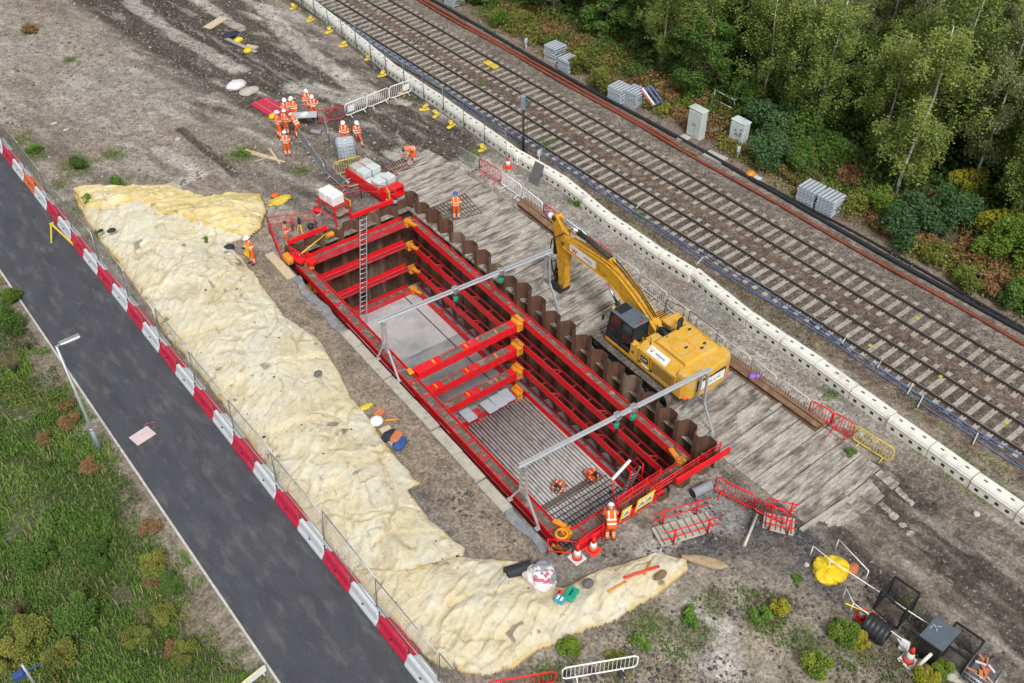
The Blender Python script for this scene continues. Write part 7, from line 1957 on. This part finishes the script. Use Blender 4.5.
# undergrowth below the wood
def in_band(r, n, x0, x1, y0, y1, dens=.5, sd=3, sc=.45):
    x = r.uniform(x0, x1, n); y = r.uniform(y0, y1, n); k = vn(x * sc, y * sc, sd) + .25 * (r.random(n) - .5) > 1 - dens
    return x[k], y[k]
def mass(name, x, y, hmax, size, key, seed, lift=.05, up=.5, hang=0, aspect=1.6, power=1.0, hn=.6):
    r = np.random.default_rng(seed); z = ground_h(x, y)
    hh = hmax * (.25 + .9 * np.clip(fbm(x * hn, y * hn, seed, 3) + .45, 0, 1)) * r.random(len(x)) ** power
    c = np.stack([x, y, z + lift + hh], -1)
    s = np.clip(.3 * vn(x * .9, y * .9, seed + 3) + .6 * r.random(len(x)), 0, 1)
    me = leaf_mesh(name, c, size, s, key, seed + 1, up=up, aspect=aspect, hang=hang)
    return tag(link_mesh(name, me), kind='stuff')
r8 = np.random.default_rng(88)
x, y = in_band(r8, 110000, 43.9, 49.5, 8, 92, .60, 3); k = (x > 44.2 + .8 * vn(y * .3, y * 0, 4)) ; mass('bracken', x[k], y[k], .75, (.06, .16), 'leaf_bracken', 201)
x, y = in_band(r8, 95000, 44.0, 50.0, 8, 92, .48, 13); mass('undergrowth', x, y, .9, (.05, .14), 'leaf_olive', 202)
x, y = in_band(r8, 80000, 44.6, 50.5, 6, 60, .46, 23); mass('undergrowth', x, y, .9, (.055, .14), 'leaf_mid', 203)
x, y = in_band(r8, 60000, 47.5, 62, 6, 92, .9, 33); mass('undergrowth', x, y, 1.6, (.12, .3), 'leaf_dark', 204)
x, y = in_band(r8, 5000, 43.2, 45.0, 8, 80, .4, 43); mass('low_weeds', x, y, .18, (.05, .14), 'leaf_olive', 205)
# twigs and dead stems in the bracken
def stems(name, x, y, h, r_, key, seed, lean=.5, z0=None):
    r = np.random.default_rng(seed); n = len(x); z = ground_h(x, y) if z0 is None else z0
    a = r.uniform(0, 6.283, n); L_ = h * r.uniform(.5, 1.2, n); dx = np.cos(a) * lean * L_ * r.random(n); dy = np.sin(a) * lean * L_ * r.random(n)
    p = np.stack([x, y, z], -1); q = p + np.stack([dx, dy, L_], -1)
    w = np.stack([np.cos(a + 1.57), np.sin(a + 1.57), 0 * a], -1) * r_; w2 = np.stack([np.cos(a), np.sin(a), 0 * a], -1) * r_
    v = np.stack([p - w, p + w, q + w * .5, q - w * .5, p - w2, p + w2, q + w2 * .5, q - w2 * .5], 1).reshape(-1, 3); f = np.arange(8 * n).reshape(-1, 4)
    me = raw_mesh(name, v, f, key, False, {'shade': ('FLOAT', 'POINT', np.repeat(r.random(n), 8))}); return tag(link_mesh(name, me), kind='stuff')
x, y = in_band(r8, 3500, 43.8, 50, 8, 90, .6, 53); stems('dead_stems', x, y, .9, .012, 'leaf_bracken', 206)

# shrubs -------------------------------------------------------------------
def shrub_mesh(seed, R, Hh, n, key, size, clumps=16, up=1.0, aspect=1.5):
    r = np.random.default_rng(seed); pts = []; sh = []
    for k in range(clumps):
        az = r.uniform(0, 6.283); rr = R * math.sqrt(r.random()) * .8; z = Hh * (.25 + .7 * r.random()) * (1 - .45 * (rr / R) ** 2)
        m_ = n // clumps; g = r.normal(size=(m_, 3)); g /= np.linalg.norm(g, axis=1)[:, None]; g *= r.random((m_, 1)) ** .45
        pts.append(np.array([rr * math.cos(az), rr * math.sin(az), z]) + g * np.array([.36 * R, .36 * R, .3 * Hh]) * r.uniform(.7, 1.25)); sh.append(np.clip(.35 * r.random() + .5 * r.random(m_) + .08, 0, 1))
    c = np.concatenate(pts); c[:, 2] = np.maximum(c[:, 2], .02)
    return leaf_mesh('foliage', c, size, np.concatenate(sh), key, seed + 1, up=up, aspect=aspect)
def stem_mesh(seed, R, Hh, key='bark', n=9, r_=.018):
    rd = random.Random(seed); b = MB()
    for k in range(n):
        a = rd.uniform(0, 6.283); q = rd.uniform(.3, .8) * R; b.tube([(0, 0, 0), (q * .5 * math.cos(a), q * .5 * math.sin(a), Hh * .5), (q * math.cos(a), q * math.sin(a), Hh * rd.uniform(.7, 1))], [r_, r_ * .7, r_ * .3], 4)
    return b.mesh('stem', key)
SH = {}
def shrub_kind(k, *a, **kw): SH[k] = [(shrub_mesh(300 + 17 * len(SH) + j, *a, **kw), stem_mesh(400 + j, a[0], a[1])) for j in range(2)]
shrub_kind('green', 1.1, 1.5, 8000, 'leaf_mid', (.045, .105))
shrub_kind('blue', 1.2, 1.6, 8500, 'leaf_blue', (.045, .105))
shrub_kind('bright', 1.0, 1.4, 6000, 'leaf_bright', (.05, .115))
shrub_kind('yellow', .9, 1.5, 4200, 'leaf_yellow', (.055, .125))
shrub_kind('olive', .9, 1.1, 6500, 'leaf_olive', (.04, .095))
shrub_kind('brown', .8, .8, 4500, 'leaf_bracken', (.04, .105))
shrub_kind('weed', .42, .45, 1000, 'grass_green', (.04, .10), clumps=8, up=.9, aspect=2.2)
shrub_kind('dry', .4, .4, 900, 'leaf_olive', (.03, .09), clumps=8, up=.3, aspect=3)
def put_shrub(kind, px, py, s, label, name='shrub', cat='shrub', group=None, xy=None):
    x, y = xy or G(px, py); fm, sm = random.choice(SH[kind])
    t = thing(name, label, cat, (x, y, gz(x, y) - .03), random.uniform(0, 6.28), group); t.scale = (s, s, s * random.uniform(.85, 1.15))
    link_mesh('foliage', fm, t); link_mesh('stem', sm, t); return t
for kind, px, py, s, lab in (('bright', 500, 25, .9, 'yellow green shrub at the upper end of the bracken bank'), ('olive', 520, 30, 1.2, 'olive shrub at the upper end of the bracken bank'), ('green', 477, 6, .9, 'green shrub at the very top of the bracken bank'),
                             ('olive', 582, 72, 1.3, 'olive shrub right behind the pallet stacks by the black pipe'), ('olive', 600, 88, 1.1, 'olive shrub between the two groups of upper pallet stacks'), ('bright', 686, 112, .7, 'bright yellow green shrub behind the plain cabinet'), ('yellow', 664, 115, .5, 'small yellow shrub beside the blue and red frame'), ('brown', 668, 102, 1.3, 'rust brown bracken clump behind the blue and red frame'), ('brown', 700, 108, 1.2, 'rust brown bracken clump behind the cabinets'), ('brown', 550, 40, 1.3, 'rust brown bracken clump above the first pallets'),
                             ('blue', 772, 165, 1.3, 'bluish green shrub to the rear of the graffitied cabinet'), ('green', 795, 172, 1.1, 'green shrub between the graffitied cabinet and the pallets'), ('blue', 770, 145, 1.6, 'large bluish green shrub behind the graffitied cabinet'), ('green', 800, 150, 1.5, 'large green shrub in front of the birches'), ('green', 830, 165, 1.3, 'green shrub beyond the lower pallet stacks'), ('brown', 818, 165, 1.2, 'rust brown bracken above the lower pallet stacks'), ('brown', 845, 185, 1.2, 'rust brown bracken beside the lower pallet stacks'),
                             ('blue', 905, 238, 1.45, 'big round bluish green shrub on the bank, nearer to the pallets'), ('blue', 948, 232, 1.35, 'big round bluish green shrub on the bank, beside the yellow ones'), ('bright', 880, 215, 1.1, 'bright green shrub behind the big round ones'), ('yellow', 958, 205, 1.2, 'tall yellow leaved sapling behind the round shrubs'), ('yellow', 990, 245, 1.3, 'yellow leaved shrub at the lower edge of the wood'), ('bright', 1008, 262, 1.5, 'bright green and yellow shrub at the end of the bank'), ('bright', 985, 262, 1.1, 'bright green shrub below the yellow leaved one'),
                             ('olive', 935, 262, .9, 'low olive bush below the round shrubs'), ('olive', 965, 285, 1.0, 'low olive bush near the black pipes'), ('bright', 960, 285, .6, 'small bright bush near the black pipes'), ('brown', 990, 290, 1.3, 'rust brown bracken at the end of the bank'), ('brown', 920, 250, 1.1, 'rust brown bracken below the round shrubs'), ('green', 1015, 310, 1.0, 'green bush beside the black pipes at the end of the bank'), ('olive', 855, 210, 1.0, 'olive bush just past the lower pallet stacks'), ('green', 740, 120, 1.3, 'green shrub behind the pale handrail'), ('green', 752, 100, 1.5, 'green shrub at the dark edge of the wood'),
                             ('brown', 885, 232, 1.1, 'rust brown bracken before the round shrubs')):
    put_shrub(kind, px, py, s, lab, group='shrubs on the bracken bank')
# verge: lower corner by the road
x = r8.uniform(-14, 4.6, 330000); y = r8.uniform(5, 62, 330000)
pxy = (vn(x * .5, y * .5, 71) * .6 + vn(x * 1.6, y * 1.6, 72) * .4)
k = (pxy + .25 * (r8.random(len(x)) - .5) > .27 + .42 * sstep(2.4, 4.4, x)) & (x < 4.55)
x, y, = x[k], y[k]
def blades(name, x, y, h, key, seed, wid=.028, lean=.8):
    r = np.random.default_rng(seed); n = len(x); z = ground_h(x, y)
    a = r.uniform(0, 6.283, n); L_ = h * r.uniform(.4, 1.3, n) * (.5 + vn(x * .8, y * .8, seed)); q = lean * L_ * r.random(n)
    p = np.stack([x, y, z], -1); w = np.stack([-np.sin(a), np.cos(a), 0 * a], -1) * (wid * r.uniform(.6, 1.3, n))[:, None]
    m_ = p + np.stack([np.cos(a) * q * .4, np.sin(a) * q * .4, L_ * .65], -1); t = p + np.stack([np.cos(a) * q, np.sin(a) * q, L_ * .85], -1)
    v = np.stack([p - w, p + w, m_ + w, m_ - w, t], 1).reshape(-1, 3)
    b = np.arange(n)[:, None] * 5
    f = np.concatenate([b + np.array([[0, 1, 2]]), b + np.array([[0, 2, 3]]), b + np.array([[3, 2, 4]])])
    s = np.clip(.55 * vn(x * .7, y * .7, seed + 4) + .5 * r.random(n) - .05, 0, 1)
    me = raw_mesh(name, v, f, key, False, {'shade': ('FLOAT', 'POINT', np.repeat(s, 5))}); return tag(link_mesh(name, me), kind='stuff')
blades('verge_grass', x, y, .26, 'grass_green', 501, .02)
k = r8.random(len(x)) < .10; blades('verge_grass', x[k], y[k], .34, 'grass_dry', 502, .018)
x = r8.uniform(-14, 4.3, 150000); y = r8.uniform(5, 60, 150000); k = vn(x * .55, y * .55, 76) > .55; mass('verge_weeds', x[k], y[k], .45, (.035, .09), 'leaf_mid', 503)
x = r8.uniform(-14, 3.9, 130000); y = r8.uniform(5, 45, 130000); k = vn(x * .45, y * .45, 77) > .66; mass('verge_weeds', x[k], y[k], .5, (.03, .085), 'leaf_olive', 504)
x = r8.uniform(-14, 4.2, 30000); y = r8.uniform(5, 55, 30000); k = vn(x * .6, y * .6, 78) > .70; mass('verge_weeds', x[k], y[k], .4, (.03, .08), 'weed_dark', 505)
for kind, px, py, s, lab in (('brown', 70, 425, .6, 'rusty brown dock clump beside the street lamp, lower one'), ('brown', 68, 408, .5, 'rusty brown dock clump beside the street lamp, upper one'), ('brown', 45, 442, .5, 'rusty brown clump on the verge below the street lamp'), ('brown', 90, 470, .6, 'small rusty clump at the edge of the bare verge'), ('brown', 150, 530, .6, 'rusty clump close to the road kerb'),
                             ('olive', 30, 640, .85, 'olive yellow bush at the bottom corner behind the second lamp'), ('olive', 60, 660, .7, 'olive yellow bush beside the second lamp'), ('olive', 10, 660, .8, 'olive yellow bush at the very corner'), ('olive', 140, 640, .6, 'olive bush in the lower verge, the middle one'), ('olive', 165, 620, .55, 'olive bush in the lower verge, nearer to the road'), ('olive', 185, 655, .6, 'olive and brown bush at the bottom of the verge'), ('brown', 175, 650, .55, 'brown bush at the bottom of the verge'), ('olive', 155, 570, .7, 'olive clump halfway along the bare strip'), ('brown', 155, 580, .6, 'brown clump halfway along the bare strip'),
                             ('green', 10, 330, .8, 'green shrub at the edge of the picture beside the upper verge'), ('bright', 12, 300, .6, 'leafy sapling at the top corner of the verge'), ('green', 170, 588, .5, 'broad leaved green weed by the kerb'), ('green', 80, 620, .8, 'green bush in the lower verge'), ('green', 40, 560, .8, 'green bush in the middle of the verge'), ('green', 100, 560, .7, 'green clump in the middle of the verge')):
    put_shrub(kind, px, py, s, lab, group='shrubs on the road verge')
def dead_bush(px, py, label, h=1.5, n=26, key='leaf_bracken'):
    x, y = G(px, py); rd = random.Random(px); b = MB()
    for k in range(n):
        a = rd.uniform(0, 6.283); q = rd.uniform(.2, .6); b.tube([(x, y, gz(x, y)), (x + q * .4 * math.cos(a), y + q * .4 * math.sin(a), gz(x, y) + h * .5), (x + q * math.cos(a), y + q * math.sin(a), gz(x, y) + h * rd.uniform(.7, 1))], [.016, .012, .006], 4)
    M.setdefault('dead_stem', mat('dead_stem', (.17, .11, .075), .9)); return tag(b.build('dead_bush', 'dead_stem'), label, 'dead bush', 'dead bushes on the verge')
dead_bush(24, 617, 'bare brown stalks of a dead bush in the lower verge'); dead_bush(17, 375, 'dark dead stalks at the upper verge', 1.6); dead_bush(30, 350, 'thin dead stalks at the upper verge near the road', 1.2, 14)
# weeds on the site
wl = ['upper waste ground', 'waste ground by the road', 'foot of the bank', 'white blocks']
for i, (px, py, r_) in enumerate(GREENS):
    n = max(2, int(r_ * 5)); x0, y0_ = G(px, py)
    x = x0 + r8.normal(size=n * 75) * r_ * .55; y = y0_ + r8.normal(size=n * 75) * r_ * .55
    if i == 0: WX, WY = [x], [y]
    else: WX.append(x); WY.append(y)
x = np.concatenate(WX); y = np.concatenate(WY); u, v = UV(x, y); k = ~((u > -.8) & (u < 24) & (v > -.8) & (v < 8.6)) & ~((x > 4.7) & (x < 8.7))
k1 = k & (r8.random(len(x)) < np.where(y < 12, .35, .8)); mass('site_weeds', x[k1], y[k1], .13, (.025, .07), 'grass_green', 601, up=.7); k2 = k & (r8.random(len(x)) < .6); mass('site_weeds', x[k2], y[k2], .12, (.025, .065), 'leaf_olive', 602)
def lowright(r, n):
    f = in_px([(560, 660), (640, 600), (700, 590), (780, 600), (850, 620), (960, 690), (700, 760), (540, 720)]); return f(r, n)
p = lowright(r8, 22000); k = vn(p[:, 0] * .8, p[:, 1] * .8, 81) > .45; blades('dry_grass', p[k, 0], p[k, 1], .14, 'grass_dry', 603, .015); k = vn(p[:, 0] * .9, p[:, 1] * .9, 82) > .72; blades('dry_grass', p[k, 0], p[k, 1], .16, 'grass_green', 604, .018)
x = r8.uniform(8.95, 9.9, 3500); y = r8.uniform(14, 66, 3500); k = vn(x * 2, y * .5, 83) > .5; blades('barrier_weeds', x[k], y[k], .25, 'grass_dry', 605, .015)
x = r8.uniform(33.7, 34.9, 5000); y = r8.uniform(5, 75, 5000); k = vn(x * 1.5, y * .3, 84) > .55; blades('track_weeds', x[k], y[k], .18, 'grass_dry', 606, .014); blades('track_weeds', x[k][::2], y[k][::2], .16, 'grass_green', 607, .016)
for kind, px, py, s, lab in (('yellow', 777, 618, .45, 'small yellow flowered bush on the dark heap'), ('bright', 840, 642, .62, 'yellow flowered bush beside the corrugated pipe'), ('yellow', 856, 648, .45, 'low yellow flowered bush in front of the corrugated pipe'), ('bright', 812, 676, .6, 'yellow green bush at the bottom of the dark heap'), ('yellow', 925, 680, .5, 'yellow flowers in the grass below the storage box'), ('bright', 940, 672, .4, 'green tuft inside the frames below the storage box'),
                             ('bright', 568, 652, .45, 'grass tuft at the lower edge of the cream sheet'), ('dry', 615, 660, .9, 'dry pale tuft in the lower waste ground'), ('weed', 640, 645, 1.0, 'green weed clump in the lower waste ground'), ('weed', 690, 620, 1.1, 'green weed clump below the tail of the cream sheet'), ('weed', 760, 620, 1.1, 'green weed clump near the small yellow bush'), ('weed', 795, 568 + 18, .6, 'single green weed on the dark heap'),
                             ('green', 78, 168, .55, 'dark green bush on the waste ground above the cream sheet'), ('weed', 116, 184, 1.0, 'bright green weed at the upper edge of the cream sheet'), ('weed', 88, 205, 1.1, 'green weed between the striped barriers and the cream sheet'), ('weed', 35, 152, 1.2, 'green weeds beside the striped barriers, upper clump'), ('weed', 204, 245, .7, 'weed growing through the cream sheet near the apron man'), ('weed', 243, 156, 1.0, 'green weed under the splintered laths'), ('brown', 30, 32, .8, 'brown heather like patch on the upper waste ground'),
                             ('weed', 962, 472, 1.0, 'green weed clump behind the white blocks, lower one'), ('weed', 930, 452, .9, 'green weed clump behind the white blocks, upper one'), ('weed', 850, 455, .7, 'weed clump by the yellow barrier'), ('weed', 578, 205, .7, 'weed clump on the gravel behind the boom')):
    put_shrub(kind, px, py, s, lab, 'weed_clump' if kind in ('weed', 'dry') else 'shrub', 'weed' if kind in ('weed', 'dry') else 'shrub', 'weeds about the site')
# stalks pushing through the sheets and small dark crumbs lying on them
n = 700; x = r8.uniform(8.8, 20, n); y = r8.uniform(13, 56, n); k = inside(x, y, FAB_OUT) & (dist_poly(x, y, FAB_OUT, True) > .35); x, y = x[k], y[k]
stems('stalks', x, y, .32, .010, 'weed_dark', 608, lean=.9, z0=ground_h(x, y) + .02)
